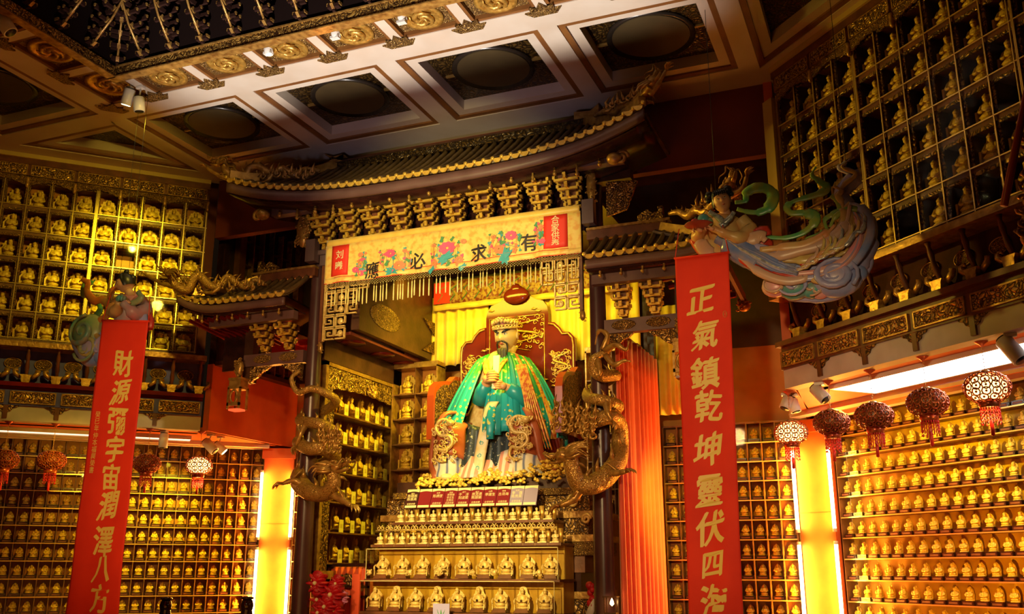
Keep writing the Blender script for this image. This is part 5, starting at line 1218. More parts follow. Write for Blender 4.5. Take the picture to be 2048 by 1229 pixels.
for i in range(15):
    u = i / 14; p = (SX - .03 + (u - .5) * .70, 11.405 + .03 * sin(u * 22), 2.92 - .12 * sin(u * pi)); m.tube(spiral(p, (1, 0, 0), (0, 0, 1), .04, 1.3 * (1 if i % 2 else -1), i, 10, .01), [.014, .006], 5)
de.part('panel_hem', m, PALE)
m = MB().grid(lambda u, v: Vector((SX - .03 + (u - .5) * (.72 + .34 * v), 11.42 - .16 * v + .05 * sin(u * 12) + .10 * (2 * u - 1) ** 2, 3.10 - .37 * v - .10 * sin(u * pi) * (1 - v))), 30, 5, 0, True, .012); de.part('under_skirt', m, PINKS)
m = MB().grid(lambda u, v: Vector((SX + .10 - .16 * v ** .6 + (u - .5) * .15, 11.46 - .16 * v - .02 * sin(u * pi), 3.72 - .98 * v)), 6, 14, 0, True, .012); sa = de.part('sash', m, M('white_sash', (.84, .72, .46), .45, 0, (.70, .54, .24), 7))
m = MB()
for i in range(5): z = 3.5 - i * .16; v = (3.72 - z) / .98; m.tube(spiral((SX + .10 - .16 * v ** .6, 11.43 - .16 * v, z), (1, 0, 0), (0, 0, 1), .03, 1.4, i, 10, .008), [.008, .004], 5)
de.part('sash_embroidery', m, TEAL, sa)
m = MB()
for s in (-1, 1): m.ell((kn[s].x - s * .02, 11.36, 2.76), (.09, .16, .05), 0, 14, 8)
de.part('shoes', m, PAPER)
m = MB()
for q in range(7):
    x0 = .50 + .04 * q; m.tube(smooth([(SX + .40 + .02 * q, 11.52, 4.20), (SX + .55 + .025 * q, 11.40, 3.75), (SX + x0 + .10, 11.42, 3.30), (SX + x0 + .16, 11.45, 3.12 - .01 * q)], 4), [.016, .014, .018, .008], 6, 0, .5)
de.part('trim_ribbon', m, CAPE3)
for s in (-1, 1): de.part('collar', MB().tube(smooth([(SX + s * .15, 11.98, 4.42), (SX + s * .14, 11.74, 4.32), (SX + s * .06, 11.62, 4.12), (SX - s * .02, 11.60, 3.95)], 4), [.03, .04, .045, .04], 8, 0, .5), CAPE3)
# ------------------------------------------------------------------ carved dragons
def dragon(name, label, path, rad, hdir, hs, legs, mat, mane=10, seed=1, spikes=True, flames=(), up=(0, 0, 1)):
    P = smooth([tuple(p) for p in path], 5); P = [Vector(p) for p in P]; base = tuple(sum(P, Vector()) / len(P))
    t = T(name, label, 'dragon', base); N = len(P)
    R_ = [rad[min(len(rad) - 2, int(i / (N - 1) * (len(rad) - 1)))] * (1 - (i / (N - 1) * (len(rad) - 1)) % 1) + rad[min(len(rad) - 1, int(i / (N - 1) * (len(rad) - 1)) + 1)] * ((i / (N - 1) * (len(rad) - 1)) % 1) for i in range(N)]
    t.part('body', MB().tube(P, R_, 12), SCALE if mat is BRONZE else mat)
    if spikes:
        step = max(2, N // 22)
        for i in range(2, N - 2, step):
            d = (P[i + 1] - P[i - 1]).normalized(); n = (Vector(up) - d * Vector(up).dot(d)); n = n.normalized() if n.length > .05 else Vector((0, -1, 0))
            t.part('spine_fin', MB().tube([P[i] + n * R_[i] * .8, P[i] + n * R_[i] * 1.35 - d * R_[i] * .2, P[i] + n * R_[i] * 1.9 - d * R_[i] * .8], [R_[i] * .35, R_[i] * .22, R_[i] * .03], 5), mat)
    # head
    f = Vector(hdir).normalized(); u = Vector(up); u = (u - f * u.dot(f)).normalized(); s_ = f.cross(u); c = P[-1] + f * hs * .3
    Rm = Matrix((s_, f, u)).transposed(); L = lambda x, y, z: c + (s_ * x + f * y + u * z) * hs; h = MB()
    h.ell(L(0, 0, .08), (hs * .36, hs * .46, hs * .34), 0, 14, 9, Rm); h.ell(L(0, .55, .06), (hs * .25, hs * .42, hs * .17), 0, 12, 8, Rm); h.ell(L(0, .88, .12), (hs * .20, hs * .15, hs * .15), 0, 10, 7, Rm)
    h.tube([L(0, .1, -.16), L(0, .45, -.26), L(0, .80, -.26)], [hs * .20, hs * .17, hs * .11], 10, 0, .6)
    for s in (-1, 1):
        h.ell(L(s * .22, .28, .30), (hs * .10, hs * .11, hs * .10), 0, 8, 6); h.ell(L(s * .12, .95, .24), hs * .07, 0, 8, 5)
        for k in range(4): h.tube([L(s * .16, .45 + .12 * k, -.04), L(s * .15, .46 + .12 * k, -.15)], [hs * .035, hs * .006], 5)
        h.tube([L(s * .2, .22, .38), L(s * .26, .05, .46), L(s * .30, -.15, .44)], [hs * .05, hs * .07, hs * .02], 6)
    hd = t.part('head', h, mat)
    for s in (-1, 1):
        t.part('horn', MB().tube(smooth([L(s * .20, -.05, .34), L(s * .30, -.40, .60), L(s * .36, -.85, .66), L(s * .34, -1.15, .86)], 4), [hs * .10, hs * .085, hs * .06, hs * .02], 8), mat, hd)
        t.part('whisker', MB().tube(smooth([L(s * .20, .85, .06), L(s * .55, 1.0, .15), L(s * .70, .6, -.10), L(s * .85, .25, .18), L(s * 1.0, -.15, -.02)], 5), [hs * .06, hs * .05, hs * .045, hs * .035, hs * .012], 6), mat, hd)
    r = random.Random(seed); m = MB()
    for i in range(mane):
        a = -1.9 + 3.8 * i / max(1, mane - 1); x, z = sin(a) * .36, cos(a) * .30
        k = r.uniform(.7, 1.15); pts = [L(x, -.1, z + .05), L(x * 1.7, -.45 * k, z * 1.5 + .1), L(x * 2.1 + .12 * r.uniform(-1, 1), -.85 * k, z * 1.6 + .25), L(x * 2.4, -1.25 * k, z * 1.9 + .1 * r.uniform(-1, 2))]
        m.tube(smooth(pts, 4), [hs * .10, hs * .11, hs * .08, hs * .05, hs * .015], 6)
    t.part('mane', m, mat, hd)
    for q, lg in enumerate(legs):
        pts = [Vector(p) for p in lg[:3]]; k = lg[3]
        l = t.part('leg', MB().tube(smooth([tuple(p) for p in pts], 5), [k * 1.25, k * 1.1, k * .8, k * .62], 9), mat)
        d = (pts[2] - pts[1]).normalized(); b = d.cross(Vector(up)); b = b.normalized() if b.length > .05 else Vector((1, 0, 0)); n = b.cross(d); m = MB()
        for e, (o, w) in enumerate(((-1, .9), (-.35, 1.15), (.35, 1.15), (1, .9), (0, -.7))):
            q0 = pts[2]; m.tube([q0, q0 + (d * .9 * w + b * o * .7) * k * 1.6 + n * k * .5, q0 + (d * 1.6 * w + b * o * 1.0) * k * 1.6 - n * k * .1, q0 + (d * 1.9 * w + b * o * 1.05) * k * 1.6 - n * k * .9], [k * .5, k * .42, k * .30, k * .04], 6)
        t.part('claws', m, mat, l)
        m = MB()
        for e in range(4): m.tube(smooth([tuple(pts[1] + n * k * .3), tuple(pts[1] - d * k * (1 + e * .5) + n * k * (1 + .6 * e) + b * k * (e - 1.5)), tuple(pts[1] - d * k * (2.6 + e * .5) + n * k * (1.6 + .5 * e) + b * k * (e - 1.5) * 1.4)], 4), [k * .4, k * .3, k * .04], 5)
        t.part('elbow_tuft', m, mat, l)
    if flames:
        for fp in flames:
            fp = Vector(fp); m = MB()
            m.tube(spiral(fp, (1, 0, 0), (0, .25, 1), r.uniform(.035, .06), r.choice((-1, 1)) * 1.1, r.random() * 6, 10, .012), [.018, .006], 5)
            m.tube([fp, fp + Vector((r.uniform(-.03, .03), 0, .06)), fp + Vector((r.uniform(-.05, .05), 0, .13))], [.022, .018, .003], 5); t.part('flame_scroll', m, mat)
    return t
def A(*pts): return [at(x, y, Y) for x, y, Y in pts]
# on the left column: tail above, body round the column, head to the right
pathL = A((600, 742, 10.2), (583, 758, 10.15), (596, 785, 10.14), (622, 778, 10.16), (650, 786, 10.22), (672, 803, 10.42), (648, 822, 10.62), (612, 832, 10.52), (600, 842, 10.30), (622, 846, 10.17), (648, 852, 10.18), (668, 868, 10.40), (648, 886, 10.62), (610, 884, 10.5), (596, 886, 10.28),
          (618, 898, 10.16), (645, 898, 10.18), (668, 912, 10.40), (648, 932, 10.62), (608, 944, 10.50), (598, 962, 10.25), (618, 984, 10.08), (650, 988, 10.0), (668, 968, 9.94), (664, 944, 9.92))
dragon('column_dragon', 'gilded dragon winding round the left shrine column with its head turned right', pathL, [.02, .035, .05, .06, .065, .07, .072, .075, .08, .09, .105, .115, .09, .075], (.95, -.15, .35), .215,
       [A((610, 975, 10.10), (588, 962, 10.05), (566, 968, 10.0)) + [.040], A((664, 988, 9.98), (688, 1003, 9.95), (702, 1012, 9.92)) + [.040], A((612, 850, 10.2), (602, 868, 10.12), (592, 892, 10.12)) + [.034]], BRONZE, 18, 5,
       flames=A(*[(640 + 9 * (i % 5), 868 + 11 * (i // 5), 10.12) for i in range(20)]))
pathR = A((1222, 690, 10.25), (1212, 705, 10.14), (1190, 716, 10.10), (1186, 738, 10.14), (1205, 752, 10.2), (1232, 752, 10.42), (1205, 768, 10.62), (1178, 782, 10.5), (1176, 796, 10.28), (1196, 800, 10.16), (1222, 806, 10.22), (1236, 815, 10.42), (1210, 832, 10.62), (1180, 838, 10.48), (1174, 846, 10.28), (1192, 842, 10.15), (1220, 834, 10.2),
          (1238, 850, 10.42), (1240, 890, 10.50), (1236, 920, 10.34), (1216, 950, 10.12), (1185, 970, 9.98), (1158, 968, 9.90), (1146, 942, 9.84), (1140, 915, 9.82))
dragon('column_dragon', 'gilded dragon winding round the right shrine column with its head turned left', pathR, [.02, .04, .075, .06, .06, .065, .07, .075, .08, .09, .10, .115, .095, .08], (-.9, -.25, .0), .21,
       [A((1212, 948, 10.10), (1236, 946, 10.02), (1252, 944, 9.98)) + [.036], A((1160, 978, 9.92), (1146, 1000, 9.88), (1120, 1012, 9.84)) + [.044], A((1212, 806, 10.15), (1216, 826, 10.06), (1224, 842, 10.06)) + [.032]], BRONZE, 18, 6,
       flames=A(*[(1112 + 15 * (i % 6), 812 + 14 * (i // 6) + 6 * (i % 6) * .6, 9.98) for i in range(24)]))
m = MB()
for pts in ([(1205, 700, 10.1), (1215, 672, 10.1), (1198, 662, 10.1), (1190, 690, 10.12)], [(1210, 700, 10.1), (1232, 690, 10.0), (1252, 700, 9.98), (1258, 682, 9.98)], [(1212, 712, 10.1), (1228, 730, 10.0), (1248, 722, 9.98), (1262, 724, 9.98)], [(1196, 720, 10.08), (1200, 745, 10.04), (1196, 752, 10.04)]):
    m.tube(smooth([tuple(p) for p in A(*pts)], 5), [.035, .03, .022, .008], 7)
for o in bpy.data.objects:
    if o.name == 'column_dragon.001': rt = o
q = bpy.data.objects.new('tail_tufts', m.mesh('tail_tufts', BRONZE, tuple(rt.location))); C.objects.link(q); q.parent = rt
# on the hips of the roofs
dragon('roof_dragon', 'gilded dragon on the left hip of the main roof, below the coffered ceiling', A((640, 342, 10.1), (610, 338, 10.0), (590, 350, 9.9), (565, 338, 9.85), (545, 350, 9.8), (520, 335, 9.75), (500, 338, 9.7), (490, 360, 9.66), (470, 362, 9.6), (455, 345, 9.55), (448, 330, 9.52)), [.02, .04, .05, .055, .06, .06, .05], (-.9, -.2, .35), .17,
       [A((468, 360, 9.55), (440, 352, 9.5), (412, 335, 9.48)) + [.030], A((545, 350, 9.75), (535, 362, 9.7), (520, 368, 9.68)) + [.028]], GOLD2, 10, 7, flames=A(*[(500 + 14 * i, 345 + 4 * (i % 3), 9.74) for i in range(10)]))
dragon('roof_dragon', 'gilded dragon climbing the right hip of the main roof against the dark bulkhead', A((1190, 232, 10.2), (1212, 222, 10.0), (1230, 226, 9.9), (1248, 212, 9.8), (1265, 212, 9.72), (1280, 196, 9.62), (1292, 186, 9.52), (1302, 172, 9.45)), [.02, .04, .05, .055, .06, .055, .05], (.55, -.2, .85), .16,
       [A((1300, 190, 9.5), (1318, 165, 9.45), (1332, 140, 9.42)) + [.030], A((1262, 215, 9.7), (1280, 214, 9.62), (1292, 208, 9.58)) + [.028]], GOLD2, 12, 8, flames=A(*[(1215 + 11 * i, 215 - 5 * i, 9.72) for i in range(8)]))
dragon('roof_dragon', 'gilded dragon on the left wing roof beside the flying figure', A((535, 572, 10.05), (510, 560, 9.98), (495, 575, 9.95), (475, 568, 9.9), (455, 555, 9.86), (440, 575, 9.82), (420, 572, 9.78), (398, 552, 9.74), (385, 562, 9.7), (375, 580, 9.66), (352, 572, 9.6), (342, 552, 9.56)), [.02, .04, .05, .055, .06, .06, .05], (-.85, -.2, .5), .16,
       [A((355, 575, 9.6), (322, 566, 9.55), (292, 550, 9.52)) + [.030], A((440, 575, 9.78), (425, 585, 9.74), (408, 586, 9.72)) + [.026]], BRONZE, 10, 9, flames=A(*[(385 + 15 * i, 568 + 4 * (i % 3), 9.78) for i in range(10)]))
dragon('roof_dragon', 'gilded dragon rearing on the right wing roof behind the flying figure', A((1338, 428, 10.05), (1358, 424, 9.98), (1375, 432, 9.92), (1395, 420, 9.86), (1412, 424, 9.8), (1430, 405, 9.72), (1448, 395, 9.64), (1460, 376, 9.58)), [.02, .04, .05, .055, .06, .055, .05], (.3, -.25, .95), .16,
       [A((1455, 395, 9.6), (1484, 378, 9.55), (1494, 352, 9.52)) + [.030], A((1412, 426, 9.75), (1425, 436, 9.7), (1440, 436, 9.68)) + [.026]], GOLD2, 14, 10, flames=A(*[(1395 + 10 * i, 412 - 5 * (i % 4) - 2 * i, 9.76) for i in range(9)]))
# ------------------------------------------------------------------ red couplet banners
def banner(label, q, Y, chars, inscr, seal, side):
    """q: pixel corners tl, tr, bl, br; cloth hangs at depth Y"""
    tl, tr, bl, br = [at(x, y, Y) for x, y in q]
    b = T('banner', label, 'banner', tuple((tl + tr) / 2)); H = (tl - bl).length
    def P(u, v, off=0.0):
        p = (tl + (tr - tl) * u) * (1 - v) + (bl + (br - bl) * u) * v
        return p + Vector((0, -off + .012 * sin(u * 9 + v * 5) * v + .008 * sin(v * 17 + u * 4) * v, 0))
    b.part('cloth', MB().grid(lambda u, v: P(u, v), 24, 80, 0, True, .003), BANRED)
    b.part('top_rod', MB().tube([tl + Vector((-.01, 0, .004)), tr + Vector((.01, 0, .004))], .011, 8), BANRED)
    W_ = (tr - tl).length
    for ch, px, py, size in chars:
        m = MB(); p = at(px, py, Y); k = ((tl.z - p.z) / (tl.z - bl.z)); u0 = (p.x - ((tl.x) * (1 - k) + bl.x * k)) / W_
        put_text(m, ch, size, lambda u, v, u0=u0, k=k: P(u0 + u / W_, k - v / H, .006), .004, 0, .88, .09, .017); b.part('gold_character', m, LETTER)
    if inscr:
        m = MB(); s, x0, y0, x1, y1, size = inscr
        for i, ch in enumerate(s):
            t = i / (len(s) - 1); p = at(x0 + (x1 - x0) * t, y0 + (y1 - y0) * t, Y); k = ((tl.z - p.z) / (tl.z - bl.z)); u0 = (p.x - ((tl.x) * (1 - k) + bl.x * k)) / W_
            put_text(m, ch, size, lambda u, v, u0=u0, k=k: P(u0 + u / W_, k - v / H, .006), .0, 0, 1, .06)
        b.part('inscription', m, LETTER)
    if seal:
        p = at(seal[0], seal[1], Y); m = MB(); m.tube([(p.x + .018 * cos(a * pi / 6), p.y - .006, p.z + .03 * sin(a * pi / 6)) for a in range(13)], .003, 5)
        put_text(m, '印', .03, lambda u, v: (p.x + u, p.y - .006, p.z + v)); b.part('seal', m, M('seal_ink_' + side, (.72, .22, .04), .5))
    for c, d in ((tl, -.03), (tr, .03)): b.part('hanging_cord', MB().tube([c, c + Vector((-d * 1.5, .03, .30))], .004, 5), REDP)
    return b
BR = [('正', 1404, 600, .30), ('氣', 1411, 671, .29), ('鎮', 1414, 746, .31), ('乾', 1418, 816, .30), ('坤', 1420, 900, .31), ('靈', 1421, 985, .30), ('伏', 1427, 1058, .31), ('四', 1431, 1133, .25), ('海', 1432, 1212, .31)]
banner('long red banner with gold calligraphy hanging below the right flying figure', [(1350, 518), (1457, 506), (1380, 1262), (1487, 1254)], 8.62, BR, None, (1450, 629), 'right')
BL = [('財', 249, 720, .31), ('源', 242, 779, .29), ('彌', 237, 838, .31), ('宇', 229, 897, .30), ('宙', 224, 950, .29), ('潤', 216, 1010, .31), ('澤', 208, 1081, .32), ('八', 203, 1140, .29), ('方', 200, 1198, .30)]
banner('long red banner with gold calligraphy hanging before the left upper cabinet', [(205, 642), (297, 644), (129, 1262), (231, 1262)], 7.86, BL, ('癸巳年仲本福興榮書', 197, 828, 184, 940, .075), (183, 962), 'left')

# ------------------------------------------------------------------ flying figures
RIB_G = M('green_ribbon', (.08, .40, .14), .3, 0, (.34, .44, .06), 7); RIB_O = M('orange_ribbon', (.66, .18, .04), .3, 0, (.45, .25, .06), 6)
CLB = M('blue_cloud_paint', (.14, .28, .70), .32, 0, (.44, .38, .58), 4.5); CLP = M('pink_cloud_paint', (.74, .26, .36), .32, 0, (.62, .40, .34), 5); CLT = M('teal_cloud_paint', (.08, .34, .36), .32, 0, (.30, .22, .14), 6)
CLG = M('green_cloud_paint', (.16, .32, .20), .35, 0, (.40, .40, .18), 5)
ROBE_O = M('orange_robe_paint', (.64, .27, .10), .35, 0, (.58, .42, .16), 4); ROBE_B = M('blue_robe_paint', (.10, .20, .60), .25, .1, (.26, .28, .48), 5); ROBE_P = M('rose_robe_paint', (.55, .20, .22), .4, 0, (.36, .30, .32), 5)
CRM = M('cream_flame_paint', (.62, .50, .16), .3, 0, (.45, .28, .10), 6); REDD = M('red_drape_paint', (.50, .04, .02), .35); LILAC = M('lilac_paint', (.42, .36, .62), .32, 0, (.28, .32, .62), 4)
BUFF = M('buff_paint', (.60, .36, .22), .35, 0, (.50, .34, .30), 5)
def AY(pts, Y): return [tuple(at(p[0], p[1], Y + (p[2] if len(p) > 2 else 0))) for p in pts]
def wide(t, name, pts, Y, wd, mat, flat=.28, n=8, k=6, parent=None):
    return t.part(name, MB().tube(smooth(AY(pts, Y), k), wd, n, 0, flat, up=(0, 1, 0)), mat, parent)
def face(t, c, hh, R, mat, yaw_hair, buns, fringe=True):
    m = MB(); L = head(m, c, hh, R, wide=.76); m.tube([tuple(L(0, .1, -.6)), tuple(L(0, .2, -1.5))], [hh * .42, hh * .46], 12); h = t.part('head', m, mat)
    mw, mk = MB(), MB(); eyes(mw, mk, L, hh, R, .13, .0)
    for s in (-1, 1): mk.tube([L(s * .14, -.86, .30), L(s * .30, -.86, .37), L(s * .48, -.74, .32)], [hh * .012, hh * .022, hh * .008], 5)
    t.part('eye', mw, EYEW, h); t.part('brow', mk, HAIR, h); t.part('lip', MB().tube([L(-.13, -.94, -.47), L(0, -1.02, -.46), L(.13, -.94, -.47)], [hh * .01, hh * .045, hh * .01], 6), LIP, h)
    m = MB(); m.grid(lambda u, v: L(.86 * sin(u * 2 * pi) * sin(v * pi * .56), -(.98 if cos(u * 2 * pi) < 0 else .93) * cos(u * 2 * pi) * sin(v * pi * (.36 if cos(u * 2 * pi) > .5 else .60)) + .04, 1.16 * cos(v * pi * (.36 if cos(u * 2 * pi) > .5 else .60))), 28, 8, 0, True)
    if fringe:
        for q in range(7): x = -.5 + q / 6; m.tube([L(x * .8, -.62, .95), L(x, -.93, .62), L(x * 1.02, -.95, .40 + .06 * (q % 2))], [hh * .10, hh * .12, hh * .03], 6)
    for b in buns: m.ell(L(*b[:3]), hh * b[3], 0, 12, 8)
    t.part('hair', m, HAIR, h); return L
# right figure ---------------------------------------------------------------
FY = 8.86
ap = T('flying_figure', 'painted flying figure in orange and blue robes carrying a fruit dish, above the right banner', 'statue', tuple(at(1500, 500, FY)))
face(ap, at(1443, 404, FY - .10), .112, Matrix.Rotation(radians(-14), 3, 'Y') @ Matrix.Rotation(radians(10), 3, 'X') @ Matrix.Rotation(radians(10), 3, 'Z'), SKINW, 0, [(-.78, .1, .85, .40), (.80, .1, .85, .42), (-1.0, .1, .45, .24), (1.0, .1, .40, .24)])
m = MB(); m.tube(AY([(1446, 428), (1448, 442), (1446, 462), (1456, 484), (1470, 500)], FY), [.06, .155, .165, .14, .13], 16, 0, 1.0)
ap.part('torso', m, ROBE_O)
for s, pts in ((-1, [(1418, 424), (1438, 436), (1452, 452)]), (1, [(1468, 424), (1458, 438), (1440, 452)])): wide(ap, 'collar', pts, FY - .20, [.022, .030, .028], M('silver_collar_%d' % (s + 1), (.46, .48, .44), .3, .3, (.14, .16, .18), 30), .6)
wide(ap, 'arm', [(1416, 440), (1402, 462), (1396, 474), (1404, 458, -.15), (1410, 452, -.2)], FY - .05, [.085, .09, .07, .05, .04], ROBE_O, .9, 10)
wide(ap, 'arm', [(1480, 440), (1498, 462), (1480, 476, -.12), (1446, 466, -.2), (1424, 456, -.24)], FY - .03, [.075, .085, .07, .05, .035], ROBE_O, .9, 10)
for k, pts in enumerate(([(1396, 466), (1402, 488), (1416, 505), (1432, 512)], [(1408, 468), (1420, 490), (1438, 506), (1448, 510)], [(1392, 462), (1394, 480), (1408, 500), (1424, 508)])): wide(ap, 'sleeve', pts, FY - .10 + .03 * k, [.03, .07, .07, .03], (BUFF, ROBE_O, REDD)[k], .4)
for k, pts in enumerate(([(1478, 472), (1500, 480), (1520, 474), (1532, 482)], [(1488, 462), (1512, 472), (1528, 464), (1524, 478)], [(1476, 482), (1510, 484), (1532, 490), (1530, 494)])): wide(ap, 'sleeve', pts, FY - .12 + .03 * k, [.06, .08, .07, .03], (BUFF, REDD, REDD)[k], .45)
pc = at(1398, 453, FY - .32); ap.part('hand', (lambda m: (hand_fist(m, pc + Vector((-.03, .02, -.03)), (-1, 0, .1), (0, 1, 0), (0, 0, 1), .10), m)[1])(MB()), SKINW)
ap.part('hand', (lambda m: (hand_fist(m, pc + Vector((.08, .02, -.03)), (-1, 0, .1), (0, 1, 0), (0, 0, 1), .10), m)[1])(MB()), SKINW)
dish = T('fruit_dish', 'red dish held by the right flying figure', 'dish', tuple(pc)); dish.part('plate', MB().lathe([(.001, -.02), (.06, -.018), (.13, .01), (.135, .016), (.06, -.008), (.001, -.008)], tuple(pc), 24), M('dish_glaze', (.30, .05, .03), .3))
for x, z, r_, mt, nm in ((.045, .055, .06, CLT, 'green peach on the red dish'), (-.035, .035, .045, REDD, 'red fruit on the left of the red dish'), (.10, .03, .035, CLG, 'small green fruit at the right rim of the red dish'), (-.095, .025, .03, REDD, 'small red fruit at the left rim of the red dish')):
    f = T('fruit', nm, 'fruit', tuple(pc + Vector((x, 0, z)))); f.part('flesh', MB().ell(pc + Vector((x, 0, z)), (r_, r_, r_ * 1.05), 0, 12, 9), mt); f.part('stem', MB().tube([pc + Vector((x, 0, z + r_)), pc + Vector((x + .01, 0, z + r_ * 1.3))], .006, 5), LEAF)
wide(ap, 'waist_cloth', [(1440, 474), (1462, 490), (1490, 506), (1520, 524)], FY - .06, [.09, .125, .13, .12], ROBE_B, .9, 14)
wide(ap, 'thigh', [(1470, 492), (1510, 512), (1550, 530), (1590, 545)], FY - .02, [.11, .13, .14, .12], ROBE_B, .9, 14)
wide(ap, 'lower_robe', [(1540, 530), (1590, 540), (1640, 545), (1690, 530), (1722, 495), (1730, 455), (1716, 425), (1700, 405)], FY + .02, [.15, .17, .18, .17, .14, .11, .08, .02], LILAC, .7, 14)
for k, (pts, mt, w0) in enumerate([([(1462, 500), (1500, 530), (1560, 556), (1620, 560)], REDD, .035), ([(1478, 512), (1520, 545), (1570, 562), (1610, 556), (1590, 542)], BUFF, .045), ([(1500, 505), (1550, 512), (1600, 500), (1650, 485), (1690, 450), (1700, 410)], BUFF, .06),
                               ([(1520, 500), (1570, 495), (1610, 490), (1650, 470), (1670, 450)], ROBE_O, .05), ([(1560, 520), (1610, 520), (1660, 505), (1700, 470), (1712, 430)], CRM, .05), ([(1580, 560), (1650, 552), (1700, 530), (1735, 480), (1738, 440), (1718, 412), (1698, 408)], CLB, .05),
                               ([(1590, 548), (1650, 540), (1695, 515), (1722, 470), (1724, 440)], CLP, .04), ([(1480, 498), (1530, 512), (1560, 528)], ROBE_B, .03), ([(1490, 490), (1540, 500), (1580, 520)], LILAC, .035), ([(1600, 530), (1640, 520), (1680, 490), (1700, 455)], REDD, .022),
                               ([(1700, 520), (1725, 490), (1733, 455), (1722, 428)], BUFF, .03), ([(1690, 525), (1712, 492), (1718, 455), (1708, 432)], CLP, .025), ([(1545, 545), (1590, 553), (1605, 546), (1596, 536)], REDD, .03), ([(1615, 555), (1640, 562), (1640, 550)], ROBE_O, .035)]):
    wide(ap, 'robe_fold', pts, FY - .13 - .006 * (k % 4), [w0 * .6, w0, w0, w0 * .9, w0 * .3], mt, .45)
for k, (pts, mt, w0) in enumerate([([(1640, 500), (1672, 470), (1690, 440), (1688, 420), (1700, 405)], CRM, .045), ([(1655, 520), (1690, 480), (1700, 440), (1702, 410)], CRM, .04), ([(1610, 500), (1645, 480), (1650, 465), (1662, 470)], CRM, .035), ([(1670, 515), (1700, 500), (1690, 520), (1668, 535)], CRM, .04),
                               ([(1690, 430), (1684, 405), (1676, 392), (1682, 382), (1668, 372)], CRM, .03), ([(1660, 455), (1672, 432), (1700, 418), (1735, 425)], RIB_G, .03)]): wide(ap, 'flame', pts, FY - .12, [w0 * .5, w0, w0, w0 * .4], mt, .4)
wide(ap, 'flame', [(1698, 410), (1684, 388), (1700, 366), (1712, 352), (1700, 344), (1680, 336), (1690, 326), (1700, 318)], FY - .05, [.06, .075, .08, .05, .035, .03, .02, .005], LILAC, .4)
wide(ap, 'flame_edge', [(1676, 392), (1690, 368), (1706, 356), (1710, 346), (1694, 340), (1684, 333), (1694, 322)], FY - .10, [.02, .025, .02, .018, .016, .012, .004], CRM, .4)
for k, (c, r0, mt, n_) in enumerate([((1552, 574), .13, CLP, 1.2), ((1590, 574), .16, CLT, 1.5), ((1625, 578), .12, CLT, 1.3), ((1672, 556), .24, CLB, 2.2), ((1640, 582), .10, CLP, 1.1), ((1705, 548), .13, CLB, 1.2)]):
    p = at(*c, FY - .02); ap.part('cloud', MB().ell(p, (r0, r0 * .62, r0 * .78), 0, 18, 10), mt)
    m = MB(); pts = spiral(p + Vector((0, -r0 * .55, 0)), (1, 0, 0), (0, .12, .82), r0 * .85, n_, 2.5 + k, 30, r0 * .1); m.tube(pts, [r0 * .10, r0 * .16, r0 * .13, r0 * .05], 8, 0, .8); ap.part('cloud_scroll', m, (BUFF, LILAC, BUFF, LILAC, BUFF, ROBE_B)[k])
rf_ = random.Random(15); SIL = M('silver_trim_paint', (.50, .50, .46), .28, .3, (.16, .18, .26), 30)
for k in range(13):          # fine folds over the blue skirt
    o = -13 + 2.3 * k; wide(ap, 'skirt_fold', [(1452 + o * .5, 478 + o * .4), (1480 + o * .3, 496 + o * .8), (1515 - o * .1, 514 + o), (1552 - o * .3, 533 + o * 1.05), (1596 - o * .2, 546 + o * .8)], FY - .185 + .00055 * o * o, [.006, .013, .015, .012, .004], (ROBE_B, SIL, LILAC, ROBE_B, CLB)[k % 5], .7, 6, 5)
for k in range(10):          # curling tongues inside the sweep of the tail
    x0, y0 = 1584 + 9 * k, 544 - 5 * k; L_ = rf_.uniform(40, 62)
    wide(ap, 'tongue', [(x0, y0), (x0 + L_ * .45, y0 - L_ * .15), (x0 + L_ * .75, y0 - L_ * .55), (x0 + L_ * .95, y0 - L_ * .60), (x0 + L_ * 1.05, y0 - L_ * 1.0), (x0 + L_ * .98, y0 - L_ * 1.2)], FY - .17 - .004 * k, [.010, .024, .020, .022, .014, .003], (CRM, BUFF, CRM, ROBE_O, SIL)[k % 5], .5, 7, 5)
for k in range(9):           # grooves of the arc
    o = -16 + 4 * k; wide(ap, 'tail_fold', [(1640 + o * .3, 552 + o * .3), (1688 + o * .5, 530 + o * .2), (1716 + o * .7, 494), (1722 + o * .6, 452), (1708 + o * .3, 424)], FY - .17 + .0006 * o * o, [.006, .014, .014, .012, .003], (CLP, BUFF, CLB, LILAC, CLP)[k % 5], .7, 6, 5)
wide(ap, 'cloud_rim', [(1535, 578), (1580, 590), (1640, 592), (1690, 578), (1730, 540), (1742, 490), (1738, 450), (1722, 420)], FY + .04, [.04, .06, .07, .06, .05, .04, .03, .01], LILAC, .6)
wide(ap, 'ribbon', [(1470, 405), (1490, 402), (1494, 386), (1512, 376), (1534, 378), (1546, 392), (1540, 412), (1520, 424), (1496, 424), (1474, 418)], FY + .02, [.02, .03, .05, .055, .05, .06, .06, .04, .025, .02], RIB_G, .22, 8)
wide(ap, 'ribbon', [(1530, 474), (1570, 476), (1605, 466), (1628, 446), (1628, 432), (1606, 426), (1582, 426), (1574, 414), (1590, 402), (1625, 392), (1650, 382), (1652, 372), (1638, 362), (1624, 350), (1632, 334)], FY - .06, [.02, .025, .03, .05, .055, .03, .03, .035, .02, .03, .04, .04, .03, .02, .01], RIB_G, .22, 8)
wide(ap, 'ribbon', [(1655, 462), (1650, 440), (1668, 428), (1680, 420), (1676, 402), (1664, 394), (1668, 388)], FY - .04, [.015, .025, .035, .03, .03, .02, .01], RIB_G, .25, 8)
wide(ap, 'ribbon', [(1590, 490), (1620, 478), (1640, 470), (1642, 460)], FY - .10, [.015, .03, .03, .01], RIB_G, .3, 8)
m = MB()
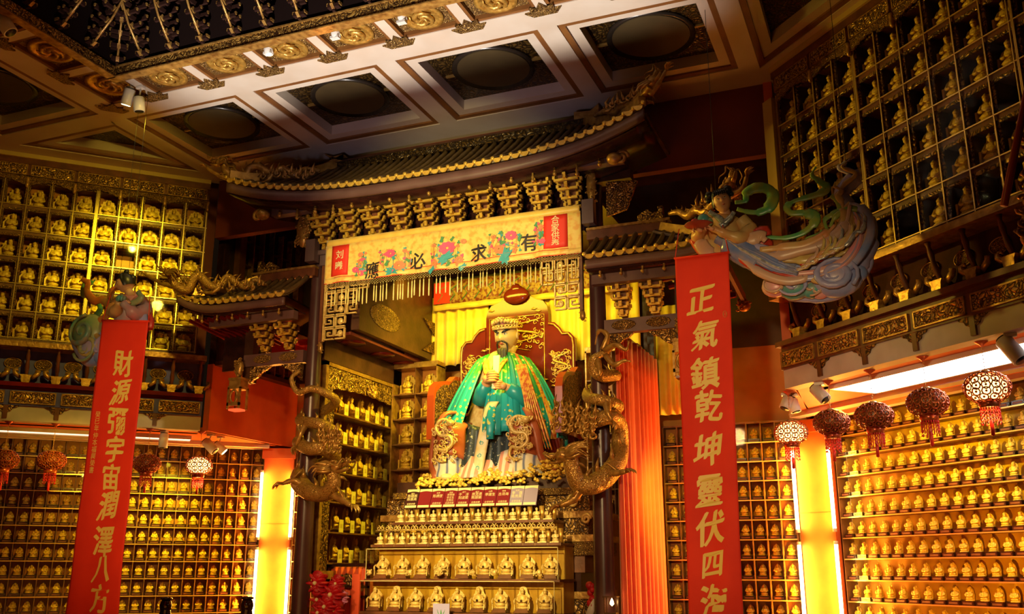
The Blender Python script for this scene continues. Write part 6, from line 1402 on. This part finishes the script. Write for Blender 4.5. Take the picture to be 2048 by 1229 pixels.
for px, py in ((1432, 390), (1700, 410)):
    p = at(px, py, FY + .05); m.tube([p, Vector((p.x, p.y, 7.18))], .003, 4)
ap.part('suspension_wire', m, BLACK)
# left figure ------------------------------------------------------------------
GY = 8.18
ag = T('flying_figure', 'painted flying figure in rose robes with orange ribbons, above the left banner', 'statue', tuple(at(250, 610, GY)))
face(ag, at(251, 567, GY - .12), .108, Matrix.Rotation(radians(-46), 3, 'Z') @ Matrix.Rotation(radians(18), 3, 'X'), M('pale_painted_skin', (.74, .46, .26), .45), 0, [(.1, .35, 1.15, .28), (0, .75, .35, .45)], False)
ag.part('torso', MB().tube(AY([(262, 588), (264, 602), (256, 622), (254, 645), (256, 668)], GY), [.07, .16, .155, .14, .17], 16), ROBE_P)
for pts, mt in (([(276, 600), (288, 622), (270, 628, -.12), (246, 606, -.2)], ROBE_P), ([(250, 598), (232, 616), (232, 624, -.1), (240, 604, -.2)], ROBE_O)): wide(ag, 'arm', pts, GY - .04, [.09, .10, .08, .05], mt, .9, 10)
wide(ag, 'collar', [(276, 584), (282, 596), (268, 606), (252, 610)], GY - .17, [.03, .045, .04, .03], CLG, .6)
wide(ag, 'sleeve', [(284, 604), (292, 630), (296, 650), (290, 662)], GY - .02, [.05, .08, .09, .05], REDD, .4); wide(ag, 'sleeve', [(276, 610), (284, 640), (282, 660)], GY - .10, [.05, .08, .07], LILAC, .4)
pc = at(243, 600, GY - .24); ag.part('hand', (lambda m: (hand_fist(m, pc + Vector((.04, .03, -.03)), (-1, 0, .1), (0, 1, 0), (0, 0, 1), .11), m)[1])(MB()), SKINW)
dl = T('lotus_dish', 'dark green lotus held by the left flying figure', 'lotus', tuple(pc)); m = MB()
for q in range(8): m.ell(pc + Vector((.04 * cos(q * pi / 4), .04 * sin(q * pi / 4), .01)), (.022, .022, .036), 0, 8, 6)
dl.part('petals', m, CLT); dl.part('bud', MB().ell(pc + Vector((0, 0, .025)), (.025, .025, .04), 0, 10, 7), CLG)
wide(ag, 'ribbon', [(240, 576), (226, 580), (219, 600), (221, 622), (212, 634), (200, 640), (193, 655)], GY - .05, [.03, .05, .05, .045, .045, .04, .02], RIB_O, .25); wide(ag, 'ribbon', [(222, 624), (216, 608), (204, 600), (190, 602), (180, 594), (172, 580), (176, 568), (166, 560), (158, 564)], GY - .08, [.03, .05, .045, .05, .05, .04, .045, .03, .01], RIB_O, .25)
wide(ag, 'ribbon', [(170, 578), (172, 590), (166, 586), (170, 566), (184, 566), (190, 560)], GY - .02, [.02, .04, .04, .035, .03, .01], RIB_G, .3); wide(ag, 'ribbon', [(196, 606), (200, 620), (190, 634), (176, 640), (160, 650)], GY, [.03, .05, .05, .06, .05], RIB_G, .3)
for k, (c, r0, mt, n_) in enumerate([((180, 668), .23, CLG, 1.6), ((198, 690), .22, LILAC, 1.4), ((186, 700), .20, CLB, 1.5), ((182, 706), .12, CLP, 1.2), ((215, 700), .20, CLB, 1.0)]):
    p = at(*c, GY + .04 * (k % 2)); ag.part('cloud', MB().ell(p, (r0, r0 * .6, r0 * 1.0), 0, 18, 10), mt)
    m = MB(); m.tube(spiral(p + Vector((0, -r0 * .55, 0)), (1, 0, 0), (0, .12, 1), r0 * .85, n_, 1.5 + k, 30, r0 * .1), [r0 * .10, r0 * .16, r0 * .13, r0 * .05], 8, 0, .8); ag.part('cloud_scroll', m, (CLT, CRM, CLG, CLP, LILAC)[k])
wide(ag, 'cloud_rim', [(172, 630), (152, 652), (150, 680), (162, 706), (186, 724), (206, 732)], GY + .02, [.03, .05, .06, .06, .05, .03], CLB, .6)
wide(ag, 'lower_robe', [(252, 660), (240, 690), (218, 702), (196, 700)], GY + .10, [.16, .18, .18, .14], LILAC, .8, 14)
m = MB()
for px, py in ((238, 570), (256, 560)):
    p = at(px, py, GY + .05); m.tube([p, Vector((p.x, p.y, 7.18))], .003, 4)
ag.part('suspension_wire', m, BLACK)

# ------------------------------------------------------------------ lanterns
LAT = M('lantern_lattice', (.56, .17, .045), .26, .5, (.32, .03, .015), 20); FRG = M('red_bead', (.55, .02, .015), .3); BRS = M('lantern_brass', (.70, .42, .12), .3, .6)
INN = M('lantern_inner', (.16, .03, .012), .4, 0, (.34, .14, .03), 18)
def lattice():
    m = MB(); R_ = .178; Hh = .105
    for j in range(-3, 4):
        la = j * .40; n = max(6, int(15 * cos(la)))
        for i in range(n):
            lo = 2 * pi * (i + .5 * (j % 2)) / n; n_ = Vector((cos(la) * cos(lo), cos(la) * sin(lo), sin(la))); e = Vector((-sin(lo), cos(lo), 0)); k = n_.cross(e)
            c = Vector((n_.x * R_, n_.y * R_, n_.z * Hh * 1.2)); r_ = .034
            m.tube([c + (e * cos(a * pi / 4) + k * sin(a * pi / 4)) * r_ for a in range(9)], .0065, 4, cap=False); m.ell(c, .011, 0, 6, 4)
    for z in (-.112, .112): m.tube([(.072 * cos(a * pi / 8), .072 * sin(a * pi / 8), z) for a in range(17)], .010, 5)
    return m
LATM = lattice().mesh('lattice_body', LAT)
def lantern(P, Rz, scale, lit, label):
    t = T('lantern', label, 'lantern', tuple(P), group='red palace lanterns under the galleries'); X, Y, Z = P
    o = bpy.data.objects.new('lattice_body', LATM); C.objects.link(o); o.parent = t.o; o.scale = (scale,) * 3
    s = scale
    t.part('inner_shade', MB().lathe([(.06 * s, -.105 * s), (.12 * s, -.08 * s), (.163 * s, -.03 * s), (.163 * s, .03 * s), (.12 * s, .08 * s), (.06 * s, .105 * s)], (X, Y, Z), 24), glow('lit_shade_%d' % lit, (1.0, .55, .16), 5.5) if lit == 2 else INN)
    t.part('cap', MB().lathe([(.001, .15 * s), (.03 * s, .145 * s), (.045 * s, .13 * s), (.078 * s, .125 * s), (.078 * s, .105 * s), (.001, .105 * s)], (X, Y, Z), 18), BRS)
    t.part('skirt', MB().lathe([(.07 * s, -.105 * s), (.085 * s, -.12 * s), (.08 * s, -.165 * s), (.07 * s, -.17 * s), (.06 * s, -.12 * s)], (X, Y, Z), 18), LAT)
    m = MB()
    for i in range(22):
        a = 2 * pi * i / 22; l = .085 * s + .03 * s * (i % 2)
        for k in range(4): m.ell((X + .074 * s * cos(a), Y + .074 * s * sin(a), Z - .18 * s - l * k / 3), (.007 * s, .007 * s, .014 * s), 0, 5, 3)
    t.part('bead_fringe', m, FRG)
    t.part('tail', MB().lathe([(.001, -.40 * s), (.016 * s, -.39 * s), (.014 * s, -.28 * s), (.004 * s, -.26 * s), (.004 * s, -.17 * s)], (X, Y, Z), 8), FRG)
    m = MB(); zt = 3.5; n = max(4, int((zt - Z - .14 * s) / .035))
    for i in range(n):
        z = Z + .15 * s + (zt - .03 - Z - .15 * s) * (i + .5) / n; h = (zt - .03 - Z - .15 * s) / n * .62
        m.tube([(X + (.007 * cos(a * pi / 4) if i % 2 else 0), Y + (0 if i % 2 else .007 * cos(a * pi / 4)), z + h * sin(a * pi / 4)) for a in range(9)], .0022, 4, cap=False)
    t.part('chain', m, BRS)
    t.part('ceiling_hook', MB().lathe([(.006, -.05), (.02, -.03), (.055, -.005), (.055, 0), (.001, 0)], (X, Y, 3.499), 12), M('hook_red', (.55, .10, .04), .3, .3) if 'hook_red' not in MATS else MATS['hook_red'])
    if lit:
        for a in range(6 if lit == 1 else 4):
            pass
        light('POINT', 'lantern_bulb', (X, Y, Z - .26 * s), 6 if lit == 2 else 0.6, (1, .5, .14), size=.05)
    return t
def on_frame(px, py, fr, d):
    dr = FW * FPX + RT * (px - 1024) - UP * (py - 614.5); n = Vector((-sin(fr.rz), cos(fr.rz), 0)); k = (fr.c + d - EYE.dot(n)) / dr.dot(n); return EYE + dr * k
for px, py, sc, lit, lab in [(1582, 866, .98, 2, 'brightly lit red lantern nearest the right orange pillar'), (1663, 846, 1.0, 1, 'dim red lantern second from the right orange pillar'), (1748, 833, 1.0, 0, 'unlit red lantern third from the right orange pillar'), (1855, 806, 1.0, 0, 'unlit red lantern fourth from the right orange pillar'), (1974, 776, 1.03, 2, 'lit red lantern fifth from the right orange pillar, under the white light panel')]:
    lantern(on_frame(px, py, RU, .14), 0, sc, lit, lab)
for px, py, sc, lit, lab in [(398, 932, 1.0, 2, 'brightly lit red lantern nearest the left orange pillar'), (294, 928, 1.0, 0, 'unlit red lantern just right of the left banner'), (103, 922, 1.0, 0, 'unlit red lantern left of the left banner'), (8, 920, 1.0, 0, 'red lantern cut by the left edge of the photo')]:
    lantern(on_frame(px, py, LU, .14), 0, sc, lit, lab)

# ------------------------------------------------------------------ track spotlights
def spotlight(px, py, fr, d, zc, axis, label, l=.20, r=.065, lit=False, mount=True, Y=None):
    P = on_frame(px, py, fr, d) if Y is None else at(px, py, Y)
    t = T('track_spotlight', label, 'spotlight', tuple(P)); a = Vector(axis).normalized(); q = a.orthogonal().normalized()
    m = MB(); A0, A1 = P - a * l / 2, P + a * l / 2; m.tube([A0, A0 + a * .01, A1 - a * .002, A1], [r * .8, r, r, r * .94], 20); t.part('housing', m, WHITE)
    t.part('rear_vent', MB().tube([A0 - a * .012, A0 + a * .001], r * .78, 18), BLACK)
    t.part('lens', MB().tube([A1 - a * .004, A1 + a * .004], r * .80, 18), LENS if lit else BLACK)
    m = MB(); top = Vector((P.x, P.y, zc))
    m.tube([P - a * l * .1 + Vector((0, 0, r)), top - Vector((0, 0, .03))], .010, 8); m.box(top.x - .05, top.y - .03, top.z - .03, top.x + .05, top.y + .03, top.z - .002); t.part('bracket', m, BLACK if not mount else WHITE)
    return t
spotlight(1640, 788, RU, .12, 3.5, (.55, -.35, -.75), 'white track spotlight between the two lanterns nearest the right pillar')
spotlight(2024, 700, RU, .12, 3.5, (.45, -.30, -.80), 'pinkish white track spotlight at the right end of the white light panel', .24, .07)
spotlight(1573, 806, RU, .20, 3.5, (-.35, -.3, -.9), 'left one of the twin spotlights above the brightest right lantern', .15, .06)
spotlight(1588, 812, RU, .30, 3.5, (.25, -.1, -.95), 'right one of the twin spotlights above the brightest right lantern', .15, .06)
spotlight(327, 882, LU, .25, 3.5, (.03, -.05, -1), 'white spotlight hanging straight down right of the left banner', .20, .062)
spotlight(420, 893, LU, .35, 3.5, (.75, .2, -.75), 'left one of the twin spotlights above the lit left lantern', .22, .068)
spotlight(440, 896, LU, .55, 3.5, (.55, .35, -.6), 'right one of the twin spotlights above the lit left lantern', .18, .062, True)
spotlight(256, 194, W0, 0, 7.2, (-.35, .15, -.9), 'left one of the twin ceiling spotlights at the beam crossing, lit', .20, .065, True, Y=8.0)
spotlight(278, 209, W0, 0, 7.2, (.05, .15, -1), 'right one of the twin ceiling spotlights at the beam crossing', .18, .065, Y=8.05)
spotlight(8, 46, W0, 0, 7.2, (.55, .4, -.9), 'white ceiling spotlight at the upper left edge of the photo', .26, .075, Y=6.3)
spotlight(537, 99, W0, 0, 7.2, (.1, .25, -1), 'leftmost of the three ceiling spotlights below the dome lip', .12, .05, True, Y=7.95)
spotlight(671, 65, W0, 0, 7.2, (.1, .25, -1), 'middle one of the three ceiling spotlights below the dome lip', .12, .05, True, Y=7.95)
spotlight(804, 31, W0, 0, 7.2, (.1, .25, -1), 'rightmost of the three ceiling spotlights below the dome lip', .12, .05, Y=7.95)

# ------------------------------------------------------------------ things low in the view
fs = T('offering_screen', 'dark framed screen with red drape below the side cabinet of the shrine', 'screen', tuple(at(700, 1229, 11.0)))
a0, a1 = at(652, 1128, 11.0), at(737, 1137, 11.0); zb = .55
fs.part('frame', MB().box(a0.x, 11.0, a0.z - .04, a1.x, 11.05, a0.z).box(a0.x, 11.0, zb, a0.x + .04, 11.05, a0.z).box(a1.x - .04, 11.0, zb, a1.x, 11.05, a0.z).box(a0.x, 11.0, a0.z - .30, a1.x, 11.04, a0.z - .27).box(a0.x, 11.0, a0.z - .42, a1.x, 11.04, a0.z - .39), DARK)
fs.part('red_drape', MB().grid(lambda u, v: Vector((a0.x + .04 + (a1.x - a0.x - .08) * u, 11.07 + .015 * sin(u * 40), a0.z - .04 - v * .9)), 40, 2, 0, True, .004), RCURT)
fs.part('carved_head', MB().prism([(a0.x + .06 + (a1.x - a0.x - .12) * q / 14, a0.z - .27 + (.13 * sin(q * pi / 14) + .02 * (q % 2)) ) for q in range(15)][::-1], 10.985, 11.03), CARVE2)
p = at(711, 1200, 10.75); solo('red_tablet', MB().box(p.x - .055, 10.74, p.z - .5, p.x + .055, 10.77, p.z + .30), M('red_paper', (.82, .10, .03), .6), 'tall red paper tablet standing right of the peonies', 'tablet', (p.x, 10.75, p.z - .5))
random.seed(21)
pv = at(655, 1229, 10.55); vs_ = solo('flower_vase', MB().lathe([(.001, -.75), (.10, -.75), (.13, -.5), (.10, -.25), (.06, -.12), (.08, -.05), (.07, -.05)], tuple(pv), 20), REDW, 'dark red vase under the red peonies', 'vase', tuple(pv))
for i, (px, py, r_, mt, nm) in enumerate([(637, 1167, .095, FLR, 'topmost red peony with a pale gold heart'), (668, 1190, .105, FLR, 'large red peony in the middle of the bunch'), (640, 1200, .085, FLR, 'red peony at the left middle of the bunch'), (655, 1214, .09, FLR, 'lowest red peony in the bunch'), (676, 1168, .07, FLR, 'red peony at the upper right of the bunch'), (686, 1196, .055, FLP, 'pink peony at the right of the bunch'), (641, 1226, .08, FLR, 'red peony at the lower left beside the column'), (672, 1222, .075, FLR, 'red peony at the lower right of the bunch')]):
    r_ *= 1.55; c = at(px, py, 10.36 + .06 * (i % 3)); t = T('peony', nm, 'flower', tuple(c), group='peonies in the vase'); m = MB()
    for ring_, (n, rr, tilt) in enumerate(((8, 1.0, .25), (7, .72, .55), (5, .42, .9))):
        for k in range(n):
            a = 2 * pi * k / n + ring_ * .5; d = Vector((cos(a) * cos(tilt), -sin(tilt), sin(a) * cos(tilt))); R = d.to_track_quat('Z', 'Y').to_matrix()
            m.ell(c + d * r_ * rr * .6, (r_ * .52 * (1.1 - ring_ * .2), r_ * .16, r_ * .45), 0, 8, 6, R)
    t.part('petals', m, mt); t.part('heart', MB().ell(c + Vector((0, -r_ * .55, 0)), r_ * .18, 0, 8, 5), PAPER)
    t.part('stem', MB().tube([c, (c + pv) / 2 + Vector((0, .05, .1)), pv], .008, 5), LEAF)
p = at(882, 1229, 10.55); cdp = T('notice_card', 'pale violet card with a green plant picture at the bottom edge of the altar', 'card', (p.x, 10.55, p.z - .2))
cdp.part('card', MB().box(p.x - .105, 10.55, p.z - .2, p.x + .105, 10.56, p.z + .115), PURP); m = MB()
for k in (-1, 0, 1): m.tube([(p.x, 10.548, p.z - .05), (p.x + .03 * k, 10.547, p.z + .0), (p.x + .05 * k, 10.547, p.z + .05)], [.012, .012, .002], 5, 0, .3)
cdp.part('leaf_picture', m, LEAF)
p = at(1222, 1206, 10.2); t = T('oil_lamp', 'small lit lamp in a dark pierced holder at the foot of the right column', 'lamp', tuple(p))
m = MB(); m.box(p.x - .075, 10.14, p.z + .05, p.x + .075, 10.26, p.z + .065).box(p.x - .065, 10.15, p.z - .12, p.x + .065, 10.25, p.z - .10).box(p.x - .05, 10.16, p.z - .6, p.x + .05, 10.24, p.z - .12)
for a in (-1, 1):
    for b in (10.15, 10.238): m.box(p.x + a * .06 - .008, b, p.z - .10, p.x + a * .06 + .008, b + .012, p.z + .05)
t.part('holder', m, DARK); t.part('flame', MB().lathe([(.001, -.035), (.022, -.015), (.018, .01), (.001, .045)], (p.x + .01, 10.2, p.z), 10), BULB); light('POINT', 'oil_lamp_light', (p.x + .01, 10.12, p.z), .6, (1, .6, .2), size=.02)
for px, lab in ((330, 'dark glossy vase in front of the left wall cabinet, nearer the banner'), (493, 'dark glossy vase in front of the left wall cabinet, beside the lit pillar')):
    p = at(px, 1229, 9.9); t = T('covered_vase', lab, 'vase', (p.x, 9.9, .9)); k = p.z - .9
    t.part('body', MB().lathe([(.001, 0), (.05, 0), (.07, k * .5), (.075, k * .9), (.062, k + .04), (.068, k + .06), (.075, k + .10), (.062, k + .15), (.05, k + .165)], (p.x, 9.9, .9), 20), M('black_glaze', (.02, .006, .004), .08) if 'black_glaze' not in MATS else MATS['black_glaze'])
    t.part('lid', MB().lathe([(.05, k + .165), (.074, k + .17), (.074, k + .19), (.03, k + .20), (.001, k + .20)], (p.x, 9.9, .9), 20), MATS['black_glaze'])
    t.part('stand', MB().lathe([(.12, -.9), (.09, -.86), (.05, -.8), (.05, -.05), (.10, 0), (.001, 0)], (p.x, 9.9, .9), 16), DARK)
# red silk flowers and a pale ribbon at the foot of the right column
p = at(1186, 1190, 10.75); m = MB()
for k in range(9): m.ell(p + Vector((random.uniform(-.05, .04), random.uniform(-.04, .04), random.uniform(-.12, .10))), random.uniform(.03, .05), 0, 8, 6)
t = T('silk_flowers', 'red silk flowers tied with a pale ribbon left of the right column foot', 'flowers', tuple(p)); t.part('petals', m, FLR); t.part('ribbon', MB().tube([p + Vector((.03, -.04, -.05)), p + Vector((-.01, -.05, -.16)), p + Vector((-.06, -.05, -.30))], [.02, .045, .05], 6, 0, .3), WHITE)
t.part('stem', MB().tube([p - Vector((0, 0, .1)), Vector((p.x, p.y, .5))], .02, 8), LEAF)
# carved hanging canopy at the right edge of the photo
q0, q1 = at(2046, 225, 6.4), at(2008, 412, 6.4)
t = T('hanging_canopy', 'carved gilded canopy with a slanting red edge at the right side of the photo', 'canopy', tuple((q0 + q1) / 2))
t.part('red_edge', MB().tube([q0 + (q0 - q1) * 1.2, q1], .024, 8), M('red_rail', (.34, .05, .02), .35))
for k in range(7):
    c = q0 + (q1 - q0) * (k / 5 + .12) + Vector((.12 + .015 * k, .05, -.02)); t.part('carved_scroll', carved_cluster(tuple(c), .17, .15, 10, 60 + k), GOLD2)
t.part('canopy_panel', MB().bar(q0 + Vector((.16, .06, .1)), q1 + Vector((.20, .06, -.05)), .16, .03, up=(0, 1, 0)), DARK)
t.part('hanging_rod', MB().tube([q0 + (q0 - q1) * 1.2, Vector((q0.x, q0.y, 7.5))], .01, 6), BLACK)
